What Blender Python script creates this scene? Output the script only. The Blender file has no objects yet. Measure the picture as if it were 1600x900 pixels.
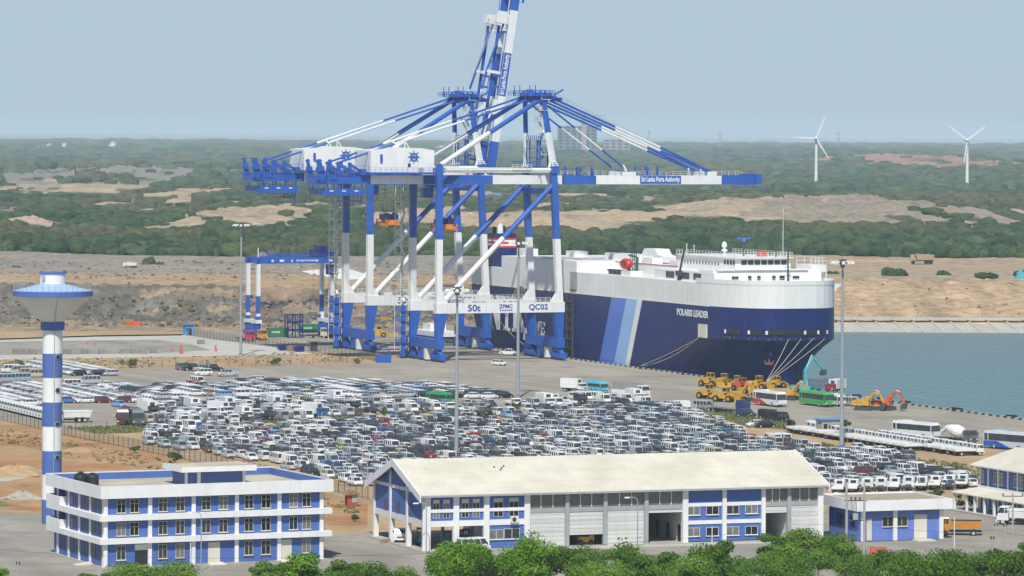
import bpy, math, random
import numpy as np
from mathutils import Vector, Matrix
random.seed(7)
SC = bpy.context.scene
COL = SC.collection
# ---------------------------------------------------------------- camera, sky, sun, exposure
F, H, YH = 6500.0, 60.0, 205.0
ROLL, TH = math.radians(.33), math.radians(22.3)
cam = bpy.data.cameras.new('camera')
cam.sensor_width = 36; cam.lens = F*36/1600; cam.shift_y = -(450-YH)/1600
cam.clip_start = 5; cam.clip_end = 80000
co = bpy.data.objects.new('camera', cam); COL.objects.link(co)
co.location = (0, 0, H)
# the lens is shifted, the body level, with a slight roll about the view axis through the frame's centre
co.rotation_euler = (Matrix.Rotation(math.radians(90), 3, 'X') @ Matrix.Rotation(ROLL, 3, 'Z')).to_euler()
SC.camera = co
# sun: high, behind the camera and slightly to its right
SUN_AZ, SUN_EL = math.radians(186), math.radians(52)     # azimuth clockwise from +Y
world = bpy.data.worlds.new('World'); SC.world = world; world.use_nodes = True
wn = world.node_tree; bg = wn.nodes['Background']
sky = wn.nodes.new('ShaderNodeTexSky'); sky.sky_type = 'NISHITA'; sky.sun_disc = False
sky.sun_elevation = SUN_EL; sky.sun_rotation = SUN_AZ
sky.air_density = 1.0; sky.dust_density = .1; sky.ozone_density = 1.2; sky.altitude = 0
# a hazy pale blue layer low in the sky, the clear sky above it
SKYS = .08
tcn = wn.nodes.new('ShaderNodeTexCoord'); sep = wn.nodes.new('ShaderNodeSeparateXYZ'); wn.links.new(tcn.outputs['Generated'], sep.inputs[0])
mrn = wn.nodes.new('ShaderNodeMapRange'); mrn.interpolation_type = 'SMOOTHSTEP'; mrn.inputs[1].default_value = .04; mrn.inputs[2].default_value = .32; mrn.inputs[3].default_value = 1; mrn.inputs[4].default_value = 0
wn.links.new(sep.outputs[2], mrn.inputs[0]); mxn = wn.nodes.new('ShaderNodeMix'); mxn.data_type = 'RGBA'
wn.links.new(mrn.outputs[0], mxn.inputs[0]); wn.links.new(sky.outputs[0], mxn.inputs[6]); mxn.inputs[7].default_value = (.435/SKYS, .568/SKYS, .68/SKYS, 1)
wn.links.new(mxn.outputs[2], bg.inputs[0]); bg.inputs[1].default_value = SKYS
sl = bpy.data.lights.new('sun', 'SUN'); sl.energy = 4.5; sl.angle = math.radians(1.2); sl.color = (1, .965, .9)
so = bpy.data.objects.new('sun', sl); COL.objects.link(so)
sd = Vector((math.sin(SUN_AZ)*math.cos(SUN_EL), math.cos(SUN_AZ)*math.cos(SUN_EL), math.sin(SUN_EL)))
so.rotation_euler = sd.to_track_quat('Z', 'Y').to_euler()
so.location = (0, -50, 200)
vs = SC.view_settings
SC.display_settings.display_device = 'sRGB'
vs.view_transform = 'Standard'; vs.look = 'None'; vs.gamma = 1; vs.use_curve_mapping = False
vs.exposure = 0.0
SC.cycles.use_denoising = True
SC.cycles.max_bounces = 5; SC.cycles.volume_bounces = 1; SC.cycles.transparent_max_bounces = 6
# ---------------------------------------------------------------- frames
def der(x, y):
    dx, dy = x-800, y-YH
    return 800+dx*math.cos(ROLL)+dy*math.sin(ROLL), YH+dy*math.cos(ROLL)-dx*math.sin(ROLL)
def ray(x, y):
    x, y = der(x, y); return (x-800)/F, (YH-y)/F
def G(x, y, z=0.0):                      # where photo point (x, y) meets the level z
    p, q = ray(x, y); D = (z-H)/q; return Vector((p*D, D, z))
def P(x, y, D):                          # photo point at distance D
    p, q = ray(x, y); return Vector((p*D, D, H+q*D))
UX, UY, VX, VY = -math.sin(TH), math.cos(TH), math.cos(TH), math.sin(TH)
OX, OY = 15.5, 1087.9
U = Vector((UX, UY, 0)); V = Vector((VX, VY, 0)); Z = Vector((0, 0, 1))
def Q(a, b, z=0.0): return Vector((OX+a*UX+b*VX, OY+a*UY+b*VY, z))   # quay frame: a along the quay, b towards the sea
def AB(p): return ((p[0]-OX)*UX+(p[1]-OY)*UY, (p[0]-OX)*VX+(p[1]-OY)*VY)
def px_of(p):                            # inverse: world to photo point
    x = 800+F*p[0]/p[1]; y = YH-F*(p[2]-H)/p[1]
    dx, dy = x-800, y-YH
    return 800+dx*math.cos(ROLL)-dy*math.sin(ROLL), YH+dy*math.cos(ROLL)+dx*math.sin(ROLL)
# ---------------------------------------------------------------- materials
MATS = {}
def mat(name, col, rough=.6, var=.12, scale=.6, metal=0., bump=0., spec=.5, streak=0., trans=0., var2=None, v2scale=.05, v2amt=0.):
    if name in MATS: return MATS[name]
    m = bpy.data.materials.new(name); m.use_nodes = True
    nt = m.node_tree; n = nt.nodes; L = nt.links
    b = n['Principled BSDF']
    b.inputs['Roughness'].default_value = rough; b.inputs['Metallic'].default_value = metal
    b.inputs['Specular IOR Level'].default_value = spec
    g = n.new('ShaderNodeNewGeometry')
    no = n.new('ShaderNodeTexNoise'); no.inputs['Scale'].default_value = scale; no.inputs['Detail'].default_value = 5
    L.new(g.outputs['Position'], no.inputs['Vector'])
    mr = n.new('ShaderNodeMapRange'); mr.inputs[1].default_value = .3; mr.inputs[2].default_value = .7
    mr.inputs[3].default_value = 1-var; mr.inputs[4].default_value = 1+var
    L.new(no.outputs[0], mr.inputs[0])
    mx = n.new('ShaderNodeVectorMath'); mx.operation = 'SCALE'; mx.inputs[0].default_value = col[:3]
    L.new(mr.outputs[0], mx.inputs['Scale'])
    out = mx.outputs[0]
    if var2:
        n2 = n.new('ShaderNodeTexNoise'); n2.inputs['Scale'].default_value = v2scale; n2.inputs['Detail'].default_value = 6
        L.new(g.outputs['Position'], n2.inputs['Vector'])
        r2 = n.new('ShaderNodeMapRange'); r2.inputs[1].default_value = .42; r2.inputs[2].default_value = .62; r2.inputs[3].default_value = 0; r2.inputs[4].default_value = v2amt
        L.new(n2.outputs[0], r2.inputs[0])
        mm = n.new('ShaderNodeMix'); mm.data_type = 'RGBA'
        L.new(r2.outputs[0], mm.inputs[0]); L.new(out, mm.inputs[6]); mm.inputs[7].default_value = (*var2, 1)
        out = mm.outputs[2]
    if streak:      # rain streaks and grime: vertical wear in the paint
        mp = n.new('ShaderNodeMapping'); mp.inputs['Scale'].default_value = (1.1, 1.1, .09)
        L.new(g.outputs['Position'], mp.inputs[0])
        ns = n.new('ShaderNodeTexNoise'); ns.inputs['Scale'].default_value = 1.2; ns.inputs['Detail'].default_value = 4
        L.new(mp.outputs[0], ns.inputs['Vector'])
        rs = n.new('ShaderNodeMapRange'); rs.inputs[1].default_value = .52; rs.inputs[2].default_value = .75; rs.inputs[3].default_value = 0; rs.inputs[4].default_value = streak
        L.new(ns.outputs[0], rs.inputs[0])
        ms = n.new('ShaderNodeMix'); ms.data_type = 'RGBA'
        L.new(rs.outputs[0], ms.inputs[0]); L.new(out, ms.inputs[6]); ms.inputs[7].default_value = (.16, .13, .1, 1)
        out = ms.outputs[2]
    L.new(out, b.inputs['Base Color'])
    if bump:
        bp = n.new('ShaderNodeBump'); bp.inputs['Strength'].default_value = bump; bp.inputs['Distance'].default_value = .4
        L.new(no.outputs[0], bp.inputs['Height']); L.new(bp.outputs[0], b.inputs['Normal'])
    MATS[name] = m; return m
def M(k): return MATS[k]
mat('white_paint', (.76, .77, .76), .45, .05, .3, streak=.18)
mat('clean_white', (.8, .8, .79), .5, .05, .4, streak=.12)
mat('crane_blue', (.024, .105, .44), .45, .14, .25, spec=.35, streak=.12)
mat('wall_blue', (.072, .145, .42), .7, .09, .5, streak=.12)
mat('ship_navy', (.007, .020, .135), .45, .12, .12, spec=.35, streak=.12)
mat('ship_white', (.79, .79, .76), .5, .04, .15, streak=.13)
mat('stripe_blue', (.09, .19, .62), .4, .06, .2)
mat('stripe_pale', (.30, .50, .80), .4, .05, .2)
mat('navy_text', (.02, .05, .30), .5, .05)
mat('dark', (.02, .022, .025), .5, .2)
mat('dark_steel', (.06, .065, .075), .5, .2)
mat('glass', (.025, .035, .04), .12, .2, .4, spec=.8); mat('car_glass', (.048, .060, .067), .15, .3, .5, spec=.6); mat('glass_curtain', (.16, .17, .16), .25, .3, .8, spec=.7); mat('glass_dark', (.012, .016, .02), .1, .2, .4, spec=.6)
mat('grey_paint', (.35, .37, .38), .5, .1)
mat('pole_grey', (.30, .34, .37), .45, .08)
mat('concrete', (.40, .38, .34), .85, .12, .3)
mat('roof_cream', (.66, .63, .53), .75, .07, .35, var2=(.5, .45, .35), v2scale=.12, v2amt=.35)
mat('flat_roof', (.58, .52, .40), .85, .08, .4, var2=(.32, .28, .22), v2scale=.16, v2amt=.5)
mat('shutter', (.62, .63, .61), .5, .04, .3, streak=.1)
mat('louvre', (.24, .23, .20), .7, .15, 2.)
mat('orange', (.75, .22, .02), .5, .12)
mat('red_paint', (.55, .03, .03), .45, .1)
mat('green_paint', (.03, .20, .08), .5, .12, streak=.15)
mat('bright_green', (.05, .42, .14), .4, .08)
mat('yellow_paint', (.56, .32, .03), .6, .25, 1.5, streak=.3)
mat('digger_orange', (.55, .10, .03), .6, .2, 1.5, streak=.2)
mat('turquoise', (.08, .42, .48), .5, .12)
mat('rust', (.22, .09, .04), .8, .25, 1.5)
mat('brick_red', (.36, .09, .05), .85, .2, 1.2)
mat('sky_blue_paint', (.10, .33, .72), .5, .08); mat('pale_blue_roof', (.36, .52, .76), .7, .1)
mat('wood', (.25, .17, .10), .8, .25, 2.)
mat('tyre', (.022, .022, .022), .8, .2)
mat('wheel_white', (.5, .5, .48), .5, .1)
mat('lamp_white', (.75, .75, .7), .3, .05)
mat('rope', (.5, .48, .4), .8, .1)
mat('tarp_grey', (.28, .29, .29), .7, .12)
# ---------------------------------------------------------------- mesh builder
WT = {}
class MB:
    def __init__(s): s.v = []; s.f = []; s.m = []
    def poly(s, pts, m=0):
        k = len(s.v); s.v += [tuple(p) for p in pts]; s.f.append(tuple(range(k, k+len(pts)))); s.m.append(m)
    def hexa(s, b, t, m=0):               # four base points, four top points
        k = len(s.v); s.v += [tuple(p) for p in b]+[tuple(p) for p in t]
        for q in ((3, 2, 1, 0), (4, 5, 6, 7), (0, 1, 5, 4), (1, 2, 6, 5), (2, 3, 7, 6), (3, 0, 4, 7)):
            s.f.append(tuple(k+i for i in q)); s.m.append(m)
    def box(s, x0, x1, y0, y1, z0, z1, m=0, fr=None):
        fr = fr or (lambda a, b, c: (a, b, c))
        s.hexa([fr(x0, y0, z0), fr(x1, y0, z0), fr(x1, y1, z0), fr(x0, y1, z0)], [fr(x0, y0, z1), fr(x1, y0, z1), fr(x1, y1, z1), fr(x0, y1, z1)], m)
    def beam(s, p, q, w, h, m=0, up=Z, w2=None, h2=None):
        p = Vector(p); q = Vector(q); d = (q-p).normalized(); r = d.cross(up)
        if r.length < 1e-3: r = d.cross(U)
        r.normalize(); n = r.cross(d)
        w2 = w2 or w; h2 = h2 or h
        s.hexa([p-r*w/2-n*h/2, p+r*w/2-n*h/2, p+r*w/2+n*h/2, p-r*w/2+n*h/2], [q-r*w2/2-n*h2/2, q+r*w2/2-n*h2/2, q+r*w2/2+n*h2/2, q-r*w2/2+n*h2/2], m)
    def tube(s, p, q, r, m=0, n=8, r2=None, cap=True):
        p = Vector(p); q = Vector(q); d = (q-p).normalized(); a = d.orthogonal().normalized(); b = d.cross(a)
        r2 = r if r2 is None else r2; k = len(s.v)
        for c, rr in ((p, r), (q, r2)):
            for i in range(n):
                t = 2*math.pi*i/n; s.v.append(tuple(c+a*rr*math.cos(t)+b*rr*math.sin(t)))
        for i in range(n):
            j = (i+1) % n; s.f.append((k+i, k+j, k+n+j, k+n+i)); s.m.append(m)
        if cap:
            s.f.append(tuple(k+i for i in range(n-1, -1, -1))); s.m.append(m)
            s.f.append(tuple(k+n+i for i in range(n))); s.m.append(m)
    def path(s, pts, r, m=0, n=5):
        for i in range(len(pts)-1): s.tube(pts[i], pts[i+1], r, m, n, cap=False)
    def lathe(s, c, prof, n=24, m=0, mats=None, axis=None):  # prof: (radius, z)
        k = len(s.v); c = Vector(c)
        for r, z in prof:
            for i in range(n):
                t = 2*math.pi*i/n; s.v.append((c.x+r*math.cos(t), c.y+r*math.sin(t), c.z+z))
        for j in range(len(prof)-1):
            for i in range(n):
                i2 = (i+1) % n
                s.f.append((k+j*n+i, k+j*n+i2, k+(j+1)*n+i2, k+(j+1)*n+i)); s.m.append(mats[j] if mats else m)
    def prism(s, pts, vec, m=0, mside=None):
        vec = Vector(vec); a = [Vector(p) for p in pts]; k = len(s.v); n = len(a)
        s.v += [tuple(p) for p in a]+[tuple(p+vec) for p in a]
        s.f.append(tuple(range(k+n-1, k-1, -1))); s.m.append(m)
        s.f.append(tuple(range(k+n, k+2*n))); s.m.append(m)
        for i in range(n):
            j = (i+1) % n; s.f.append((k+i, k+j, k+n+j, k+n+i)); s.m.append(m if mside is None else mside)
    def rail(s, p, q, h=1.1, m=0, step=2., r=.05, bars=2):
        p = Vector(p); q = Vector(q); d = q-p; n = max(1, int(d.length/step))
        for i in range(n+1):
            c = p+d*(i/n); s.beam(c, c+Z*h, r*2, r*2, m, up=U)
        for j in range(bars): s.beam(p+Z*h*(j+1)/bars, q+Z*h*(j+1)/bars, r*1.6, r*1.6, m)
    def mesh(s, name, mats, smooth=False):
        me = bpy.data.meshes.new(name)
        me.from_pydata(s.v, [], s.f)
        for m in mats: me.materials.append(MATS[m] if isinstance(m, str) else m)
        if len(mats) > 1: me.polygons.foreach_set('material_index', s.m)
        if smooth: me.polygons.foreach_set('use_smooth', [True]*len(s.f))
        me.update(); return me
    def build(s, name, mats, parent=None, org=None, smooth=False, label=None, cat=None, group=None, kind=None):
        if not isinstance(mats, (list, tuple)): mats = [mats]
        po = WT.get(parent.name, Vector((0, 0, 0))) if parent else Vector((0, 0, 0))
        org = Vector(org) if org is not None else (po if parent else Vector((0, 0, 0)))
        s.v = [(a-org.x, b-org.y, c-org.z) for a, b, c in s.v]
        o = bpy.data.objects.new(name, s.mesh(name, mats, smooth)); COL.objects.link(o)
        o.location = org-po
        if parent: o.parent = parent
        WT[o.name] = org
        return tag(o, label, cat, group, kind)
def tag(o, label=None, cat=None, group=None, kind=None):
    if label: o['label'] = label
    if cat: o['category'] = cat
    if group: o['group'] = group
    if kind: o['kind'] = kind
    return o
def thing(name, loc, label, cat, group=None):
    o = bpy.data.objects.new(name, None); COL.objects.link(o); o.location = loc; o.empty_display_size = .5
    WT[o.name] = Vector(loc)
    return tag(o, label, cat, group)
def text(s, org, right, up, size, m, parent, name='lettering', fit=None, bold=0.0, depth=.04, align='CENTER', label=None):
    cu = bpy.data.curves.new(name, 'FONT'); cu.body = s; cu.size = 1; cu.align_x = align; cu.align_y = 'CENTER'
    cu.offset = bold; cu.extrude = depth/size/2
    t = bpy.data.objects.new('tmp', cu)
    me = bpy.data.meshes.new_from_object(t); bpy.data.objects.remove(t); bpy.data.curves.remove(cu)
    n = len(me.vertices); c = np.empty(n*3); me.vertices.foreach_get('co', c); c = c.reshape(-1, 3)
    w = c[:, 0].max()-c[:, 0].min(); h = c[:, 1].max()-c[:, 1].min()
    sy = size/h; sx = (fit/w) if fit else sy
    cx = (c[:, 0].max()+c[:, 0].min())/2; cy = (c[:, 1].max()+c[:, 1].min())/2
    R = Vector(right).normalized(); Up = Vector(up).normalized(); N = R.cross(Up)
    org = Vector(org); po = WT.get(parent.name, Vector((0, 0, 0)))
    A = np.outer((c[:, 0]-cx)*sx, R)+np.outer((c[:, 1]-cy)*sy, Up)+np.outer(c[:, 2]*size, N)
    me.vertices.foreach_set('co', A.ravel()); me.update()
    me.materials.clear(); me.materials.append(MATS[m])
    o = bpy.data.objects.new(name, me); COL.objects.link(o); o.parent = parent; o.location = org-po; WT[o.name] = org
    if label: o['label'] = label
    return o
ORD = ['first', 'second', 'third', 'fourth', 'fifth', 'sixth', 'seventh', 'eighth', 'ninth', 'tenth', '11th', '12th', '13th', '14th', '15th', '16th', '17th', '18th', '19th', '20th']
def ordn(i):
    if i < len(ORD): return ORD[i]
    k = i+1; return f"{k}{ {1:'st',2:'nd',3:'rd'}.get(k%10,'th') if k%100 not in (11,12,13) else 'th'}"
# ---------------------------------------------------------------- numpy noise
def _h(ix, iy, s):
    n = (ix*374761393+iy*668265263+s*1442695041) & 0xffffffff
    n = ((n ^ (n >> 13))*1274126177) & 0xffffffff
    return ((n ^ (n >> 16)) & 0xffff)/65535.
def vnoise(x, y, s=0):
    x = np.asarray(x, float); y = np.asarray(y, float)
    ix = np.floor(x).astype(np.int64); iy = np.floor(y).astype(np.int64); fx = x-ix; fy = y-iy
    fx = fx*fx*(3-2*fx); fy = fy*fy*(3-2*fy)
    return (_h(ix, iy, s)*(1-fx)+_h(ix+1, iy, s)*fx)*(1-fy)+(_h(ix, iy+1, s)*(1-fx)+_h(ix+1, iy+1, s)*fx)*fy
def fbm(x, y, s=0, o=4):
    r = 0; a = .5; t = 0
    for i in range(o): r = r+a*vnoise(x*2**i, y*2**i, s+i); t += a; a *= .5
    return r/t
# ================================================================ ground, water, far terrain
def sheet(name, pxs, z, m, kind='structure'):
    b = MB(); b.poly([G(x, y, z) for x, y in pxs]); return b.build(name, m, kind=kind)
def ground_mat(name, c1, c2, c3, s1=.02, s2=.25, rough=.9, seams=0., bump=.25):
    m = bpy.data.materials.new(name); m.use_nodes = True; nt = m.node_tree; n = nt.nodes; L = nt.links
    b = n['Principled BSDF']; b.inputs['Roughness'].default_value = rough; b.inputs['Specular IOR Level'].default_value = .25
    g = n.new('ShaderNodeNewGeometry')
    def noise(sc, det=6, ds=0):
        q = n.new('ShaderNodeTexNoise'); q.inputs['Scale'].default_value = sc; q.inputs['Detail'].default_value = det
        q.inputs['Distortion'].default_value = ds; L.new(g.outputs['Position'], q.inputs['Vector']); return q
    def ramp(src, lo, hi, to=1.):
        r = n.new('ShaderNodeMapRange'); r.inputs[1].default_value = lo; r.inputs[2].default_value = hi; r.inputs[4].default_value = to
        L.new(src, r.inputs[0]); return r.outputs[0]
    def mix(f, a, c):
        q = n.new('ShaderNodeMix'); q.data_type = 'RGBA'; L.new(f, q.inputs[0])
        for s, v in ((6, a), (7, c)):
            if isinstance(v, tuple): q.inputs[s].default_value = (*v, 1)
            else: L.new(v, q.inputs[s])
        return q.outputs[2]
    a = noise(s1, 7, 1.2); c = mix(ramp(a.outputs[0], .4, .62), c1, c2)
    d = noise(s2, 6); c = mix(ramp(d.outputs[0], .48, .72, .75), c, c3)
    e = noise(2.5, 3)
    sc = n.new('ShaderNodeVectorMath'); sc.operation = 'SCALE'; L.new(c, sc.inputs[0])
    mr = n.new('ShaderNodeMapRange'); mr.inputs[3].default_value = .8; mr.inputs[4].default_value = 1.2; L.new(e.outputs[0], mr.inputs[0]); L.new(mr.outputs[0], sc.inputs['Scale'])
    c = sc.outputs[0]
    if name in ('apron', 'asphalt', 'sand', 'orange_earth'):        # wheel tracks and drainage wear, drawn out along the quay
        m0 = n.new('ShaderNodeMapping'); m0.inputs['Rotation'].default_value = (0, 0, -TH); m3 = n.new('ShaderNodeMapping'); m3.inputs['Scale'].default_value = (.16, .012, 1) if name in ('apron', 'asphalt') else (.1, .035, 1)
        L.new(g.outputs['Position'], m0.inputs[0]); L.new(m0.outputs[0], m3.inputs[0]); n3 = n.new('ShaderNodeTexNoise'); n3.inputs['Scale'].default_value = 1; n3.inputs['Detail'].default_value = 5; n3.inputs['Distortion'].default_value = .4; L.new(m3.outputs[0], n3.inputs['Vector'])
        s3 = n.new('ShaderNodeVectorMath'); s3.operation = 'SCALE'; L.new(c, s3.inputs[0]); q3 = n.new('ShaderNodeMapRange'); q3.inputs[1].default_value = .32; q3.inputs[2].default_value = .68; q3.inputs[3].default_value = .86; q3.inputs[4].default_value = 1.1; L.new(n3.outputs[0], q3.inputs[0]); L.new(q3.outputs[0], s3.inputs['Scale']); c = s3.outputs[0]
        n4 = noise(.09, 3, .5); s4 = n.new('ShaderNodeVectorMath'); s4.operation = 'SCALE'; L.new(c, s4.inputs[0]); q4 = n.new('ShaderNodeMapRange'); q4.inputs[1].default_value = .62; q4.inputs[2].default_value = .75; q4.inputs[3].default_value = 1; q4.inputs[4].default_value = .72; L.new(n4.outputs[0], q4.inputs[0]); L.new(q4.outputs[0], s4.inputs['Scale']); c = s4.outputs[0]
    if seams:
        mp = n.new('ShaderNodeMapping'); mp.vector_type = 'POINT'; mp.inputs['Rotation'].default_value = (0, 0, -TH)
        L.new(g.outputs['Position'], mp.inputs[0])
        bk = n.new('ShaderNodeTexBrick'); bk.offset = 0; bk.inputs['Scale'].default_value = 1; bk.inputs['Mortar Size'].default_value = .05
        bk.inputs['Brick Width'].default_value = seams; bk.inputs['Row Height'].default_value = seams; bk.inputs['Color1'].default_value = (1, 1, 1, 1); bk.inputs['Color2'].default_value = (.93, .93, .93, 1); bk.inputs['Mortar'].default_value = (.72, .72, .72, 1)
        L.new(mp.outputs[0], bk.inputs[0])
        q = n.new('ShaderNodeMix'); q.data_type = 'RGBA'; q.blend_type = 'MULTIPLY'; q.inputs[0].default_value = 1
        L.new(c, q.inputs[6]); L.new(bk.outputs[0], q.inputs[7]); c = q.outputs[2]
    L.new(c, b.inputs['Base Color'])
    if bump:
        bp = n.new('ShaderNodeBump'); bp.inputs['Strength'].default_value = bump; bp.inputs['Distance'].default_value = .3
        L.new(d.outputs[0], bp.inputs['Height']); L.new(bp.outputs[0], b.inputs['Normal'])
    MATS[name] = m; return m
ground_mat('apron', (.335, .30, .245), (.38, .345, .285), (.27, .245, .205), .012, .12, .85, seams=6.5, bump=0)
ground_mat('asphalt', (.30, .28, .24), (.36, .33, .28), (.23, .215, .19), .03, .2, .85, bump=.05)
ground_mat('sand', (.42, .29, .16), (.48, .35, .21), (.34, .24, .14), .05, .4)
ground_mat('orange_earth', (.40, .20, .085), (.44, .29, .15), (.27, .16, .085), .06, .3)
ground_mat('pale_concrete', (.56, .54, .49), (.50, .48, .43), (.46, .44, .40), .03, .2, seams=5, bump=0)
ground_mat('grey_gravel', (.28, .27, .24), (.33, .31, .27), (.22, .21, .19), .04, .5)
ground_mat('grass_soil', (.22, .20, .09), (.14, .17, .06), (.33, .25, .14), .1, .5)
# port platform: one big concrete sheet up to the quay edge, with the quay wall below it
pg = MB()
A0, A1 = -1050, 260
pg.poly([Q(A0, -620), Q(A0, 4), Q(A1, 4), Q(A1, -620)])
pg.poly([Q(A0, 4), Q(A0, 4, -9), Q(A1, 4, -9), Q(A1, 4)])
pg.build('port_ground', 'apron', kind='structure')
TRT = lambda X: 1232+86*min(1, max(0, (X+35)/75))          # distance of the far bank's foot
sheet('sand_lot', [(-160, 655), (40, 657), (110, 672), (240, 668), (400, 657), (560, 650), (780, 640), (1000, 628), (1085, 634), (1170, 656), (1240, 662), (1330, 682), (1540, 700), (1900, 760), (1900, 812), (1600, 782), (1480, 788), (1290, 790), (1285, 830), (640, 838), (520, 833), (400, 830), (80, 806), (0, 801), (-160, 798)], .004, 'sand')
sheet('earth_slope', [(-160, 662), (30, 664), (118, 680), (330, 726), (575, 787), (574, 822), (430, 818), (80, 800), (0, 795), (-160, 792)], .008, 'orange_earth')
sheet('grass_verge', [(105, 668), (240, 664), (400, 652), (560, 645), (600, 648), (430, 663), (300, 674), (150, 678)], .010, 'grass_soil')
sheet('grass_verge', [(1085, 628), (1110, 634), (1180, 652), (1245, 665), (1230, 672), (1160, 665), (1100, 645)], .012, 'grass_soil')
sheet('sandy_strip', [(-160, 556), (0, 562), (330, 553), (470, 548), (640, 556), (600, 566), (560, 569), (400, 573), (0, 580), (-160, 586)], .006, 'sand')
sheet('concrete_pad', [(-160, 531), (0, 529), (150, 524), (285, 522), (330, 530), (420, 540), (490, 553), (330, 556), (0, 562), (-160, 566)], .012, 'pale_concrete')
sheet('asphalt_pad', [(-160, 536), (0, 534), (130, 532), (250, 531), (300, 538), (330, 547), (250, 552), (0, 555), (-160, 558)], .016, 'asphalt')
sheet('earth_strip', [(-160, 506), (100, 512), (230, 512), (290, 518), (285, 524), (150, 526), (0, 531), (-160, 533)], .012, 'sand')
sheet('yard_road', [(-160, 806), (0, 803), (80, 808), (400, 834), (560, 838), (575, 829), (640, 841), (1290, 832), (1284, 800), (1310, 792), (1480, 792), (1700, 792), (1900, 810), (1900, 960), (-160, 960)], .014, 'asphalt')
# tyre tracks and rubble piles on the earth
def heap(name, x, y, rx, ry, h, m, label, cat='earth heap', seed=0, flat=False):
    c = G(x, y); b = MB(); n = 22; R_ = 7; ks = []
    rr = random.Random(seed)
    for j in range(R_+1):
        t = j/R_
        for i in range(n):
            an = 2*math.pi*i/n; w = 1+.35*(rr.random()-.5)
            b.v.append((c.x+rx*t*math.cos(an)*w, c.y+ry*t*math.sin(an)*w, c.z-.05+h*(math.cos(t*math.pi)*.5+.5)*(1+.5*(rr.random()-.5))))
    for j in range(R_):
        for i in range(n):
            i2 = (i+1) % n; b.f.append((j*n+i, (j+1)*n+i, (j+1)*n+i2, j*n+i2)); b.m.append(0)
    return b.build(name, m, org=c, label=label, cat=cat)
heap('earth_heap', 25, 742, 9, 7, 1.6, 'sand', 'wide brown earth heap beside the small puddle left of the tower', seed=1)
heap('earth_heap', 122, 706, 4.5, 4, .9, 'sand', 'small pale sand heap behind the striped water tower', seed=2)
heap('rubble_heap', 35, 779, 4.5, 3, 1.1, 'concrete', 'heap of broken concrete on orange earth left of the tower foot', 'rubble', seed=3)
heap('earth_heap', -20, 790, 6, 3, 1.0, 'grass_soil', 'low dark heap at the edge of the left yard road', seed=4)
heap('gravel_heap', 330, 693, 5, 4, .5, 'sand', 'low sandy hump inside the wire fence below the parked cars', seed=5)
b = MB()
pc = G(8, 745, .02); b.poly([(pc.x+3.4*math.cos(t/9*math.pi)*(1+.2*math.sin(3*t)), pc.y+9*math.sin(t/9*math.pi), .02) for t in range(18)])
b.build('puddle', 'pale_concrete', kind='structure')
# water
wm = bpy.data.materials.new('harbour_water'); wm.use_nodes = True; MATS['water'] = wm
n = wm.node_tree.nodes; L = wm.node_tree.links; pb_ = n['Principled BSDF']
pb_.inputs['Base Color'].default_value = (.055, .155, .175, 1); pb_.inputs['Roughness'].default_value = .22; pb_.inputs['IOR'].default_value = 1.33
g = n.new('ShaderNodeNewGeometry')
w1 = n.new('ShaderNodeTexNoise'); w1.inputs['Scale'].default_value = .5; w1.inputs['Detail'].default_value = 5
mp = n.new('ShaderNodeMapping'); mp.inputs['Scale'].default_value = (1, .38, 1); mp.inputs['Rotation'].default_value = (0, 0, .3)
L.new(g.outputs['Position'], mp.inputs[0]); L.new(mp.outputs[0], w1.inputs['Vector'])
bp = n.new('ShaderNodeBump'); bp.inputs['Strength'].default_value = 1; bp.inputs['Distance'].default_value = 1.7
L.new(w1.outputs[0], bp.inputs['Height']); L.new(bp.outputs[0], pb_.inputs['Normal'])
b = MB(); b.poly([Q(-1050, 4.02, -3), Q(-1050, 1500, -3), Q(600, 1500, -3), Q(600, 4.02, -3)]); b.build('harbour_water', 'water', kind='structure')
# quay edge: kerb with dark and light bars, fenders, bollards
kb = MB()
for i in range(-330, 70): kb.box(i*1.6, i*1.6+1.6, 3.45, 3.98, .0, .32, i % 2, Q)
kb.build('quay_kerb', ['dark', 'rope'], org=Q(0, 4), label='black and yellow striped kerb along the quay edge', cat='kerb')
for i in range(21):
    a = -395+i*24
    f = MB(); f.box(a-1.2, a+1.2, 4.05, 5.4, -2.6, .6, 0, Q); f.tube(Q(a, 4.05, -.8), Q(a, 5.3, -.8), .7, 0, 10)
    if a < -88 or a > 90:
        f.build('quay_fender', 'dark', org=Q(a, 4.05), label=f'black rubber quay fender on the quay wall, {ordn(i)} from the near end', cat='fender', group='fenders along the quay')
def bollard(a, b_, lab):
    m = MB(); m.lathe(Q(a, b_, 0), [(.45, 0), (.35, .1), (.28, .5), (.5, .75), (.45, .95), (0, 1.)], 10)
    return m.build('mooring_bollard', 'dark', org=Q(a, b_), label=lab, cat='bollard', group='bollards on the quay')
bollard(-39, 2.6, 'dark bollard holding the two slanting ropes beside the hull')
bollard(-112, 2.6, 'dark bollard under the bow holding the fanned ropes')
for i, a in enumerate((-65, -90, -140, -170, -205)): bollard(a, 2.6, f'dark bollard on the quay edge, {ordn(i)} along from the ropes to the open water')
# ---- far terrain: one heightfield behind the port
FLAT = 10.0
def zoneD(y, x=800, z=FLAT): return G(x, y, z).y
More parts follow.
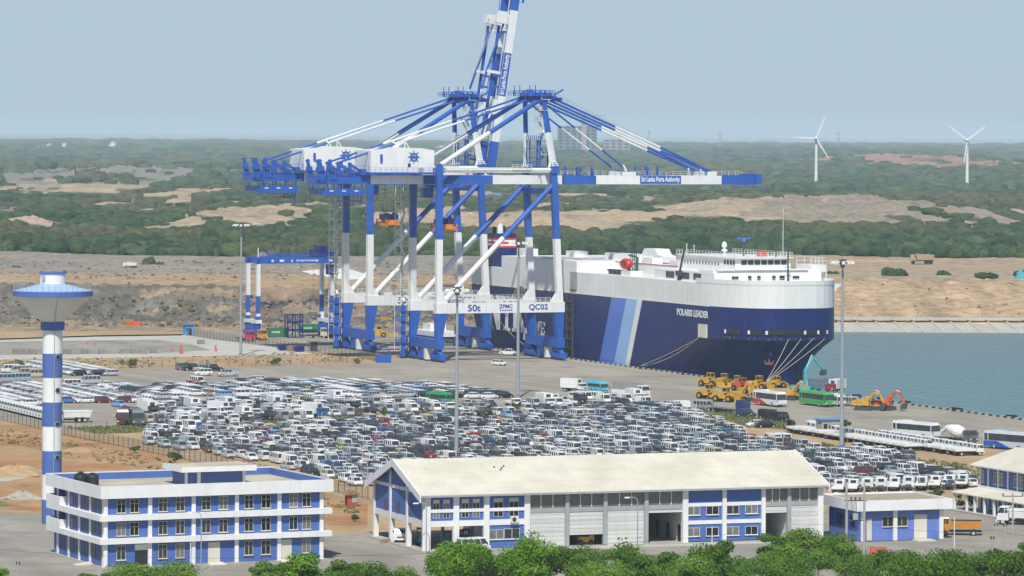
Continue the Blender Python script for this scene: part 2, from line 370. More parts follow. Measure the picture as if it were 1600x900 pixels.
# bare places read from the photo: (x, y, half-width px, half-height px, mound height m, colour index)  0 sand 1 grey rubble 2 orange 3 pink sand
PATCH = [(50, 354, 66, 17, 6, 3), (130, 298, 105, 7, 2.5, 0), (195, 315, 30, 5, 1, 0), (300, 302, 55, 8, 1.5, 0), (300, 313, 32, 4, 1, 0), (240, 332, 42, 7, 1.5, 0), (130, 360, 60, 6, 0, 0),
         (335, 352, 100, 14, 7, 0), (450, 351, 70, 13, 7, 0), (170, 281, 230, 14, 12, 1), (440, 285, 40, 8, 2, 0), (1480, 262, 190, 15, 16, 2), (1120, 340, 110, 14, 8, 0), (1250, 342, 110, 17, 9, 4), (1390, 345, 110, 18, 11, 4), (1500, 345, 60, 12, 6, 4),
         (950, 351, 125, 11, 6, 0), (760, 352, 140, 10, 6, 0), (620, 351, 90, 10, 6, 0), (1010, 311, 16, 7, 3, 0), (1050, 318, 12, 4, 1, 0), (900, 303, 60, 3, 0, 0), (980, 330, 60, 5, 1, 0), (560, 322, 70, 4, 0, 0), (720, 325, 60, 4, 1, 0), (1130, 368, 60, 3, 0, 0),
         (1590, 340, 30, 12, 4, 0), (1180, 252, 50, 2, 0, 0), (740, 300, 50, 4, 0, 3), (650, 332, 60, 6, 1, 0), (40, 328, 60, 5, 1, 1), (60, 300, 55, 5, 0, 0), (830, 345, 60, 10, 2, 0), (690, 262, 60, 3, 0, 0), (380, 318, 40, 4, 0, 0), (480, 320, 35, 4, 0, 0), (860, 322, 40, 4, 0, 0), (1300, 318, 30, 3, 0, 1)]
PW = []
for (x, y, hx, hy, h, c) in PATCH:
    ct = G(x, y, FLAT); hw = hx*ct.y/F; d0 = G(x, y+hy, FLAT).y; d1 = G(x, y-hy, FLAT).y
    PW.append((ct.x, (d0+d1)/2, hw, (d1-d0)/2, h, c))
def far_height(X, D):
    T = 1232+86*np.clip((X+35)/75, 0, 1)
    s = D-T
    right = np.clip((X+20)/60, 0, 1)
    nz = fbm(X*.06, D*.06, 3); nf = fbm(X*.35, D*.35, 9, 3); nb = fbm(X*.015, D*.015, 5)
    # left: broken rock face;  right: flat revetment then a long sandy slope
    off = (nz-.5)*16
    zl = np.interp(s+off, [-5, 0, 10, 30, 44, 56, 60, 74, 110, 160, 230], [-.6, .0, .6, 1.2, 2.6, 6.0, 6.4, 10.6, 11.4, 10.7, FLAT])+np.where((s > 24) & (s < 80), (nf-.5)*4.2+(fbm(X*.8, D*.8, 19, 2)-.5)*1.6, (nf-.5)*.6)
    zl = np.where(s < 4, np.interp(s, [-5, 0, 4], [-.6, -.1, .4]), zl)
    zr = np.interp(s, [-12, 0, 10, 14, 95, 110, 125], [-7, -3.4, .6, .8, 8.8, 9.8, FLAT])+np.where((s > 14) & (s < 125), (nf-.5)*1.2+(nz-.5)*2.5*np.clip((s-14)/20, 0, 1), 0)
    z = zl*(1-right)+zr*right
    z = np.where(s > 125, z+(nb-.5)*2.5*np.clip((s-125)/200, 0, 1)*np.clip(1500/D, 0, 1), z)
    for i, (cx, cy, hw, hd, h, c) in enumerate(PW):
        if h <= 0: continue
        r = ((X-cx)/hw)**2+((D-cy)/hd)**2
        z = z+.72*h*np.exp(-r*1.1)*(.2+1.3*fbm(X*.045+i, D*.02, 20+i)+.5*fbm(X*.16, D*.08, 30+i)+.45*(fbm(X*.4, D*.14, 35+i, 2)-.3))
    z = z+np.clip((D-6000)/20000, 0, 1)*6*fbm(X/2500., D/2500., 40)
    return z
def patch_at(X, D):
    best = np.full(X.shape, -1); wt = np.zeros(X.shape)
    for i, (cx, cy, hw, hd, h, c) in enumerate(PW):
        r = ((X-cx)/hw)**2+((D-cy)/hd)**2; w = 1.2-r+(fbm(X*.03+i, D*.014, 60+i, 5)-.5)*4.2
        k = w > np.maximum(wt, .25); best = np.where(k, c, best); wt = np.where(k, w, wt)
    return best, wt
cols = 500
ds = np.concatenate([np.arange(1190, 1460, 2.5), np.arange(1460, 2700, 6.), np.geomspace(2700, 42000, 130)])
pv = np.linspace(-.24, .24, cols)
DD, PP = np.meshgrid(ds, pv, indexing='ij'); XX = DD*PP
ZZ = far_height(XX, DD)
wl = ((XX-OX)*VX+(DD-OY)*VY)                       # b coordinate
ZZ = np.where((DD < 1232+86*np.clip((XX+35)/75, 0, 1)-4) & (wl < 8), -1.0, ZZ)
best, wt = patch_at(XX, DD)
T_ = 1232+86*np.clip((XX+35)/75, 0, 1); S_ = DD-T_; rg = np.clip((XX+20)/60, 0, 1)
C = np.zeros(XX.shape+(3,))
green = np.array([.075, .105, .05]); sand = np.array([.50, .38, .25]); grey = np.array([.27, .25, .215]); orange = np.array([.40, .235, .16]); pink = np.array([.56, .40, .29])
tan = np.array([.46, .33, .20]); rock = np.array([.185, .168, .14]); rock2 = np.array([.36, .275, .18]); darkr = np.array([.055, .065, .08])
nz1 = fbm(XX*.03, DD*.03, 71)[..., None]; nz2 = fbm(XX*.2, DD*.2, 72)[..., None]; nz3 = fbm(XX*.008, DD*.008, 73)[..., None]
C[:] = green*(1-np.clip(nz3*2-.8, 0, 1))+np.array([.16, .16, .08])*np.clip(nz3*2-.8, 0, 1)
pal = [sand, grey, orange, pink, np.array([.36, .29, .21])]
for i, c in enumerate(pal):
    k = best == i; C[k] = (c*(.75+.5*nz2)+(np.array([.25, .23, .19])-c)*np.clip(nz1*2.2-1, 0, .8))[k] if i != 2 else (c*(.6+.7*nz2))[k]
fw_ = np.clip((DD-13500)/6500, 0, 1)[..., None]; C[:] = C*(1-fw_)+np.array([.27, .33, .33])*fw_       # haze painted into the far ground: its colour pales with distance
# plateau just behind the bank and the bank itself
pl = np.where(rg[..., None] > .5, sand*(.7)+grey*.25, grey*1.1)*(.8+.4*nz2)+(tan-grey)*np.clip(nz1*2-1, 0, .6)
wood0 = 1650
k = (S_ > 110*rg+200*(1-rg)) & (DD < wood0+40); C[k] = pl[k]
slope_r = tan*1.08*(.72+.6*fbm(XX*.14, DD*.012, 83)[..., None])*(.85+.35*nz2)+(rock2*.8-tan)*np.clip(2.2*fbm(XX*.04, DD*.02, 80)-.9, 0, .8)[..., None]
lay = fbm(XX*.02, DD*.12, 85)[..., None]
face = np.clip((S_-26)/8, 0, 1)[..., None]; slope_l = (np.where(lay > .54, rock2, rock)*(.45+1.1*nz2)+(darkr-rock)*np.clip(nz1*4-1.7, 0, .95))*face+rock2*(.7+.6*nz2)*(1-face)
topl = np.clip((S_-74)/10+ (nz1[..., 0]-.5)*3, 0, 1)[..., None]
slope_l = slope_l*(1-topl)+(tan*(.8+.4*nz2))*topl
sl_ = slope_l*(1-rg[..., None])+slope_r*rg[..., None]
k = (S_ > -8) & (S_ <= 110*rg+200*(1-rg)); C[k] = sl_[k]
b = MB(); nr, nc = XX.shape
me = bpy.data.meshes.new('far_terrain')
vv = np.stack([XX, DD, ZZ], -1).reshape(-1, 3)
ii = np.arange(nr*nc).reshape(nr, nc)
qq = np.stack([ii[:-1, :-1], ii[:-1, 1:], ii[1:, 1:], ii[1:, :-1]], -1).reshape(-1, 4)
def np_mesh(name, v, f, mats, colors=None, smooth=False):
    me = bpy.data.meshes.new(name); v = np.asarray(v, np.float32); f = np.asarray(f, np.int32); k = f.shape[1]
    me.vertices.add(len(v)); me.vertices.foreach_set('co', v.ravel())
    me.loops.add(f.size); me.loops.foreach_set('vertex_index', f.ravel())
    me.polygons.add(len(f)); me.polygons.foreach_set('loop_start', np.arange(0, f.size, k, dtype=np.int32)); me.polygons.foreach_set('loop_total', np.full(len(f), k, np.int32))
    if smooth: me.polygons.foreach_set('use_smooth', np.ones(len(f), bool))
    for m in mats: me.materials.append(MATS[m] if isinstance(m, str) else m)
    if colors is not None:
        ca = me.color_attributes.new('tint', 'FLOAT_COLOR', 'POINT')
        ca.data.foreach_set('color', np.concatenate([colors, np.ones((len(colors), 1))], 1).astype(np.float32).ravel())
    me.update(); me.validate(); return me
def attr_mat(name, rough=.95, nscale=.25, lo=.7, hi=1.3, bump=.6, dist=1.):
    m = bpy.data.materials.new(name); m.use_nodes = True; n = m.node_tree.nodes; L = m.node_tree.links; b = n['Principled BSDF']
    b.inputs['Roughness'].default_value = rough; b.inputs['Specular IOR Level'].default_value = .2
    a = n.new('ShaderNodeAttribute'); a.attribute_name = 'tint'; g = n.new('ShaderNodeNewGeometry')
    no = n.new('ShaderNodeTexNoise'); no.inputs['Scale'].default_value = nscale; no.inputs['Detail'].default_value = 8; no.inputs['Roughness'].default_value = .65
    L.new(g.outputs['Position'], no.inputs['Vector'])
    mr = n.new('ShaderNodeMapRange'); mr.inputs[1].default_value = .3; mr.inputs[2].default_value = .7; mr.inputs[3].default_value = lo; mr.inputs[4].default_value = hi
    L.new(no.outputs[0], mr.inputs[0]); s = n.new('ShaderNodeVectorMath'); s.operation = 'SCALE'; L.new(a.outputs[0], s.inputs[0]); L.new(mr.outputs[0], s.inputs['Scale'])
    L.new(s.outputs[0], b.inputs['Base Color'])
    if bump:
        bp = n.new('ShaderNodeBump'); bp.inputs['Strength'].default_value = bump; bp.inputs['Distance'].default_value = dist
        L.new(no.outputs[0], bp.inputs['Height']); L.new(bp.outputs[0], b.inputs['Normal'])
    MATS[name] = m; return m
attr_mat('terrain', lo=.6, hi=1.4, bump=1., dist=2.); attr_mat('foliage', .8, .9, .6, 1.4, 1., 1.2)
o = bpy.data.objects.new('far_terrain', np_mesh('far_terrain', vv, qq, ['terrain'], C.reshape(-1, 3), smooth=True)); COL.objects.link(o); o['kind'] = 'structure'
# ---- masses of scrub: each clump a broken dome of small facets
def ico(sub):
    import bmesh
    bm = bmesh.new(); bmesh.ops.create_icosphere(bm, subdivisions=sub, radius=1); bm.verts.ensure_lookup_table()
    v = np.array([x.co[:] for x in bm.verts]); f = np.array([[q.index for q in p.verts] for p in bm.faces]); bm.free()
    keep = (v[f][:, :, 2].mean(1) > -.35); return v, f[keep]
def clumps(P_, R_, Hh, sub, seed, base, spread=.35, nvar=10, jag=.30):
    rs = np.random.RandomState(seed); v0, f0 = ico(sub); n = len(P_)
    var = []
    for i in range(nvar):
        r = 1+jag*(rs.rand(len(v0), 1)-.5)*2*(1.0)+.25*(fbm(v0[:, 0]*2+i*9, v0[:, 1]*2+v0[:, 2]*3, i)[:, None]-.5)*2
        var.append(v0*r)
    VV = np.empty((n, len(v0), 3), np.float32)
    zf = lambda v: np.where(v[:, 2:3] > 0, np.abs(v[:, 2:3])**.62, v[:, 2:3]); var = [np.concatenate([v[:, :2], zf(v)], 1) for v in var]
    vi = rs.randint(0, nvar, n); an = rs.rand(n)*6.283
    for i in range(nvar):
        k = np.where(vi == i)[0]
        if not len(k): continue
        v = var[i]; c, s = np.cos(an[k])[:, None], np.sin(an[k])[:, None]
        x = v[None, :, 0]*c-v[None, :, 1]*s; y = v[None, :, 0]*s+v[None, :, 1]*c
        VV[k, :, 0] = x*R_[k][:, None]+P_[k][:, 0:1]; VV[k, :, 1] = y*R_[k][:, None]+P_[k][:, 1:2]
        VV[k, :, 2] = (v[None, :, 2]*.62+.25)*Hh[k][:, None]+P_[k][:, 2:3]
    FF = (f0[None]+(np.arange(n)*len(v0))[:, None, None]).reshape(-1, 3)
    t = rs.rand(n, 1)
    cc = base[0]*(1-t)+base[1]*t
    cc = cc*(1+(rs.rand(n, 1)-.5)*spread)
    dry = np.clip((fbm(P_[:, 0]*.012, P_[:, 1]*.005, 91)-.48)*5, 0, .8)[:, None]; cc = cc*(1-dry)+np.array([.115, .115, .055])*dry if n > 2000 else cc
    CC = np.repeat(cc, len(v0), 0)*(1+(rs.rand(n*len(v0), 1)-.5)*.5)
    return VV.reshape(-1, 3), FF, CC
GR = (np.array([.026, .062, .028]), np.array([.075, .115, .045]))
GB = (np.array([.045, .085, .052]), np.array([.09, .135, .075]))  # distant foliage: some haze put into the colour, paler and bluer than the near greens
def scatter(name, d0, d1, step, h, sub, seed, cover, base=GR, wide=.16, avoid=True, rfac=.8):
    rs = np.random.RandomState(seed); Ps = []
    D = d0
    while D < d1:
        st = step(D); w = wide*D
        X = np.arange(-w, w, st); X = X+(rs.rand(len(X))-.5)*st; Dj = D+(rs.rand(len(X))-.5)*st*1.6
        Ps.append(np.stack([X, Dj], 1)); D += st*1.15
    Ps = np.concatenate(Ps); X, D = Ps[:, 0], Ps[:, 1]
    dens = cover(X, D)
    keep = rs.rand(len(X)) < dens
    if avoid:      # nothing grows on the bare places, nor just in front of them
        for dd in (0, 40, 90, 150):
            bst, w = patch_at(X, D+dd*(D/2400)); keep &= ~((w > .48+dd*.0015) & (rs.rand(len(X)) < .8))
    X, D = X[keep], D[keep]; st = step(D)
    hh = h*(.65+.75*rs.rand(len(X)))*(.75+.5*fbm(X*.01, D*.01, 5)); big = rs.rand(len(X))**4; R_ = st*rfac*(.62+.8*big+.35*rs.rand(len(X))); hh = hh*(.8+.9*big)
    z = far_height(X, D)
    v, f, c = clumps(np.stack([X, D, z], 1), R_, hh, sub, seed, base, jag=.26)
    o = bpy.data.objects.new(name, np_mesh(name, v, f, ['foliage'], c)); COL.objects.link(o); o['kind'] = 'stuff'
    return o
on = lambda X, D: np.ones(len(X))
o = scatter('scrub_belt', 1655, 1905, lambda D: 3.9+0*D, 3.9, 2, 11, lambda X, D: np.clip((D-1640-30*np.sin(X*.02)-np.where(X > 60, 30, 0))/14, 0, 1))
tag(o, 'dense green scrub belt running behind the bank from edge to edge', 'scrub')
o = scatter('scattered_scrub', 1905, 3500, lambda D: 4.4+(D-1900)*.0022, 2.7, 1, 12, lambda X, D: np.clip((fbm(X*.006, D*.0045, 31)-.36)*7, .05, 1))
tag(o, 'patchy green scrub between the sand heaps in the middle distance', 'scrub')
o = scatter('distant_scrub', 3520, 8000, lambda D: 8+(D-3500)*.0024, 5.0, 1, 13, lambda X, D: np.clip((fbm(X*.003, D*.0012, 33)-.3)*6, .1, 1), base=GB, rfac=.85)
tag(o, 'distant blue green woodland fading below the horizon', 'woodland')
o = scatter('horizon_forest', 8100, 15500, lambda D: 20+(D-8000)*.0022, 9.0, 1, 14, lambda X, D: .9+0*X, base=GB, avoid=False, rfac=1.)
tag(o, 'far hazy forest on the skyline', 'forest')
# dense shrub line on the left bank top and lone shrubs on the plateau
def shrub(x, y, hpx, z, label, name='shrub', sub=2, col=GR, seed=0, wpx=None, cat='shrub', group=None):
    c = G(x, y, z); s = F/c.y; h = hpx/s; w = (wpx or hpx*1.5)/s/2
    rs = np.random.RandomState(seed+int(x)); n = 9
    off = np.stack([(rs.rand(n)-.5)*1.5*w, (rs.rand(n)-.5)*1.5*w, np.zeros(n)], 1)
    v, f, cc = clumps(off, np.full(n, w*.5), h*(.5+.5*rs.rand(n)), sub, seed, col, jag=.4)
    o = bpy.data.objects.new(name, np_mesh(name, v, f, ['foliage'], cc)); COL.objects.link(o); o.location = c
    return tag(o, label, cat, group)
for i, (x, y, h, w, d) in enumerate([(233, 415, 15, 20, 'round dark shrub on the gravel plateau left of the gantry crane'), (252, 416, 8, 14, 'low shrub just right of the round dark one on the plateau'), (25, 419, 5, 14, 'low dusty shrub at the far left of the plateau'), (310, 414, 6, 16, 'low shrub beside a stone pile on the plateau'),
        (1400, 432, 16, 36, 'large green shrub on the plateau above the sandy bank'), (1475, 431, 10, 20, 'lone shrub on the plateau below the dump truck'), (1543, 435, 12, 34, 'flat dark shrub above the bank near the right edge'), (1595, 432, 12, 20, 'shrub cut by the right edge on the plateau'), (1300, 429, 7, 22, 'small shrub behind the bow on the plateau'),
        (875, 448, 12, 22, 'shrub on the gravel slope seen between the crane legs'), (613, 447, 10, 14, 'small shrub on the gravel slope beside the crane ladder'), (487, 353, 12, 20, 'dark round bush alone on the tan slope'), (40, 300, 9, 24, 'bush on pale sand far left')]):
    shrub(x, y, h, 9.8, d, seed=i, wpx=w)
# revetment: concrete slope with raised ribs, right of the ship
rv = MB(); rb = MB()
xs = np.arange(36, 420, 6.)
def rvp(X, s, dz=0):
    T = TRT(X); z = np.interp(s, [-12, 0, 10, 14], [-7, -3.4, .6, .8]); return Vector((X, T+s, z+.25+dz))
for i in range(len(xs)-1):
    rv.poly([rvp(xs[i], -8), rvp(xs[i+1], -8), rvp(xs[i+1], 11.5), rvp(xs[i], 11.5)])
    rb.beam(rvp(xs[i], -2, .1), rvp(xs[i]-5, 11, .1), .45, .5, 0)
rb.beam(rvp(36, 11.3, .2), rvp(415, 11.3, .2), .9, .7)
r0 = rv.build('revetment', 'concrete', org=rvp(120, 5), label='sloping concrete revetment at the far waterline right of the bow', cat='sea wall')
rb.build('rib', 'pale_concrete', r0)
# boulders on the rock face left
def boulders(name, n, x0, x1, s0, s1, smin, smax, seed, m, label):
    rs = np.random.RandomState(seed); v0, f0 = ico(1); X = x0+(x1-x0)*rs.rand(n); T = 1232+86*np.clip((X+35)/75, 0, 1); D = T+s0+(s1-s0)*rs.rand(n)
    z = far_height(X, D); R_ = smin+(smax-smin)*rs.rand(n)**3
    v, f, c = clumps(np.stack([X, D, z], 1), R_, R_*1.1, 1, seed, (np.array([.33, .31, .27]), np.array([.15, .135, .12])), jag=.5)
    o = bpy.data.objects.new(name, np_mesh(name, v, f, ['foliage'], c)); COL.objects.link(o); o['kind'] = 'stuff'; tag(o, label, 'boulders')
boulders('rock_rubble', 2400, -175, 20, 14, 66, .15, .95, 5, 0, 'grey quarried boulders spilled down the left rock face')
boulders('gravel_stones', 900, -210, 60, 110, 330, .25, .8, 6, 0, 'loose stones on the gravel plateau behind the rock face')
boulders('bank_stones', 380, 40, 215, 14, 110, .15, .6, 7, 0, 'loose stones at the foot of the sandy bank right of the ship')

# ---- haze: even, pale air over the whole place
hm = bpy.data.materials.new('haze'); hm.use_nodes = True; n = hm.node_tree.nodes; L = hm.node_tree.links
for q_ in list(n):
    if q_.type != 'OUTPUT_MATERIAL': n.remove(q_)
pvn = n.new('ShaderNodeVolumePrincipled'); pvn.inputs['Color'].default_value = (.71, .87, 1, 1); pvn.inputs['Density'].default_value = .000055; pvn.inputs['Anisotropy'].default_value = -.2
L.new(pvn.outputs[0], [q_ for q_ in n if q_.type == 'OUTPUT_MATERIAL'][0].inputs['Volume']); MATS['haze'] = hm
b = MB(); b.box(-12000, 12000, -300, 45000, -12, 150); b.build('haze', 'haze', kind='stuff')

# pale spill of crushed stone down the gravel slope behind the cranes, and a light boulder beyond the belt's near edge
def spill(pts, z, m, label):
    b = MB(); c = G(*pts[0], z); P3 = [G(x, y, z) for x, y in pts]; k = Vector((0, 0, 0))
    for p in P3: k += p/len(P3)
    for a, c2 in zip(P3, P3[1:]+P3[:1]):
        b.poly([a-Z*.6, c2-Z*.6, k.lerp(c2, .5)+Z*.9, k.lerp(a, .5)+Z*.9]); b.poly([k.lerp(a, .5)+Z*.9, k.lerp(c2, .5)+Z*.9, k+Z*1.3])
    b.build('stone_spill', m, org=c, label=label, cat='stone heap')
spill([(470, 421), (520, 419), (560, 422), (592, 432), (575, 438), (535, 437), (508, 432)], 11, 'clean_white', 'bright white spill of crushed stone behind the crane ladders')
spill([(398, 398), (412, 393), (420, 399), (410, 404)], 10.3, 'sand', 'pale sandy boulder heap on the plateau edge above the small gantry')
# ================================================================ the car carrier
SH = thing('car_carrier', Q(0, 21, -3), 'huge car carrier ship with navy hull and white upper sides berthed at the quay', 'ship')
SB = 16.0; SCX = 21.6                                            # half beam, centreline b
def bow_ring(z, n=26, k0=0):                                      # outline of the fore body at height z, starboard shoulder -> stem -> port shoulder
    t = min(1, max(0, (z+3)/12.5)); w = t**2.0
    ash = -22+(-66+22)*w; aend = -86+(-92+86)*w; e1 = 1.0; e2 = 1.05+(.62-1.05)*w
    pts = []
    for i in range(n+1):
        q = i/n*math.pi; c = math.cos(q); s_ = math.sin(q)
        hb = SB*math.copysign(abs(c)**e2, c) if t < 1 or True else 0
        pts.append((ash+(aend-ash)*s_**e1, SCX-hb, z))
    return pts
zs = [-7, -3, -1.5, 0, 1.5, 3, 4.5, 6, 7.5, 9.3, 9.5, 17.3]
hull = MB(); up = MB()
rings = [bow_ring(max(z, -3))[:] for z in zs]
rings = [[(a, b_, z) for (a, b_, _) in r] for r, z in zip(rings, zs)]
def full_ring(r):
    z = r[0][2]; t = min(1, max(0, (z+3)/14)); st = 86.5-(1-t)*9
    return [(st, SCX-SB*.93, z), (40, SCX-SB, z), (-10, SCX-SB, z)]+r+[(-10, SCX+SB, z), (40, SCX+SB, z), (st, SCX+SB*.93, z)]
def loft(mb, rs_, m=0):
    for r1, r2 in zip(rs_[:-1], rs_[1:]):
        n = len(r1)
        for i in range(n-1): mb.poly([Q(*r1[i]), Q(*r1[i+1]), Q(*r2[i+1]), Q(*r2[i])], m)
        mb.poly([Q(*r1[-1]), Q(*r1[0]), Q(*r2[0]), Q(*r2[-1])], m)
fr = [full_ring(r) for r in rings]
loft(hull, fr)
hull.poly([Q(*p) for p in fr[-1]])
hull_o = hull.build('hull', 'ship_navy', SH)
# white topsides: fore part lower, after part one deck higher
top_f = full_ring(bow_ring(17.3)); zf = 22.9; zaft = 25.7
def cut(ring, amin=None, amax=None): return [p for p in ring if (amin is None or p[0] >= amin) and (amax is None or p[0] <= amax)]
fore = [(9, SCX-SB, 17.3)]+cut(top_f, amax=-9)+[(9, SCX+SB, 17.3)]
aft = [(86.5, SCX-SB*.93, 17.3), (61.5, SCX-SB, 17.3), (9, SCX-SB, 17.3), (9, SCX+SB, 17.3), (61.5, SCX+SB, 17.3), (86.5, SCX+SB*.93, 17.3)]
def solid(mb, ring, z0, z1, m=0, inset=0):
    b0 = [Q(p[0], p[1], z0) for p in ring]; b1 = [Q(p[0], p[1]+(inset if p[1] < SCX else -inset), z1) for p in ring]
    n = len(ring)
    for i in range(n): mb.poly([b0[i], b0[(i+1) % n], b1[(i+1) % n], b1[i]], m)
    mb.poly(b1, m)
solid(up, fore, 17.3, zf)
aft2 = [(61.5, SCX-SB, 17.3), (9, SCX-SB, 17.3), (9, SCX+SB, 17.3), (61.5, SCX+SB, 17.3)]
solid(up, aft2, 17.3, zaft)
solid(up, [(86.5, SCX-SB*.93, 17.3), (61.5, SCX-SB, 17.3), (61.5, SCX+SB, 17.3), (86.5, SCX+SB*.93, 17.3)], 17.3, 22.3)
# plating seams: slightly proud vertical butts
topside = up.build('topsides', 'ship_white', SH)
b = MB()
for i, a in enumerate(range(-70, 84, 11)):
    zt = zf if a < 9 else (zaft if a < 61 else 22.2)
    b.box(a, a+.18, SCX-SB-.03, SCX-SB, 17.4, zt-.1, 0, Q)
b.box(-74, 84, SCX-SB-.06, SCX-SB, 17.2, 17.45, 0, Q)
b.build('plate_seam', 'ship_white', topside)
# bulwark of the fore deck (rim of thin plate, open deck inside)
b = MB(); ring = cut(fore, amax=-62)
for p, q in zip(ring[:-1], ring[1:]):
    p0, q0 = Q(p[0], p[1], zf), Q(q[0], q[1], zf); b.beam(p0+Z*.55, q0+Z*.55, .15, 1.1, 0)
b.build('bulwark', 'ship_white', SH)
S_ = SCX-SB
def side_poly(pts, m, name, th=.06, label=None, b0=None, parent=None):
    bb = S_ if b0 is None else b0; mb = MB()
    mb.prism([Q(a, bb-th, z) for a, z in pts], V*th, 0); o = mb.build(name, m, parent or SH, label=label); return o
sk = 9.2
side_poly([(-14.3, 17.2), (-23.7, 17.2), (-14.6, -2.9), (-5.0, -2.9)], 'stripe_blue', 'stripe', label='royal blue slanting stripe')
side_poly([(-23.7, 17.2), (-30.6, 17.2), (-21.8, -2.9), (-14.6, -2.9)], 'stripe_pale', 'stripe', label='pale blue slanting stripe')
side_poly([(-30.6, 17.2), (-33.6, 17.2), (-24.4, -2.9), (-21.8, -2.9)], 'clean_white', 'stripe', label='white slanting stripe')
text('POLARIS LEADER', Q(-64.2, S_-.08, 15.15), -U, Z, 1.75, 'clean_white', SH, 'name_lettering', fit=18.5, bold=.03)
# big serif letters on the side: slabs cut from strokes
def letter(name, strokes, a0, z0, w, h):
    mb = MB()
    for st in strokes:
        mb.prism([Q(a0-x*w, S_-.09, z0+y*h) for x, y in st], V*.07, 0)
        S = None
    return mb.build(name, 'clean_white', SH)
serif = lambda x0, x1, y0, y1: [(x0, y0), (x1, y0), (x1, y1), (x0, y1)]
N_ = [serif(.08, .30, 0, 1), serif(.70, .92, .05, 1), serif(-.02, .40, -.0, .09), serif(-.02, .30, .91, 1), serif(.60, 1.02, .91, 1), [(.08, 1), (.34, 1), (.92, 0), (.68, 0)]]
Y_ = [[(.05, 1), (.32, 1), (.62, .45), (.39, .42)], [(.72, 1), (.92, 1), (.62, .42), (.45, .42)], serif(.38, .62, 0, .46), serif(.22, .78, 0, .09), serif(-.05, .42, .91, 1), serif(.6, 1.02, .91, 1)]
K_ = [serif(.1, .34, 0, 1), serif(0, .44, 0, .09), serif(0, .44, .91, 1), [(.34, .42), (.76, 1), (.96, 1), (.34, .30)], [(.40, .52), (.58, .60), (1.0, 0), (.74, 0)], serif(.62, 1.08, 0, .09), serif(.62, 1.04, .91, 1)]
letter('letter_n', N_, 71.0, 5.2, 9.4, 9.4); letter('letter_y', Y_, 61.8, 5.2, 8.6, 9.4); letter('letter_k', K_, 53.6, 5.2, 10.2, 9.4)
L1 = [serif(.1, .4, 0, 1), serif(0, .55, .88, 1), serif(0, .95, 0, .12), serif(.8, .95, 0, .35)]
I1 = [serif(.35, .65, 0, 1), serif(.2, .8, 0, .12), serif(.2, .8, .88, 1)]
E1 = [serif(.1, .38, 0, 1), serif(0, .9, 0, .12), serif(0, .9, .88, 1), serif(.3, .7, .45, .56), serif(.76, .9, 0, .32), serif(.76, .9, .7, 1)]
letter('letter_l', L1, 42.6, 5.2, 3.4, 3.6); letter('letter_i', I1, 39.4, 5.2, 2.4, 3.6); letter('letter_n', N_, 37.2, 5.2, 3.2, 3.6); letter('letter_e', E1, 33.6, 5.2, 3.6, 3.6)
# half sun crest on the side above the walkway
cb = MB(); cc_ = (47.5, 13.3)
cb.prism([Q(cc_[0]-5.9*math.cos(t/14*math.pi), S_-.07, cc_[1]+4.6*math.sin(t/14*math.pi)) for t in range(15)], V*.05, 0)
cr = cb.build('crest', mat('crest_gold', (.42, .33, .14), .5), SH)
cb = MB()
for t in range(1, 12):
    an = t/12*math.pi; cb.beam(Q(cc_[0]-1.6*math.cos(an), S_-.12, cc_[1]+1.3*math.sin(an)), Q(cc_[0]-5.5*math.cos(an), S_-.12, cc_[1]+4.3*math.sin(an)), .42, .08, 0, up=V)
cb.build('crest_ray', 'ship_navy', cr)
side_poly([(45.5, .0+3.3), (43.0, 3.3), (43.0, 6.6), (45.5, 6.6)], 'roof_cream', 'side_placard')
# side opening, rust mark and recess at the step
side_poly([(13.4, 22.9), (8.6, 22.9), (8.6, 18.0), (13.4, 18.0)], 'grey_paint', 'side_recess')
side_poly([(13, 18.3), (9.4, 18.3), (9.4, 17.8), (13, 17.8)], 'rust', 'rust_patch', th=.2)
b = MB()
for z in (2.5, 5, 7.5, 10, 12.5, 15): b.box(10.6, 14.8, S_-.5, S_-.1, z, z+.25, 0, Q)
for a in (10.6, 14.6): b.box(a, a+.25, S_-.5, S_-.1, 0, 16.5, 0, Q)
b.build('side_ladder', 'dark_steel', SH)
side_poly([(14.6, 0.5), (10.8, .5), (10.8, 16.3), (14.6, 16.3)], 'dark', 'side_door')
# mooring deck openings along the bow just above the knuckle
def bow_at(t, z):          # point and tangent at parameter t (0 starboard shoulder, .5 stem)
    r = bow_ring(z, 200); i = int(t*200); p = Q(*r[i]); q = Q(*r[min(200, i+2)]); return p, (q-p).normalized()
def bow_panel(mb, t, z0, z1, half, out, m=0):
    p, tg = bow_at(t, (z0+z1)/2); nrm = tg.cross(Z).normalized()
    if nrm.dot(-U) < 0: nrm = -nrm
    for s in (-1, 1): pass
    c = p+nrm*out; c.z = 0
    mb.hexa([c-tg*half+Z*z0-nrm*.3, c+tg*half+Z*z0-nrm*.3, c+tg*half+Z*z1-nrm*.3, c-tg*half+Z*z1-nrm*.3], [c-tg*half+Z*z0, c+tg*half+Z*z0, c+tg*half+Z*z1, c-tg*half+Z*z1], m); return c, tg, nrm
def find_t(xpx, z):
    best = min(range(2, 198), key=lambda i: abs(px_of(bow_at(i/200, z)[0])[0]-xpx)+(100 if i > 150 else 0)); return best/200
OPEN = [(1145, 6), (1180, 3.6), (1211, 5), (1242, 5.6), (1270, 3.6), (1289, 1.8)]
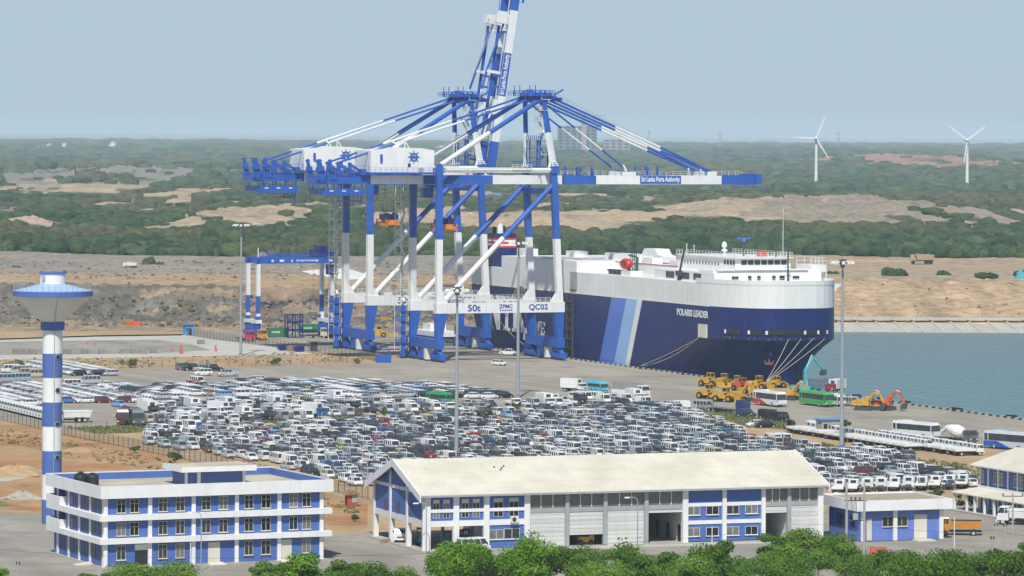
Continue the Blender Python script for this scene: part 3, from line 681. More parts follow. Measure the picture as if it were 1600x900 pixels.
for x, wm_ in OPEN:
    t = find_t(x, 11.4); f = MB(); bow_panel(f, t, 10.75, 12.25, wm_/2*1.05, .1); f_ = f.build('fairlead_frame', 'ship_navy', SH)
    f = MB(); c, tg, nrm = bow_panel(f, t, 10.9, 12.1, wm_/2*.95, .2); f.build('opening', 'dark', f_)
    f = MB(); cw = c+tg*wm_*.42*(1 if x in (1242, 1270, 1289) else -1); f.hexa([cw-tg*.28+Z*11, cw+tg*.28+Z*11, cw+tg*.28+Z*11.9, cw-tg*.28+Z*11.9], [cw-tg*.28+Z*11+nrm*.06, cw+tg*.28+Z*11+nrm*.06, cw+tg*.28+Z*11.9+nrm*.06, cw-tg*.28+Z*11.9+nrm*.06]); f.build('fairlead_post', 'ship_white', f_)
    f = MB()
    for k in range(max(1, int(wm_/1.6))): f.tube(c-tg*(wm_*.35)+tg*(k*1.5)+Z*9.9+nrm*.1, c-tg*(wm_*.35)+tg*(k*1.5)+Z*9.9+nrm*.55, .33, 0, 8)
    f.build('roller', 'dark_steel', f_)
side_poly([(-72.2, 12.7), (-67.6, 12.7), (-67.6, 9.4), (-72.2, 9.4)], 'roof_cream', 'pilot_door', b0=S_+.35, th=.5)
b = MB()      # anchor in its pocket and draft marks
t = find_t(1203, 6.0); p, tg = bow_at(t, 6); nrm = tg.cross(Z); nrm = nrm if nrm.dot(-U) > 0 else -nrm
b.lathe(p+nrm*.3, [(0, -.9), (1.1, -.6), (1.3, 0), (1.1, .7), (0, 1.)], 10); pk = b.build('anchor_pocket', 'ship_navy', SH)
b = MB(); b.beam(p+nrm*1.0, p+nrm*1.1-Z*2.2, .35, .4); b.beam(p+nrm*1.2-Z*2.2-tg*.9, p+nrm*1.2-Z*2.2+tg*.9, .4, .5); b.beam(p+nrm*1.2-Z*2.2-tg*.9, p+nrm*1.3-Z*1.4-tg*1.1, .3, .3); b.beam(p+nrm*1.2-Z*2.2+tg*.9, p+nrm*1.3-Z*1.4+tg*1.1, .3, .3)
b.build('anchor', 'rust', SH)
# ---- superstructure
def qb(name, a0, a1, b0, b1, z0, z1, m, parent=None):
    mb = MB(); mb.box(min(a0, a1), max(a0, a1), b0, b1, z0, z1, 0, Q); return mb.build(name, m, parent or SH)
lower = qb('accommodation', -38, -73.5, 7.0, 36.4, zf, 25.4, 'clean_white')
b = MB()
for p in [(495, 268), (571, 272), (619, 272), (697, 271), (744, 270), (812, 268), (735, 268)]:
    x = 1000+p[0]/3.333; y = 350+p[1]/3.333; bb = 7.0
    # plane a=-73.5
    rx, rz = ray(x, y); Dd = (-73.5+OX*UX+OY*UY)/(rx*UX+UY); Xw = rx*Dd; bb = (Xw-OX)*VX+(Dd-OY)*VY; zz = H+rz*Dd
    w = .9 if p[0] in (495, 812) else .45; h = .45 if w > .5 else .6
    b = MB(); b.box(-73.62, -73.45, bb-w, bb+w, 24.2-h, 24.2+h*.7, 0, Q); b.build('window', 'dark', lower)
wing = qb('bridge_wing', -64, -72.5, 7.2, 38.5, 25.4, 25.9, 'clean_white')
b = MB()
for bb in (34.4, 38.3):
    for a in (-64.4, -72.3): b.box(a-.15, a+.15, bb-.15, bb+.15, zf, 25.4, 0, Q)
b.box(-72.4, -64.2, 34, 38.4, 25.9, 27.2, 0, Q); b.rail(Q(-72.3, 34, 27.2), Q(-72.3, 38.3, 27.2), 1.8, 0, 1.6); b.rail(Q(-64.5, 34, 27.2), Q(-64.5, 38.3, 27.2), 1.8, 0, 1.6); b.rail(Q(-72.3, 38.3, 27.2), Q(-64.5, 38.3, 27.2), 1.8, 0, 1.6)
b.build('wing_cab', 'clean_white', wing)
flare = MB(); flare.prism([Q(-70, 38, 22.6), Q(-70, 44, 22.3), Q(-70, 38.2, 17.2)], -U*.0+U*9); flare.build('lifeboat_davit', 'clean_white', SH)
side_open = MB()
for a0, a1 in ((-45, -50), (-52, -59), (-61.5, -66.0)): side_open.box(min(a0, a1), max(a0, a1), 6.93, 7.2, 23.4, 25.0, 0, Q)
side_open.build('deck_opening', 'dark_steel', lower)
bridge = qb('wheelhouse', -38, -72, 13.4, 28.6, 25.4, 28.9, 'clean_white')
b = MB()
for x0, x1 in [(535, 563), (569, 597), (603, 631), (638, 666), (672, 700), (706, 734), (740, 768)]:
    t0 = 15.1+(x0-535)/233*12.4; t1 = 15.1+(x1-535)/233*12.4; b = MB(); b.box(-72.12, -71.95, t0, t1, 27.35, 28.45, 0, Q); b.build('bridge_window', 'glass', bridge)
b = MB()
for a in (-71.3, -69.6, -67.9, -66.2): b.box(a-.5, a+.4, 13.28, 13.45, 27.3, 28.4, 0, Q)
for i in range(13): b.box(-62.5+i*1.8, -62.1+i*1.8, 13.28, 13.45, 26.9, 27.7, 0, Q)
b.build('side_window', 'glass', bridge)
b = MB(); b.box(-72.9, -37.5, 12.9, 29.1, 28.9, 29.1, 0, Q); b.box(-73.4, -72.0, 8, 33, 26.0, 26.25, 0, Q); b.build('deck_edge', 'clean_white', bridge)
b = MB()
b.rail(Q(-72.7, 13.1, 29.1), Q(-38, 13.1, 29.1), 1.25, 0, 1.7, .045, 3); b.rail(Q(-72.7, 13.1, 29.1), Q(-72.7, 28.9, 29.1), 1.25, 0, 1.7, .045, 3); b.rail(Q(-72.7, 28.9, 29.1), Q(-38, 28.9, 29.1), 1.25, 0, 1.7, .045, 3)
b.rail(Q(-73.2, 8, 26.2), Q(-73.2, 13, 26.2), 1.1, 0, 1.7, .04, 2)
b.rail(Q(-76, 10, zf), Q(-76, 33, zf), 1.1, 0, 1.7, .04, 2); b.rail(Q(-37, 9, zf), Q(6, 9, zf), 1.1, 0, 2.2, .04, 2)
b.build('railing', 'lamp_white', SH)
def mast(name, a, bb, z0, h, r, m, bars=(), parent=None, label=None):
    mb = MB(); p = Q(a, bb, z0); mb.tube(p, p+Z*h, r, 0, 6, r*.6)
    for hh, w in bars: mb.beam(p+Z*hh-V*w, p+Z*hh+V*w, .12, .12)
    return mb.build(name, m, SH, label=label)
d = MB(); p = Q(-56, 18, 29.1); d.tube(p, p+Z*2.2, .35); d.lathe(p+Z*1.9, [(.3, 0), (.62, .3), (.68, .8), (.52, 1.35), (.25, 1.6), (0, 1.7)], 14); d.box(-56.5, -55.5, 17.4, 18.6, 30.2, 30.7, 0, Q); d.build('satellite_dome', 'clean_white', SH)
mast('radar_mast', -62, 20.5, 29.1, 4.4, .25, 'dark_steel', ((3.2, 1.1), (2.4, .6)))
b = MB(); p = Q(-62, 20.5, 33.6); b.beam(p-V*1.8, p+V*1.8, .7, .3); b.lathe(p-Z*.9, [(.5, 0), (.55, .4), (.4, .8), (0, .9)], 8); b.build('radar_scanner', 'stripe_blue', SH)
mast('signal_mast', -64, 23.4, 29.1, 8.2, .13, 'dark_steel', ((5.4, 1.0), (3.6, 1.4), (6.6, .5)))
mast('aerial_mast', -67, 27, 29.1, 4.6, .28, 'dark_steel', ((1.2, .9), (2.0, .7), (2.9, .5)))
mast('whip_aerial', -71, 27, 29.1, 12.5, .09, 'lamp_white')
mast('fore_mast', -79, 24.5, zf, 10.5, .26, 'dark_steel', ((2, .7), (4, .8), (6, .7), (8, .5), (9.5, .6)))
mast('light_post', -40, 15, 29.1, 2.6, .12, 'lamp_white', ((2.5, .2),)); mast('light_post', -43.5, 15.4, 29.1, 2.4, .12, 'lamp_white', ((2.3, .2),))
b = MB(); p = Q(-64.5, 24, 29.2); b.box(-65, -63.8, 23.2, 25.5, 29.2, 30.5, 0, Q); b.build('flag_locker', 'red_paint', SH)
b = MB(); p = Q(-54, 6.6, zf-.6); b.tube(p, p+Z*2.8, .45, 0, 8); b.beam(p+Z*2.6, p+Z*9.2-U*3.2, .38, .5); b.box(-55, -53, 5.9, 7.4, zf+1.2, zf+2.4, 0, Q); b.build('deck_crane', 'dark_steel', SH)
# long deck house, vents and gear on the open deck
dk = MB(); dk.box(-36, 60, 17, 36.5, zf, 25.5, 0, Q); dk.build('upper_deck', 'ship_white', SH)
b = MB(); b.box(-36, 60, 16.9, 17.02, 25.5, 25.72, 0, Q); b.build('deck_trim', 'red_paint', SH)
for i, (a0, a1, b0, b1, z0, z1) in enumerate([(28, 5, 22, 27, 25.5, 27.4), (-6, -12, 18, 21, 25.5, 27.2), (-24, -29, 17.5, 21, 25.5, 27.0), (66, 58, 12, 15, 22.3, 27.6), (-14, -20, 24, 27, 25.5, 26.7), (50, 44, 20, 24, 25.7, 27.3), (-32, -38, 9.5, 13, zf, 25.4), (-18, -24, 6.5, 10, zf, 24.2), (84, 74, 10, 18, 22.3, 23.9)]):
    qb('deck_house', a0, a1, b0, b1, z0, z1, 'clean_white')
b = MB(); b.prism([Q(4, 22, 27.4), Q(-3.5, 22, 27.4), Q(-3.5, 22, 26.2), Q(-9, 22, 26.0), Q(-9.5, 22, 27.4), Q(-6.5, 22, 28.0), Q(-5, 22, 29.3), Q(2, 22, 29.3)], V*4); b.build('air_vent', 'clean_white', SH)
b = MB()
for i in range(6): b.lathe(Q(-7-i*2.6, 8.4, zf), [(.55, 0), (.55, .7), (.9, .9), (.9, 1.3), (0, 1.4)], 8)
b.build('mushroom_vent', 'dark_steel', SH)
# funnel
fn = MB(); fz = [(25.7, 0), (28.9, 0)]
def fbox(mb, z0, z1, m, g=0): mb.box(68-g, 77+g, 7.6-g, 12.6+g, z0, z1, m, Q)
fnl = MB(); fbox(fnl, 22.3, 27.6, 0); fbox(fnl, 30.35, 31.6, 1)
for k in range(5): fbox(fnl, 27.6+k*.55, 28.15+k*.55, 2 if k % 2 == 0 else 3)
f_ = fnl.build('funnel', ['ship_navy', 'ship_navy', 'red_paint', 'clean_white'], SH)
b = MB()
for a, bb, h in ((71, 9, 2.6), (73.5, 11, 2.0), (75.4, 9, 1.7), (69.5, 11.5, 1.6)): b = MB(); b.tube(Q(a, bb, 31.6), Q(a, bb, 31.6+h), .55, 0, 8); b.build('exhaust_pipe', 'dark', f_)
b = MB(); b.tube(Q(70, 8.6, 31.6), Q(70, 8.6, 34.4), .9, 0, 10, .7); b.build('uptake', 'clean_white', f_)
b = MB()
for a in (70, 72.5): b.tube(Q(a, 14, 22.3), Q(a, 14, 30), .3, 0, 6); b.beam(Q(a, 12.5, 27), Q(a, 15.5, 27), .3, .3)
for i in range(5): b.box(76+i*1.6, 77+i*1.6, 8, 9, 22.3, 23.8+(i % 2)*.8, 0, Q)
b.build('aft_post', 'dark_steel', SH)
# fore deck mast and the free fall style lifeboat
mb = MB(); p = Q(-8, 14.5, zf)
for s, t in ((-.7, -.7), (.7, -.7), (.7, .7), (-.7, .7)): mb.tube(p+U*s+V*t, p+Z*9+U*s*.5+V*t*.5, .12, 0, 5)
for k in range(8): mb.beam(p+Z*k*1.15-U*.7-V*.7, p+Z*(k+1)*1.15+V*.6-U*.6, .1, .1); mb.box(-8.6, -7.4, 13.9, 15.1, zf+k*1.15, zf+k*1.15+.12, 0, Q)
mb.beam(p+Z*7.5-V*1.8, p+Z*7.5+V*1.8, .2, .2); mb.beam(p+Z*9.2, p+Z*10.5, .15, .15); mb.build('deck_mast', 'dark_steel', SH)
mb = MB(); lc = Q(-17.5, 8.2, 25.9)
prof = [(-2.9, .25), (-2.5, .9), (-1.2, 1.35), (1.2, 1.35), (2.4, .95), (2.9, .3)]
k = 0; n = 12
for x, r in prof:
    for i in range(n):
        t = 2*math.pi*i/n; mb.v.append(tuple(lc-U*x*.9+V*r*math.cos(t)*.95+Z*r*math.sin(t)*1.05))
for j in range(len(prof)-1):
    for i in range(n): mb.f.append((j*n+i, j*n+(i+1) % n, (j+1)*n+(i+1) % n, (j+1)*n+i)); mb.m.append(0)
mb.f.append(tuple(range(n))); mb.m.append(0); mb.f.append(tuple(range(5*n, 6*n))); mb.m.append(0)
for i in range(4): mb.box(-19.6+i*.9, -19.1+i*.9, 6.95, 7.1, 26.2, 26.6, 1, Q)
boat = mb.build('rescue_boat', ['red_paint', 'dark'], SH, smooth=False)
mb = MB(); mb.tube(Q(-18, 8.6, zf-.2), Q(-18, 8.6, 25), .4, 0, 8); mb.box(-20, -16, 7.6, 9.6, zf-.3, zf+.8, 0, Q); mb.beam(Q(-21.5, 9.5, zf), Q(-21.5, 9.5, 27.6), .5, .5); mb.beam(Q(-21.5, 9.5, 27.6), Q(-18.5, 8.5, 28.2), .4, .4)
mb.build('davit', mat('dark_green', (.02, .12, .06), .5), SH)
# mooring ropes
def rope(name, p, q, sag, lab):
    mb = MB(); pts = []
    for i in range(9):
        t = i/8; c = Vector(p)*(1-t)+Vector(q)*t; c.z -= sag*4*t*(1-t); pts.append(c)
    mb.path(pts, .07, 0, 5); return mb.build(name, 'rope', org=q, label=lab, cat='rope', group='mooring ropes of the ship')
gb = Q(-112, 2.6, .8)
def bowpt(x, y, z):
    t = find_t(x, z); p, tg = bow_at(t, z); nrm = tg.cross(Z); nrm = nrm if nrm.dot(-U) > 0 else -nrm; return p+nrm*.4+Z*(z-p.z)
for x, lab in ((1232, 'leftmost of the fanned bow ropes, nearly vertical'), (1248, 'bow rope second from the left in the fan'), (1269, 'bow rope second from the right in the fan'), (1288, 'rightmost, flattest rope of the bow fan')):
    rope('mooring_rope', bowpt(x, 531, 10.0), gb, .4, lab)
pd = Q(-70, S_-.3, 9.8)
rope('mooring_rope', pd, Q(-39, 2.6, .8), .5, 'upper of two long ropes slanting from the ship side door to the quay')
rope('mooring_rope', pd+U*1.5-Z*.5, Q(-38.6, 2.9, .7), 1.4, 'lower, slacker of two long ropes from the ship side door')
rope('mooring_rope', Q(66, S_, 9), Q(28, 3.6, .3), 1.5, 'dark rope running from the stern past the crane to the quay')
# small navy vessel astern
p0 = G(700, 541, -3); sv = thing('work_boat', p0, 'small boat with navy hull and pale deck moored astern, seen between crane legs', 'boat')
a_, b__ = AB(p0)
mb = MB(); mb.hexa([Q(a_, b__-4, -3), Q(a_+22, b__-4, -3), Q(a_+24, b__+4, -3), Q(a_-2, b__+4, -3)], [Q(a_, b__-5, -.2), Q(a_+24, b__-5, -.2), Q(a_+26, b__+5, -.2), Q(a_-4, b__+5, -.2)]); mb.build('hull', 'ship_navy', sv)
mb = MB(); mb.box(a_-1, a_+20, b__-3.5, b__+3.5, -.2, 1.2, 0, Q); mb.box(a_+8, a_+14, b__-2.5, b__+2.5, 1.2, 3.2, 0, Q); mb.build('cabin', 'clean_white', sv)
# ================================================================ quay cranes
def crane(da, raised, label, nm):
    R = thing('gantry_crane', Q(da+13, -18), label, 'crane', 'ship to shore cranes')
    q = lambda a, b, z: Q(da+a, b, z)
    LA, LB = 5.0, 24.0; WS, LS = -1.0, -35.0
    def part(name, mb, mats, parent=R, **k): return mb.build(name, mats, parent, **k)
    BL, WH = 'crane_blue', 'white_paint'
    # bogies
    for bc, sgn in ((WS, -1), (LS, 1)):
        for g0 in (1.2, 20.2):
            m = MB()
            for i in range(4):
                a = g0+i*2.05+.6
                m.tube(q(a, bc-.35, .42), q(a, bc+.35, .42), .42, 1, 12)
                m.tube(q(a+.95, bc-.35, .42), q(a+.95, bc+.35, .42), .42, 1, 12)
                m.box(a-.4, a+1.35, bc-.55, bc+.55, .55, 1.25, 0, q)
                m.box(a-.1, a+.3, bc-.95, bc+.95, .8, 1.9, 0, q); m.box(a+.65, a+1.0, bc-.8, bc+.8, 1.0, 2.0, 0, q)
            for i in range(2):
                a = g0+i*4.1+.6; m.hexa([q(a, bc-.5, 1.4), q(a+3.3, bc-.5, 1.4), q(a+3.3, bc+.5, 1.4), q(a, bc+.5, 1.4)], [q(a+1.2, bc-.5, 2.5), q(a+2.1, bc-.5, 2.5), q(a+2.1, bc+.5, 2.5), q(a+1.2, bc+.5, 2.5)])
            m.hexa([q(g0+2, bc-.6, 2.3), q(g0+6.6, bc-.6, 2.3), q(g0+6.6, bc+.6, 2.3), q(g0+2, bc+.6, 2.3)], [q(g0+3.4, bc-.6, 3.4), q(g0+5.4, bc-.6, 3.4), q(g0+5.4, bc+.6, 3.4), q(g0+3.4, bc+.6, 3.4)])
            part('bogie', m, [BL, 'dark_steel'])
        m = MB(); m.box(10.8, 12.4, bc-1.2, bc+.4, .4, 3.2, 0, q); part('cable_reel', m, 'lamp_white')
        m = MB(); m.box(13.4, 15.8, bc-.9, bc+.9, .6, 3.2, 0, q); m.box(16.6, 18.2, bc-.7, bc+.7, .4, 3.2, 0, q); part('anchor_box', m, BL)
        m = MB(); m.box(3.4, 26.0, bc-1.0, bc+1.0, 3.3, 5.9, 0, q); part('sill_beam', m, BL)
        # tapered lower legs (wider towards the portal middle at the top)
        for a in (LA, LB):
            m = MB(); w = 1.0
            t0 = (bc-.8, bc+.8); t1 = (bc-.95-(.9 if sgn < 0 else 0), bc+.95+(1.1 if sgn > 0 else 0))
            m.hexa([q(a-w, t0[0], 5.9), q(a+w, t0[0], 5.9), q(a+w, t0[1], 5.9), q(a-w, t0[1], 5.9)], [q(a-w, t1[0], 12.6), q(a+w, t1[0], 12.6), q(a+w, t1[1], 12.6), q(a-w, t1[1], 12.6)])
            part('lower_leg', m, BL)
    for a in (LA, LB):
        m = MB(); m.box(a-1.1, a+1.1, LS-1.0, WS+1.1, 12.6, 15.3, 0, q)
        for bb, s in ((LS, 1), (WS, -1)):     # haunches
            m.hexa([q(a-.85, bb+s*.7, 15.3), q(a+.85, bb+s*.7, 15.3), q(a+.85, bb+s*2.4, 15.3), q(a-.85, bb+s*2.4, 15.3)], [q(a-.85, bb+s*.7, 17.6), q(a+.85, bb+s*.7, 17.6), q(a+.85, bb+s*.85, 17.6), q(a-.85, bb+s*.85, 17.6)])
        pb2 = part('portal_beam', m, WH)
        m = MB(); m.rail(q(a-1.2, LS+3, 15.3), q(a-1.2, WS-3, 15.3), 1.2, 0, 1.4, .05, 3); m.build('railing', 'lamp_white', pb2)
        if True:
            text('50t', q(a-1.14, -25.5, 13.95), V, Z, 1.75, 'navy_text', pb2, fit=3.6, bold=.02)
            text('ZPMC', q(a-1.14, -16.6, 14.3), V, Z, 1.05, 'navy_text', pb2, fit=3.8, bold=.02)
            t2 = MB()
            for i in range(6): t2.box(a-1.15, a-1.1, -18.3+i*.62, -17.9+i*.62, 13.1, 13.45, 0, q)
            t2.build('lettering', 'navy_text', pb2)
            text(nm, q(a-1.14, -7.4, 13.95), V, Z, 1.7, 'navy_text', pb2, fit=5.4, bold=.02)
        # upper legs, white below and blue above
        for bb, btop, ztop in ((LS, LS, 51.3 if a == LA else 50.6), (WS, WS-1.9, 49.2)):
            m = MB(); zc = 31.8; bc2 = bb+(btop-bb)*(zc-15.3)/(ztop-15.3); w = .8
            def seg(z0, z1, b0, b1, mm): m.hexa([q(a-w, b0-w, z0), q(a+w, b0-w, z0), q(a+w, b0+w, z0), q(a-w, b0+w, z0)], [q(a-w, b1-w, z1), q(a+w, b1-w, z1), q(a+w, b1+w, z1), q(a-w, b1+w, z1)], mm)
            seg(15.3, zc, bb, bc2, 0); seg(zc, ztop, bc2, btop, 1)
            part('upper_leg', m, [WH, BL])
        # diagonal of the portal frame
        m = MB(); p0 = q(a, LS+1.2, 15.4); p1 = q(a, WS-2.0, 46.0); mid = p0.lerp(p1, .545)
        m.tube(p0, mid, .72, 0, 12, cap=True); m.tube(mid, p1, .72, 1, 12)
        part('diagonal_brace', m, [WH, BL])
    # upper cross beams along the quay
    m = MB(); m.box(LA-1.2, LB+1.2, WS-2.9, WS-.6, 49.0, 50.7, 0, q); part('cross_beam', m, BL)
    m = MB(); m.box(LA+1, LB-1, LS-1, LS+1, 48.6, 50.4, 0, q); part('cross_beam', m, BL)
    m = MB(); m.box(LA+1, LB-1, WS-2.6, WS-1.2, 43.5, 45, 0, q); part('cross_beam', m, BL)
    m = MB(); m.tube(q(LA-1.5, LS+1.2, 50.0), q(LA-1.5, WS-3.4, 49.9), .55, 0, 12); part('tie_tube', m, WH)
    m = MB(); m.box(LA-2.2, LA-1.2, LS+1, WS-4, 49.2, 49.35, 0, q); m.rail(q(LA-2.1, LS+1, 49.35), q(LA-2.1, -12, 49.35), 1.1, 0, 1.6); m.box(LA-2.4, LA-.4, -15.5, -10, 49.9, 50.2, 0, q); m.rail(q(LA-2.3, -15.5, 50.2), q(LA-2.3, -10, 50.2), 1.1, 0, 1.2); part('walkway', m, 'lamp_white')
    # twin girders
    G1, G2, gz0, gz1 = 9.4, 17.2, 46.1, 48.4
    for ga in (G1, G2):
        m = MB()
        def gs(b0, b1, mm): m.box(ga-.6, ga+.6, b0, b1, gz0, gz1, mm, q)
        gs(-64.5, -52.6, 0) if ga == G1 else gs(-64.5, -52.6, 0)
        m.m = m.m
        gs(-52.59, -38.0, 1); gs(-37.99, -18.5, 0); gs(-18.49, 1.2, 1)
        part('main_girder', m, [BL, WH])
    m = MB()
    for bb in (-63.5, -50, -40, -28, -14, -2): m.box(G1+.6, G2-.6, bb-.5, bb+.5, gz0+.3, gz1-.3, 0, q)
    part('girder_tie', m, BL)
    # boom
    def boom(q2, txtR, txtU):
        L_ = [(1.8, 11.0, 0), (11.02, 23.7, 1), (23.72, 35.7, 2), (35.72, 47.6, 1), (47.62, 58.2, 0)]
        bo = None
        for ga in (G1, G2):
            m = MB()
            for b0, b1, c in L_: m.box(ga-.6, ga+.6, b0, b1, gz0, gz1, c, q2)
            bm_ = part('boom', m, [BL, WH, BL]); bo = bo or bm_
            m = MB(); m.rail(q2(ga-.5, 2, gz1), q2(ga-.5, 57.5, gz1), 1.1, 0, 2.0, .045, 2); m.build('railing', 'lamp_white' if ga == G2 else BL, bm_)
            m = MB()
            for bb in (5.7, 10, 26.0, 29.0): m.box(ga-.3, ga+.3, bb-.25, bb+.25, gz1, gz1+2.3, 0, q2)
            m.build('buffer_post', BL, bm_)
            m = MB(); m.box(ga-.62, ga+.62, 18.5, 22.5, gz1, gz1+1.0, 0, q2); m.box(ga-.62, ga+.62, 43.5, 46.2, gz1, gz1+1.1, 0, q2)
            m.beam(q2(ga, 20, gz1+1), q2(ga, 19, gz1+2.8), .5, .5); m.beam(q2(ga, 42, gz1), q2(ga, 41.6, gz1+2), .4, .4); m.build('stay_lug', WH, bm_)
        m = MB()
        for bb in (6, 18, 30, 42, 52, 57.6): m.box(G1+.6, G2-.6, bb-.4, bb+.4, gz0+.3, gz1-.3, 0, q2)
        m.box(G1-1.4, G2+1.4, 57.4, 59.2, gz0+.2, gz1+.4, 0, q2); m.box(G1-1.8, G1-.6, 50, 59.5, gz0-.9, gz0-.7, 0, q2); m.rail(q2(G1-1.7, 50, gz0-.8), q2(G1-1.7, 59, gz0-.8), 1.1, 0, 1.2)
        part('boom_tie', m, BL)
        c = q2(G1-.66, 29.7, (gz0+gz1)/2)
        text('Sri Lanka Ports Authority', c, txtR, txtU, 1.75, 'clean_white', bo, fit=11.2, bold=.025)
        m = MB(); m.box(G1-.66, G1-.6, 23.72, 35.7, gz0, gz0+.07, 0, q2); m.box(G1-.66, G1-.6, 23.72, 35.7, gz1-.07, gz1, 0, q2); m.build('sign_border', WH, bo)
        return bo
    AP = {'n': q(LA+3.2, -5.0, 69.0), 'f': q(LB-3.2, -5.0, 69.0)}
    if not raised:
        boom(q, V, Z)
        q2 = q
    else:
        ang = math.radians(81.5); hb, hz = 1.6, 47.8
        def q2(a, b, z):
            x = b-1.6; y = z-gz0-1.2
            return q(a, hb+x*math.cos(ang)-y*math.sin(ang), hz+x*math.sin(ang)+y*math.cos(ang))
        boom(q2, (q2(0, 1, 0)-q2(0, 0, 0)), (q2(0, 0, 1)-q2(0, 0, 0)))
    # A frame
    for a, s in ((LA, 1), (LB, -1)):
        m = MB(); p0 = q(a+.2*s, WS-1.8, 50.7); p1 = q(a+3.4*s, -4.6, 68.6); mid = p0.lerp(p1, .5)
        m.beam(p0, p0.lerp(p1, .08), 2.2, 2.2, 0, w2=1.3, h2=1.3); m.beam(p0.lerp(p1, .08), mid, 1.3, 1.3, 0, w2=1.15, h2=1.15); m.beam(mid, p1, 1.15, 1.15, 1)
        part('a_frame_leg', m, [WH, BL])
    m = MB(); m.box(LA+2.6, LB-2.6, -5.6, -3.4, 67.6, 69.6, 0, q)
    for a in (LA+3.4, LA+7, LB-7, LB-3.4):
        m.lathe(q(a, -4.6, 69.6), [(.9, 0), (1.0, .6), (.7, 1.2), (0, 1.4)], 10); m.box(a-.5, a+.5, -6, -2.2, 68.5, 70.2, 0, q)
    m.box(LA+2, LB-2, -7.4, -1.6, 69.3, 69.45, 0, q)
    m.beam(q(LA+3, -1.5, 69.6), q(LA+3, 1.0, 71.0), .4, .4); m.beam(q(LA+8, -1.5, 69.4), q(LA+8, 1.4, 69.0), .5, .5); m.box(LA+4, LA+9, .2, 1.2, 68.0, 68.9, 0, q)
    part('apex_head', m, BL)
    m = MB(); 
    for b0 in (-7.3, -1.7): m.rail(q(LA+2, b0, 69.45), q(LB-2, b0, 69.45), 1.3, 0, 1.4, .06, 2)
    m.rail(q(LA+2, -7.3, 69.45), q(LA+2, -1.7, 69.45), 1.3, 0, 1.2, .06, 2)
    for a in (LA+2.2, LA+6, LB-6, LB-2.2): m.tube(q(a, -7.2, 69.5), q(a, -7.2, 72.2), .12, 0, 5)
    m.box(LA+2.4, LA+3.6, -9.2, -7.6, 69.4, 71.0, 0, q); m.rail(q(LA+2, -9.6, 69.4), q(LB-4, -9.6, 69.4), 1.2, 0, 1.6, .06, 2)
    part('apex_railing', m, BL)
    # ladder tower inside the A frame
    m = MB(); c0 = q(LA+4.4, -4.2, 50.7)
    for k in range(6):
        z0 = 51+k*2.9; s = 1 if k % 2 else -1
        m.beam(q(LA+4.4-1.6*s, -4.6, z0), q(LA+4.4+1.6*s, -4.6, z0+2.9), .55, .18); m.box(LA+2.2, LA+6.6, -5.4, -3.6, z0+2.85, z0+2.95, 0, q); m.rail(q(LA+2.2, -5.4, z0+2.95), q(LA+6.6, -5.4, z0+2.95), 1.1, 0, 1.1, .05, 2)
        m.rail(q(LA+4.4-1.6*s, -4.9, z0), q(LA+4.4+1.6*s, -4.9, z0+2.9), 1.0, 0, .9, .045, 1)
    part('ladder_tower', m, 'lamp_white')
    m = MB()
    for a in (LA+2, LA+4, LA+9, LA+11):
        m.box(a, a+.25, -6.0, -5.7, 50.7, 57.6, 0, q); m.box(a, a+.25, -3.0, -2.7, 50.7, 57.6, 0, q)
    for z in (53, 55.4, 57.6): m.box(LA+1.8, LA+11.4, -6.1, -2.6, z, z+.15, 0, q)
    m.rail(q(LA+.5, -6.5, 50.7), q(LB, -6.5, 50.7), 1.2, 0, 1.3, .06, 2); m.rail(q(LA-1, WS-3, 50.7), q(LA-1, WS-.6, 50.7), 1.2, 0, 1., .06, 2); m.rail(q(LA, -6.1, 57.7), q(LA+11, -6.1, 57.7), 1.1, 0, 1.3, .06, 2)
    part('service_cage', m, BL)
    # thick back stays to the landside legs
    for s, a, a2 in ((1, LA+3.4, LA), (-1, LB-3.4, LB)):
        m = MB(); p0 = q(a, -5.0, 68.6); p1 = q(a2, LS+.4, 51.2 if s > 0 else 50.4); mid = p0.lerp(p1, .52)
        m.tube(p0, mid, .62, 1, 10); m.tube(mid, p1, .62, 0, 10); part('back_stay', m, [WH, BL])
    # thin back stays to the tail
    for s, a, ga in ((1, LA+4.4, G1), (-1, LB-4.4, G2)):
        m = MB(); p0 = q(a, -6.2, 69.0); p1 = q(ga, -62.0, 51.4); w1_, w2_ = p0.lerp(p1, .36), p0.lerp(p1, .71)
        m.tube(p0, w1_, .26, 1, 8); m.tube(w1_, w2_, .26, 0, 8); m.tube(w2_, p1, .26, 1, 8); part('tail_stay', m, [WH, BL])
        m = MB(); pm = p0.lerp(p1, .66); foot = q(ga, AB(pm)[1]+1.0, 54.6)
        m.tube(foot-V*.9, pm, .14, 0, 6); m.tube(foot+V*.9, pm, .14, 0, 6); part('stay_prop', m, WH)
    # fore stays
    if not raised:
        for s, a, ga in ((1, LA+4.4, G1), (-1, LB-4.4, G2)):
            for (zz, bb, be, r_, fr0, fr1) in ((68.6, -2.2, 44.8, .3, .40, .68), (66.6, -2.6, 20.8, .24, .33, .66)):
                m = MB(); p0 = q(a, bb, zz); p1 = q(ga, be, gz1+.9); w1_, w2_ = p0.lerp(p1, fr0), p0.lerp(p1, fr1)
                for off in ((0,) if be < 30 else (-.45, .45)):
                    o_ = Z*off
                    m.tube(p0+o_, w1_+o_, r_, 1, 8); m.tube(w1_+o_, w2_+o_, r_, 0, 8); m.tube(w2_+o_, p1+o_*.3, r_, 1, 8)
                part('fore_stay', m, [WH, BL])
        m = MB()
        for a in (LA+6, LA+8, LB-8, LB-6): m.tube(q(a, -2, 71.0), q(a, 44, 49.8), .06, 0, 4)
    else:
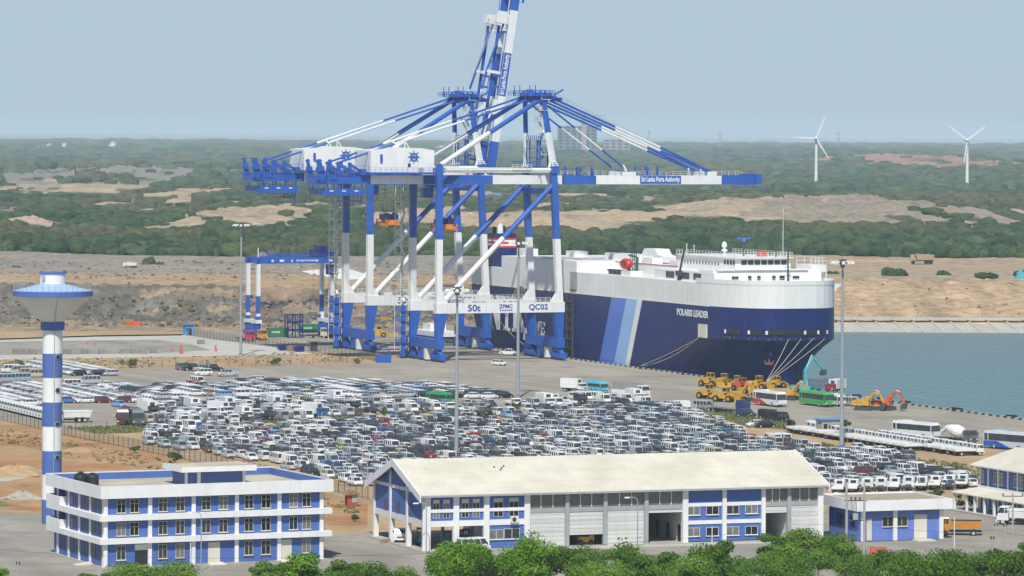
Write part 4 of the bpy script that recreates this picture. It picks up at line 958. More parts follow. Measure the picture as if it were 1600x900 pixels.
        for s, a, ga in ((1, LA+4.4, G1), (-1, LB-4.4, G2)):
            m = MB(); p0 = q(a, -2.2, 66.5); kn = q2(ga, 30, gz1+4.2); p1 = q2(ga, 44.8, gz1+.9)
            m.tube(p0, p0.lerp(kn, .5), .3, 0, 8); m.tube(p0.lerp(kn, .5), kn, .3, 1, 8); m.tube(kn, p1, .3, 1, 8); part('fore_stay', m, [WH, BL])
            m = MB(); p0 = q(a, -3.2, 64); kn = q2(ga, 11, gz1+2.6); p1 = q2(ga, 20.8, gz1+.9); m.tube(p0, kn, .24, 0, 8); m.tube(kn, p1, .24, 0, 8); part('fore_stay', m, [WH, BL])
            m = MB(); m.box(ga-1, ga+1, 43.5, 46, gz1+.6, gz1+3.6, 0, q2); m.box(ga-.4, ga+.4, 29.5, 30.3, gz1, gz1+4.2, 0, q2); part('sheave_block', m, WH)
            m = MB(); m.box(ga+1, ga+1.4, 12, 43, gz1+1.6, gz1+2.4, 0, q2); part('folded_stay', m, BL)
        m = MB()
        for a in (LA+5, LA+6.2, LA+8, LB-8, LB-6.5, LB-5): m.tube(q(a, -5.5, 70.6), q2(a, 45, gz1+3), .07, 0, 4)
    part('hoist_rope', m, 'grey_paint')
    # machinery house, peaked roof, emblem, door, louvre
    m = MB(); z0, z1 = 49.2, 54.9; hb0, hb1 = -53.2, -35.6; ha0, ha1 = 7.2, 19.0; bm2 = -43.5
    m.prism([q(ha0, hb0, z0), q(ha0, hb1, z0), q(ha0, hb1, z1), q(ha0, hb1-3.5, z1+.55), q(ha0, hb1-10, z1+.75), q(ha0, hb0, z1-.1)], U*(ha1-ha0)); hs = part('machinery_house', m, 'clean_white')
    m = MB(); ec = q(ha0-.12, -41.3, 53.2); ring = []
    for i in range(20):
        t = 2*math.pi*i/20; t2 = 2*math.pi*(i+1)/20
        m.beam(ec+V*.95*math.cos(t)+Z*.95*math.sin(t), ec+V*.95*math.cos(t2)+Z*.95*math.sin(t2), .3, .1, 0, up=U)
    for i in range(8):
        t = 2*math.pi*i/8; m.beam(ec+V*1.05*math.cos(t)+Z*1.05*math.sin(t), ec+V*1.7*math.cos(t)+Z*1.7*math.sin(t), .16, .1, 0, up=U)
    m.beam(ec-V*.9-Z*.05, ec+V*.9-Z*.05, .12, .5, 0); m.beam(ec-V*.45-Z*.45, ec-V*.2+Z*.5, .25, .1, 0, up=U); m.beam(ec+V*.45-Z*.45, ec+V*.2+Z*.5, .25, .1, 0, up=U)
    m.build('emblem', BL, hs)
    m = MB(); c = q(ha0-.1, -50.3, 52.8); m.lathe(c, [(0, -1.1), (.35, -1.0), (.35, 1.0), (0, 1.1)], 8); m.build('emblem', BL, hs)
    m = MB(); m.box(ha0-.1, ha0+.05, -42.9, -42.2, 50.6, 51.5, 0, q); m.build('window', 'dark', hs)
    m = MB(); m.box(5.6, 20.4, -54.0, -33.8, 48.75, 49.2, 0, q); pf = part('house_platform', m, BL)
    m = MB(); m.rail(q(5.7, -54, 49.2), q(5.7, -36, 49.2), 1.2, 0, 1.4, .045, 3); m.box(5.7, 6.6, -40, -39.2, 49.2, 50.4, 0, q); m.build('railing', 'grey_paint', pf)
    # tail: reeving frames, platform and box under the girder
    m = MB()
    for ga in (G1, G2):
        for bb in (-65.5, -62.2):
            m.hexa([q(ga-.3, bb-1.2, gz0+1.2), q(ga+.3, bb-1.2, gz0+1.2), q(ga+.3, bb+.5, gz0+1.2), q(ga-.3, bb+.5, gz0+1.2)], [q(ga-.3, bb-1.7, 52.0), q(ga+.3, bb-1.7, 52.0), q(ga+.3, bb-1.1, 52.0), q(ga-.3, bb-1.1, 52.0)]); m.tube(q(ga-.35, bb-1.4, 52), q(ga+.35, bb-1.4, 52), .5, 0, 10)
            m.tube(q(ga-.7, bb-1, 50), q(ga+.7, bb-1, 50), .75, 0, 10); m.box(ga-.8, ga+.8, bb-1.6, bb+.4, 47.2, 48.4, 0, q)
        m.beam(q(ga, -61.5, gz1), q(ga, -61.2, 51.9), .7, .7); m.beam(q(ga, -57.5, gz1), q(ga, -61.5, 51.7), .6, .6); m.beam(q(ga, -53.6, gz1), q(ga, -58.0, 51.2), .6, .6); m.beam(q(ga, -58, gz1), q(ga, -58.2, 51.7), .7, .7)
    m.box(G1, G2, -67.2, -66.2, 46.4, 47.6, 0, q); m.box(7, 19.6, -68, -66, 45.9, 46.1, 0, q); m.rail(q(7, -68, 46.1), q(7, -65, 46.1), 1.1, 0, 1., .05, 2)
    part('tail_frame', m, BL)
    m = MB(); m.rail(q(8.3, -62, gz1+.05), q(8.3, -54, gz1+.05), 1.3, 0, 1.3, .05, 3); m.rail(q(8.3, -64, gz1+1.4), q(8.3, -46, gz1+1.4), 1., 0, 3., .06, 1); m.box(7.6, 8.8, -55.5, -54.2, gz1, gz1+1.6, 0, q); part('tail_railing', m, BL)
    m = MB(); m.box(8.0, 18.6, -66.0, -54.5, 43.4, 44.9, 0, q); m.box(7.6, 8.0, -66.4, -54.2, 43.1, 43.3, 0, q)
    for bb in (-65.5, -61.5, -58, -55): m.box(9, 9.3, bb, bb+.3, 44.9, gz0, 0, q); m.box(17, 17.3, bb, bb+.3, 44.9, gz0, 0, q)
    m.box(9, 17, -58.4, -55, 41.6, 41.8, 0, q); m.rail(q(9, -58.4, 41.8), q(9, -55, 41.8), 1.1, 0, 1., .05, 2); m.beam(q(9, -58.3, 43.3), q(9, -58.3, 41.7), .15, .15); m.beam(q(9, -55.2, 43.3), q(9, -55.2, 40.6), .15, .15); m.box(9, 12, -57, -55, 40.5, 40.65, 0, q)
    part('service_platform', m, BL)
    m = MB()
    for bb in (-63.6, -60.2, -56.8): m.box(7.94, 8.0, bb-.5, bb+.5, 44.2, 44.5, 0, q)
    part('placard', m, 'lamp_white')
    # hanging festoon cable loops
    m = MB()
    def loops(b0, b1, n, dep, a=8.6):
        w = (b1-b0)/n
        for i in range(n):
            pts = []
            for k in range(9):
                t = k/8; pts.append(q(a, b0+w*(i+t), gz0-.1-dep*(.7+.3*((i*7) % 3))*(1-(2*t-1)**4)))
            m.path(pts, .055, 0, 4)
    loops(-65, -55, 9, 4.8); loops(-54, -46, 3, 5.2); loops(-46, -40, 9, 5.6); loops(-40, -34, 3, 4.6)
    part('festoon_cable', m, 'dark')
    # trolley, cab and spreader
    tb = -30.5 if not raised else -26.5; zs_ = 35.2
    m = MB(); m.box(G1-1, G2+1, tb-3.5, tb+3.5, gz0-1.0, gz0-.2, 0, q); m.box(G1+1, G1+3.4, tb-6.6, tb-4, gz0-3.6, gz0-1.0, 0, q); part('trolley', m, BL)
    m = MB()
    for aa in (12, 14.4):
        for bb in (tb-1.6, tb+1.6): m.tube(q(aa, bb, gz0-1), q(aa, bb, zs_+1.5), .035, 0, 4)
    part('hoist_wire', m, 'grey_paint')
    m = MB(); m.box(9.5, 16.5, tb-1.0, tb+1.0, zs_-.4, zs_+.4, 0, q); m.box(9.2, 17, tb-2.2, tb-1.7, zs_-1.2, zs_-.4, 0, q); m.box(9.2, 17, tb+1.7, tb+2.2, zs_-1.2, zs_-.4, 0, q)
    for aa in (9.2, 16.6):
        m.box(aa, aa+.4, tb-2.3, tb+2.3, zs_-.9, zs_-.2, 0, q)
        for bb in (tb-2.3, tb+2.0): m.box(aa, aa+.3, bb, bb+.3, zs_-1.6, zs_+.6, 0, q)
    sp = part('spreader', m, 'orange')
    m = MB(); m.box(11, 15.6, tb-1.9, tb-.2, zs_+.4, zs_+1.7, 0, q); m.box(11, 15.6, tb+.3, tb+2.0, zs_+.4, zs_+1.9, 0, q); m.lathe(q(12, tb-1, zs_+1.4), [(.7, 0), (.7, .7), (0, .9)], 8); m.lathe(q(12, tb+1.2, zs_+1.4), [(.7, 0), (.7, .9), (0, 1.1)], 8); m.build('head_block', 'ship_navy', sp)
    # stair tower beside the far landside leg
    m = MB(); sa = LB+2.0
    for z in np.arange(3.5, 44, 2.9):
        s = 1 if int(z/2.9) % 2 else -1
        m.beam(q(sa-.2-1.4*s, LS-2.2, z), q(sa-.2+1.4*s, LS-2.2, z+2.9), .6, .15); m.box(sa-2.2, sa+2.2, LS-3.4, LS-1.2, z+2.85, z+2.97, 0, q)
        m.rail(q(sa-2.2, LS-3.4, z+2.97), q(sa+2.2, LS-3.4, z+2.97), 1.1, 0, 1.2, .04, 2); m.rail(q(sa-2.2, LS-3.4, z+2.97), q(sa-2.2, LS-1.2, z+2.97), 1.1, 0, 1.2, .04, 2)
    for aa in (sa-2.2, sa+2.2):
        for bb in (LS-3.4, LS-1.2): m.box(aa-.07, aa+.07, bb-.07, bb+.07, 2, 45, 0, q)
    part('stair_tower', m, ['lamp_white'])
    m = MB(); m.box(LB-1.2, LB+3.6, LS-3.6, LS-1.1, 4.0, 4.2, 0, q)
    for z in (4.2, 7.0, 9.8, 12.4): m.rail(q(LB-1.2, LS-3.5, z), q(LB+3.6, LS-3.5, z), 1.2, 0, 1., .07, 2); m.box(LB-1.2, LB+3.6, LS-3.6, LS-1.1, z, z+.12, 0, q)
    m.box(LB-.8, LB+.4, LS-3.4, LS-2.2, .6, 14, 0, q); part('access_stair', m, 'crane_blue')
    return R
crane(0, False, 'nearer blue and white quay crane with its long boom lowered over the ship', 'QC02')
crane(51.5, True, 'farther blue and white quay crane with its boom raised into the sky', 'QC01')
# ================================================================ yard gantry crane
RG = thing('yard_gantry_crane', G(458, 530), 'blue and white rubber tyred yard gantry straddling the container stack', 'crane')
ra, rb_ = AB(G(397, 530)); 
rl = lambda a, b, z: Q(ra-2.5+a, rb_+b, z)
for bb in (0.5, 23.0):
    for a in (0, 9):
        m = MB()
        def sg(z0, z1, c): m.box(a, a+1.5, bb-.65, bb+.65, z0, z1, c, rl)
        sg(2.0, 6.6, 0); sg(10, 15.6, 0) if False else None
        for z0, z1, c in ((1.6, 4.6, 0), (4.61, 7.4, 1), (7.41, 12.4, 0), (12.41, 21.6, 1), (21.61, 23.2, 0)): m.box(a, a+1.15, bb-.5, bb+.5, z0, z1, c, rl)
        m.build('leg', ['crane_blue', 'white_paint'], RG)
    m = MB(); m.box(-.4, 11, bb-.8, bb+.8, 4.61, 5.6, 1, rl); m.box(-1.5, 12, bb-.7, bb+.7, 1.3, 2.4, 0, rl); m.box(3, 7, bb-1.3, bb+1.3, 2.4, 4.2, 0, rl); m.build('sill_beam', ['crane_blue', 'white_paint'], RG)
    for a in (-.6, 1.6, 8.4, 10.8):
        m = MB(); m.tube(rl(a, bb-.4, .8), rl(a, bb+.4, .8), .8, 0, 14); m.build('wheel', 'tyre', RG)
for a in (0, 9):
    m = MB(); m.box(a, a+1.4, -.2, 24.5, 21.7, 23.5, 0, rl); be = m.build('top_beam', 'crane_blue', RG)
    m = MB(); m.rail(rl(a-.1, 3, 23.5), rl(a-.1, 23.5, 23.5), 1.1, 0, 1.6, .06, 3); m.build('railing', 'crane_blue', be)
    if a == 0:
        text('Sri Lanka Ports Authority', rl(-.06, 15.2, 22.5), V, Z, .75, 'clean_white', be, fit=6.6, bold=.03)
        m = MB()
        for bb, w in ((4.6, .6), (7.4, 1.3), (10.5, .4), (12, .2), (18, .3), (22.3, 1.)): m.box(-.07, 0, bb-w/2, bb+w/2, 22.2, 22.8, 0, rl)
        m.build('marking', 'clean_white', be)
m = MB(); m.box(1.4, 9, 18.8, 23.8, 23.6, 25.6, 0, rl); m.box(3, 8, 20, 22, 25.6, 26.6, 0, rl); m.box(-1.4, .2, 20.8, 23.4, 18.5, 21.4, 0, rl); m.build('trolley', 'ship_navy', RG)
m = MB(); m.tube(rl(.8, 0.5, 23.4), rl(.8, .5, 26.2), .15, 0, 6); m.build('post', 'lamp_white', RG)
m = MB()
for bb in (18.5, 20, 21.4):
    m.tube(rl(4, bb, 23), rl(4, bb, 11), .04, 0, 4)
m.build('hoist_wire', 'dark', RG)
# ================================================================ buildings
class Fr:                                 # a building's own frame: x along the front, y towards the back
    def __init__(s, corner, ang):
        s.o = Vector(corner); s.e1 = Vector((math.cos(ang), math.sin(ang), 0)); s.e2 = Vector((-math.sin(ang), math.cos(ang), 0))
    def __call__(s, x, y, z=0): return s.o+s.e1*x+s.e2*y+Z*z
    def front(s, x, y, off=0.):           # photo point on the plane y=off -> (x, z)
        rx, rz = ray(x, y); n = s.e2; D = (n.dot(s.o)+off)/(rx*n.x+n.y); p = Vector((rx*D, D, H+rz*D)); return (p-s.o).dot(s.e1), p.z-s.o.z
    def left(s, x, y, off=0.):
        rx, rz = ray(x, y); n = s.e1; D = (n.dot(s.o)+off)/(rx*n.x+n.y); p = Vector((rx*D, D, H+rz*D)); return (p-s.o).dot(s.e2), p.z-s.o.z
def window_front(par, fr, x0, x1, z0, z1, y=0., cross=True, frame='lamp_white', sill=True, mull=1, glass='glass'):
    glass = random.choice(('glass', 'glass_dark', 'glass_dark', 'glass', 'glass_curtain')) if glass == 'glass' else glass
    b = MB(); b.box(x0, x1, y-.05, y+.02, z0, z1, 0, fr); g = b.build('window', glass, par)
    b = MB(); t = .055
    b.box(x0-t, x1+t, y-.09, y-.051, z0-t, z0, 0, fr); b.box(x0-t, x1+t, y-.09, y-.051, z1, z1+t, 0, fr)
    b.box(x0-t, x0, y-.09, y-.051, z0, z1, 0, fr); b.box(x1, x1+t, y-.09, y-.051, z0, z1, 0, fr)
    for i in range(mull): xm = x0+(x1-x0)*(i+1)/(mull+1); b.box(xm-t/2, xm+t/2, y-.09, y-.051, z0, z1, 0, fr)
    if cross: zm = z0+(z1-z0)*.66; b.box(x0, x1, y-.092, y-.05, zm-t/2, zm+t/2, 0, fr)
    if sill: b.box(x0-.15, x1+.15, y-.2, y-.052, z0-t-.08, z0-t, 0, fr)
    b.build('window_frame', frame, g); return g
def window_left(par, fr, y0, y1, z0, z1, x=0., mull=1):
    b = MB(); b.box(x-.05, x+.02, y0, y1, z0, z1, 0, fr); g = b.build('window', 'glass', par)
    b = MB(); t = .06; b.box(x-.09, x-.051, y0-t, y0, z0-t, z1+t, 0, fr); b.box(x-.09, x-.051, y1, y1+t, z0-t, z1+t, 0, fr); b.box(x-.09, x-.051, y0, y1, z0-t, z0, 0, fr); b.box(x-.09, x-.051, y0, y1, z1, z1+t, 0, fr)
    for i in range(mull): ym = y0+(y1-y0)*(i+1)/(mull+1); b.box(x-.09, x-.051, ym-t/2, ym+t/2, z0, z1, 0, fr)
    b.build('window_frame', 'wall_blue', g)
# ---- three storey office
OA = G(164, 888); ob = G(503, 874); fo = Fr(OA, math.radians(24.6)); L1, L2 = 32.2, 22.0
OB = thing('office_building', OA, 'three storey blue office with white floor bands and flat cream roof', 'building')
zb = [(3.3, 4.05), (6.45, 7.25), (9.55, 11.2)]
def wl(name, args, m='wall_blue', par=OB, fr=fo):
    b = MB()
    for a in (args if isinstance(args, list) else [args]): b.box(*a, 0, fr)
    return b.build(name, m, par)
for k, (z0, z1) in enumerate([(0.15, 3.3), (4.05, 6.45), (7.25, 9.55)]):
    wl('wall', [(.0, L1, .0, .3, z0, z1), (L1-.3, L1, .3, L2, z0, z1), (0, L1-.3, L2-.3, L2, z0, z1)] if k == 0 else [(.0, L1, .0, .3, z0, z1), (L1-.3, L1, .3, L2, z0, z1), (0, L1-.3, L2-.3, L2, z0, z1)])
    wl('side_wall', [(0, .3, .3, 17.0 if k else L2-.3, z0, z1)])
    if k: wl('balcony_wall', [(1.9, 2.1, 17.0, L2-.3, z0, z1), (.3, 1.9, 17.0, 17.2, z0, z1)])
wl('core', (2.5, L1-.5, .5, L2-.5, .1, 9.5), 'dark')
for k, (z0, z1) in enumerate(zb[:2]): wl('floor_band', (-1.0, L1+.9, -.8, L2+.6, z0, z1), 'clean_white')
b = MB(); o_ = 1.0      # fascia ring around a recessed roof
for a in [(-o_, L1+o_, -o_, -o_+.25), (-o_, L1+o_, L2+o_-.25, L2+o_), (-o_, -o_+.25, -o_+.25, L2+o_-.25), (L1+o_-.25, L1+o_, -o_+.25, L2+o_-.25)]: b.box(*a, 9.55, 11.25, 0, fo)
b.build('fascia', 'clean_white', OB)
b = MB(); i_ = .72
for a in [(-i_, L1+i_, L2+i_-.2, L2+i_, ), (-i_, -i_+.2, -i_+.2, L2+i_-.2), (L1+i_-.2, L1+i_, -i_+.2, L2+i_-.2)]: b.box(*a, 10.0, 11.1, 0, fo)
b.build('parapet', 'wall_blue', OB)
wl('roof', (-.98, L1+.98, -.98, L2+.98, 9.56, 10.15), 'flat_roof')
# columns on the front and the left side
cx_ = [fo.front(x, y)[0] for x, y in ((164.5, 810), (234, 806), (302, 802), (369.5, 799), (436, 796), (502, 793))]
for x in cx_: wl('column', (x-.28, x+.28, -.22, -.01, .1, 9.5), 'clean_white')
cy_ = [fo.left(x, y)[0] for x, y in ((142, 840), (125, 830), (108.5, 822), (91.5, 815))]
for y in [.6]+cy_: wl('column', (-.2, -.01, y-.22, y+.22, .1, 9.5), 'clean_white')
# front windows read from the photo
zt = [(7.55, 9.3), (4.4, 6.1), (1.1, 2.95)]
WX = [(542, 580), (603, 640), (735, 772), (815, 852), (935, 972), (1014, 1052), (1133, 1170), (1211, 1250), (1340, 1376), (1400, 1436)]
for r, (z0, z1) in enumerate(zt):
    for i, (x0, x1) in enumerate(WX):
        if r == 2 and i in (1, 4, 5, 8): continue
        a = fo.front(x0/2.963, 800)[0]; c = fo.front(x1/2.963, 800)[0]; window_front(OB, fo, a, c, z0, z1, frame='roof_cream')
for x0, x1, zt_, dk_ in ((625, 683, 2.3, True), (963, 1018, 3.0, False), (1297, 1350, 3.0, False)):
    a = fo.front(x0/2.963, 860)[0]; c = fo.front(x1/2.963, 860)[0]
    b = MB(); b.box(a, c, -.06, .02, .15, zt_, 0, fo); d = b.build('door', 'dark' if dk_ else 'roof_cream', OB, label='open dark doorway' if dk_ else None)
    if dk_: b = MB(); b.box(a-.05, c+.05, -.1, .02, 2.31, 3.1, 0, fo); b.build('shutter', 'lamp_white', OB)
    b = MB(); b.hexa([fo(a-.4, -1.9, .02), fo(c+.4, -1.9, .02), fo(c+.2, -.3, .02), fo(a-.2, -.3, .02)], [fo(a-.4, -1.9, .05), fo(c+.4, -1.9, .05), fo(c+.2, -.3, .3), fo(a-.2, -.3, .3)]); b.build('ramp', 'roof_cream', OB)
# left side windows, balcony rails
for r, (z0, z1) in enumerate(zt):
    bays = [(.8, cy_[0]), (cy_[0], cy_[1]), (cy_[1], cy_[2])]
    for y0, y1 in bays:
        w = y1-y0; window_left(OB, fo, y0+w*.14, y0+w*.40, z0, z1, mull=1); window_left(OB, fo, y0+w*.60, y0+w*.86, z0, z1, mull=1)
    window_left(OB, fo, cy_[2]+.9, cy_[2]+1.9, z0, z1, x=1.9 if r < 2 else 0); window_left(OB, fo, cy_[2]+2.8, cy_[2]+3.7, z0, z1, x=1.9 if r < 2 else 0)
for z0 in (7.26, 4.06): wl('balcony', [(-1.0, -.85, 16.6, L2+.6, z0, z0+1.2), (-.85, 1.9, L2+.45, L2+.6, z0, z0+1.2), (-.85, -.0, 16.6, 16.75, z0, z0+1.2)], 'clean_white')
wl('plinth', (-.5, L1+.4, -.6, L2+.3, .02, .13), 'concrete')
b = MB(); b.hexa([fo(-2.6, 4.2, .03), fo(-.3, 4.2, .03), fo(-.3, 6.2, .03), fo(-2.6, 6.2, .03)], [fo(-2.6, 4.2, .06), fo(-.3, 4.2, .35), fo(-.3, 6.2, .35), fo(-2.6, 6.2, .06)]); b.build('ramp', 'roof_cream', OB)
# stair head on the roof
x0 = fo.front(828/2.963, 750, 8)[0]; x1 = fo.front(1100/2.963, 750, 8)[0]
x0, x1 = 14.6, 23.4
sh = wl('stair_house', (x0, x1, 8.2, 13.5, 10.15, 12.2)); wl('roof_slab', (x0-1.0, x1+1.2, 6.9, 14.6, 12.21, 12.85), 'flat_roof', sh)
wl('slab_edge', [(x0-1.1, x1+1.3, 6.8, 6.88, 12.15, 12.9), (x0-1.1, x0-1.01, 6.88, 14.6, 12.15, 12.9), (x1+1.21, x1+1.3, 6.88, 14.6, 12.15, 12.9)], 'clean_white', sh)
wl('column', [(x0-.1, x0+.25, 8.0, 8.19, 10.16, 12.14)], 'clean_white', sh); wl('column', [(x0+1.7, x0+2.2, 8.0, 8.19, 10.16, 12.14)], 'clean_white', sh); wl('column', [(x1-.3, x1+.1, 8.0, 8.19, 10.16, 12.14)], 'clean_white', sh)
for i, (xx, yy) in enumerate([(.6, 12.5), (2.3, 12.2), (1.4, 14.6)]):
    p = fo(xx, yy, 10.15); b = MB(); b.lathe(p, [(.85, 0), (.9, .1), (.9, .55), (.86, .6), (.9, .65), (.9, 1.3), (.8, 1.6), (.35, 1.75), (.35, 1.9), (0, 1.9)], 16)
    b.build('water_tank', 'dark', org=p, label=f"black roof water tank on the office, {('nearest of the trio','right one of the trio','rear one of the trio')[i]}", cat='water tank', group='water tanks on the office roof')
# ---- striped water tower
tb_ = G(80.5, 818); TWR = thing('water_tower', tb_, 'tall blue and white striped tower with funnel shaped tank', 'water tower')
zz = lambda y: H-(y-YH+(-720)*ROLL*-1*0+0)*tb_.y/F
def ty(y): rx, rz = ray(80.5, y); return H+rz*tb_.y
bands = [(818, 780, 0), (780, 741, 1), (741, 704, 0), (704, 666, 1), (666, 628, 0), (628, 590, 1), (590, 552, 0), (552, 515, 1)]
for y0, y1, c in bands:
    b = MB(); r_ = 1.50; b.lathe(Vector((tb_.x, tb_.y, 0)), [(r_, ty(y0)), (r_, ty(y1))], 40); b.build('shaft_band', 'clean_white' if c else 'wall_blue', TWR, smooth=True, label='white band' if c else 'blue band')
b = MB(); c0 = Vector((tb_.x, tb_.y, 0)); b.lathe(c0, [(1.5, ty(516)), (1.82, ty(515)), (1.82, ty(503)), (1.6, ty(502.5))], 40); b.build('collar', 'wall_blue', TWR)
b = MB(); b.lathe(c0, [(1.7, ty(502.5)), (5.75, ty(463)), (5.75, ty(462))], 48); b.build('tank', mat('tank_render', (.74, .70, .61), .8, .06, .3), TWR, smooth=True)
b = MB(); b.lathe(c0, [(5.75, ty(462.5)), (6.05, ty(462.3)), (6.05, ty(454)), (5.8, ty(453.8)), (1.9, ty(443.5))], 48, mats=[0, 0, 1, 1]); b.build('tank_roof', ['wall_blue', 'pale_blue_roof'], TWR)
b = MB(); b.lathe(c0, [(1.95, ty(444.5)), (1.95, ty(428))], 32); dr = b.build('lantern', 'clean_white', TWR, smooth=True)
b = MB(); b.lathe(c0, [(1.95, ty(428)), (2.1, ty(427.5)), (2.1, ty(425.5)), (0, ty(423.6))], 32); b.build('cap', 'wall_blue', TWR)
b = MB(); b.box(tb_.x-1.5, tb_.x-1.0, tb_.y-1.9, tb_.y-1.5, ty(437), ty(429)); b.build('hatch', 'grey_paint', dr)
b = MB()
for i in range(40):
    t = 2*math.pi*i/40; p = c0+Vector((5.9*math.cos(t), 5.9*math.sin(t), ty(454))); b.beam(p, p+Z*1.15, .05, .05)
    t2 = 2*math.pi*(i+1)/40; p2 = c0+Vector((5.9*math.cos(t2), 5.9*math.sin(t2), ty(454)))
    for h in (.6, 1.15): b.beam(p+Z*h, p2+Z*h, .04, .04)
b.build('railing', 'grey_paint', TWR)
b = MB(); b.path([c0+Vector((1.3, -5.6, ty(462))), c0+Vector((.5, -1.85, ty(503))), c0+Vector((.45, -1.56, ty(516))), c0+Vector((.45, -1.53, ty(816)))], .05, 0, 5); b.build('downpipe', 'grey_paint', TWR)
for y in (769, 714, 662, 609, 557):
    b = MB(); an = math.radians(-52); p = c0+Vector((1.48*math.cos(an), 1.48*math.sin(an), ty(y))); q = p+Vector((math.cos(an), math.sin(an), 0))*.12; b.tube(p, q, .42, 0, 16); rg_ = b.build('porthole', 'grey_paint', TWR)
    b = MB(); b.tube(q, q+(q-p)*.2, .34, 0, 14); b.build('glass', 'dark', rg_)
# ---- the long warehouse
fw = Fr(G(663, 862), math.radians(20.4)); WL, WW, EZ, RZ = 61.8, 22.6, 8.25, 12.1
WB = thing('warehouse', G(663, 862), 'long warehouse with cream gabled roof, blue panels and white roller shutters', 'building')
def wb(name, args, m, par=WB):
    b = MB()
    for a in (args if isinstance(args, list) else [args]): b.box(*a, 0, fw)
    return b.build(name, m, par)
# roof: two slopes with overhang and ribs, bargeboard on the gables
ov = 1.1; slope = (RZ-EZ)/(WW/2)
b = MB()
for s in (0, 1):
    y0, y1 = (-ov, WW/2) if s == 0 else (WW/2, WW+ov); z0_, z1_ = (EZ-ov*slope, RZ) if s == 0 else (RZ, EZ-ov*slope)
    b.hexa([fw(-.9, y0, z0_), fw(WL+.9, y0, z0_), fw(WL+.9, y1, z1_), fw(-.9, y1, z1_)], [fw(-.9, y0, z0_+.22), fw(WL+.9, y0, z0_+.22), fw(WL+.9, y1, z1_+.22), fw(-.9, y1, z1_+.22)])
rf = b.build('roof', 'roof_cream', WB)
b = MB()
for i in range(1, 88):
    x = -.9+i*.72
    b.hexa([fw(x, -ov, EZ-ov*slope+.22), fw(x+.09, -ov, EZ-ov*slope+.22), fw(x+.09, WW/2, RZ+.22), fw(x, WW/2, RZ+.22)], [fw(x, -ov, EZ-ov*slope+.27), fw(x+.09, -ov, EZ-ov*slope+.27), fw(x+.09, WW/2, RZ+.27), fw(x, WW/2, RZ+.27)])
for yy in (2.6, 6.2): zr = EZ+yy*slope; b.hexa([fw(-.9, yy, zr+.23), fw(WL+.9, yy, zr+.23), fw(WL+.9, yy+.12, zr+.27), fw(-.9, yy+.12, zr+.27)], [fw(-.9, yy, zr+.29), fw(WL+.9, yy, zr+.29), fw(WL+.9, yy+.12, zr+.33), fw(-.9, yy+.12, zr+.33)])
b.build('roof_rib', 'roof_cream', rf)
b = MB()
for xg in (-1.15, WL+.92):
    b = MB()
    for s in (0, 1):
        y0, y1 = (-ov-.1, WW/2) if s == 0 else (WW+ov+.1, WW/2); ze = EZ-ov*slope
        b.hexa([fw(xg, y0, ze-.75), fw(xg+.22, y0, ze-.75), fw(xg+.22, y1, RZ-.75), fw(xg, y1, RZ-.75)], [fw(xg, y0, ze+.3), fw(xg+.22, y0, ze+.3), fw(xg+.22, y1, RZ+.34), fw(xg, y1, RZ+.34)])
    b.build('bargeboard', 'clean_white', WB)
wb('gutter', (-.9, WL+.9, -ov-.18, -ov-.01, EZ-ov*slope-.1, EZ-ov*slope+.16), 'grey_paint')
# gable wall panels on the left (upper storeys closed, ground floor open between posts)
gz = 3.75
def gable(y0, y1, z0, top=None, m='wall_blue', name='gable_panel', th=.25, x=0):
    zt = lambda y: (EZ+min(y, WW-y)*slope-.3)
    b = MB(); ys_ = [y0]+([WW/2] if y0 < WW/2 < y1 else [])+[y1]
    if top is None: prof = [fw(x, y0, z0), fw(x, y1, z0)]+[fw(x, y, zt(y)) for y in reversed(ys_)]
    else: prof = [fw(x, y0, z0), fw(x, y1, z0), fw(x, y1, top), fw(x, y0, top)]
    b.prism(prof, fw.e1*th); return b.build(name, m, WB)
yc = [.0, 7.4, 14.9, WW]
for i in range(3): gable(yc[i], yc[i+1], 4.4, 8.0, name='gable_panel'); gable(yc[i], yc[i+1], 8.5)
wb('gable_beam', (-.12, .3, 0, WW, 3.55, 4.4), 'clean_white'); wb('gable_beam', (-.12, .3, 0, WW, 8.0, 8.5), 'clean_white')
for y in yc:
    yy = min(max(y, .3), WW-.35); b = MB(); zt_ = EZ+min(yy, WW-yy)*slope-.35
    b.box(-.2, .5, yy-.32, yy+.32, -.4, zt_, 0, fw); b.build('post', 'clean_white', WB)
for (x, y), in (((745 / 1, 0),),): pass
for px_, pz in ((214/5+560, 700+440/5), (310/5+560, 700+460/5), (407/5+560, 700+485/5)):
    yy, z_ = fw.left(px_, pz); window_left(WB, fw, yy-.65, yy+.65, z_-.75, z_+.75, x=-.02)
gable(0, WW, 0.05, m='wall_blue', x=WL-.2)
wb('rear_wall', (14, WL-.3, WW-.3, WW, .1, EZ-.2), 'clean_white'); wb('rear_wall', (0, 14, WW-.3, WW, 3.8, EZ-.2), 'clean_white')
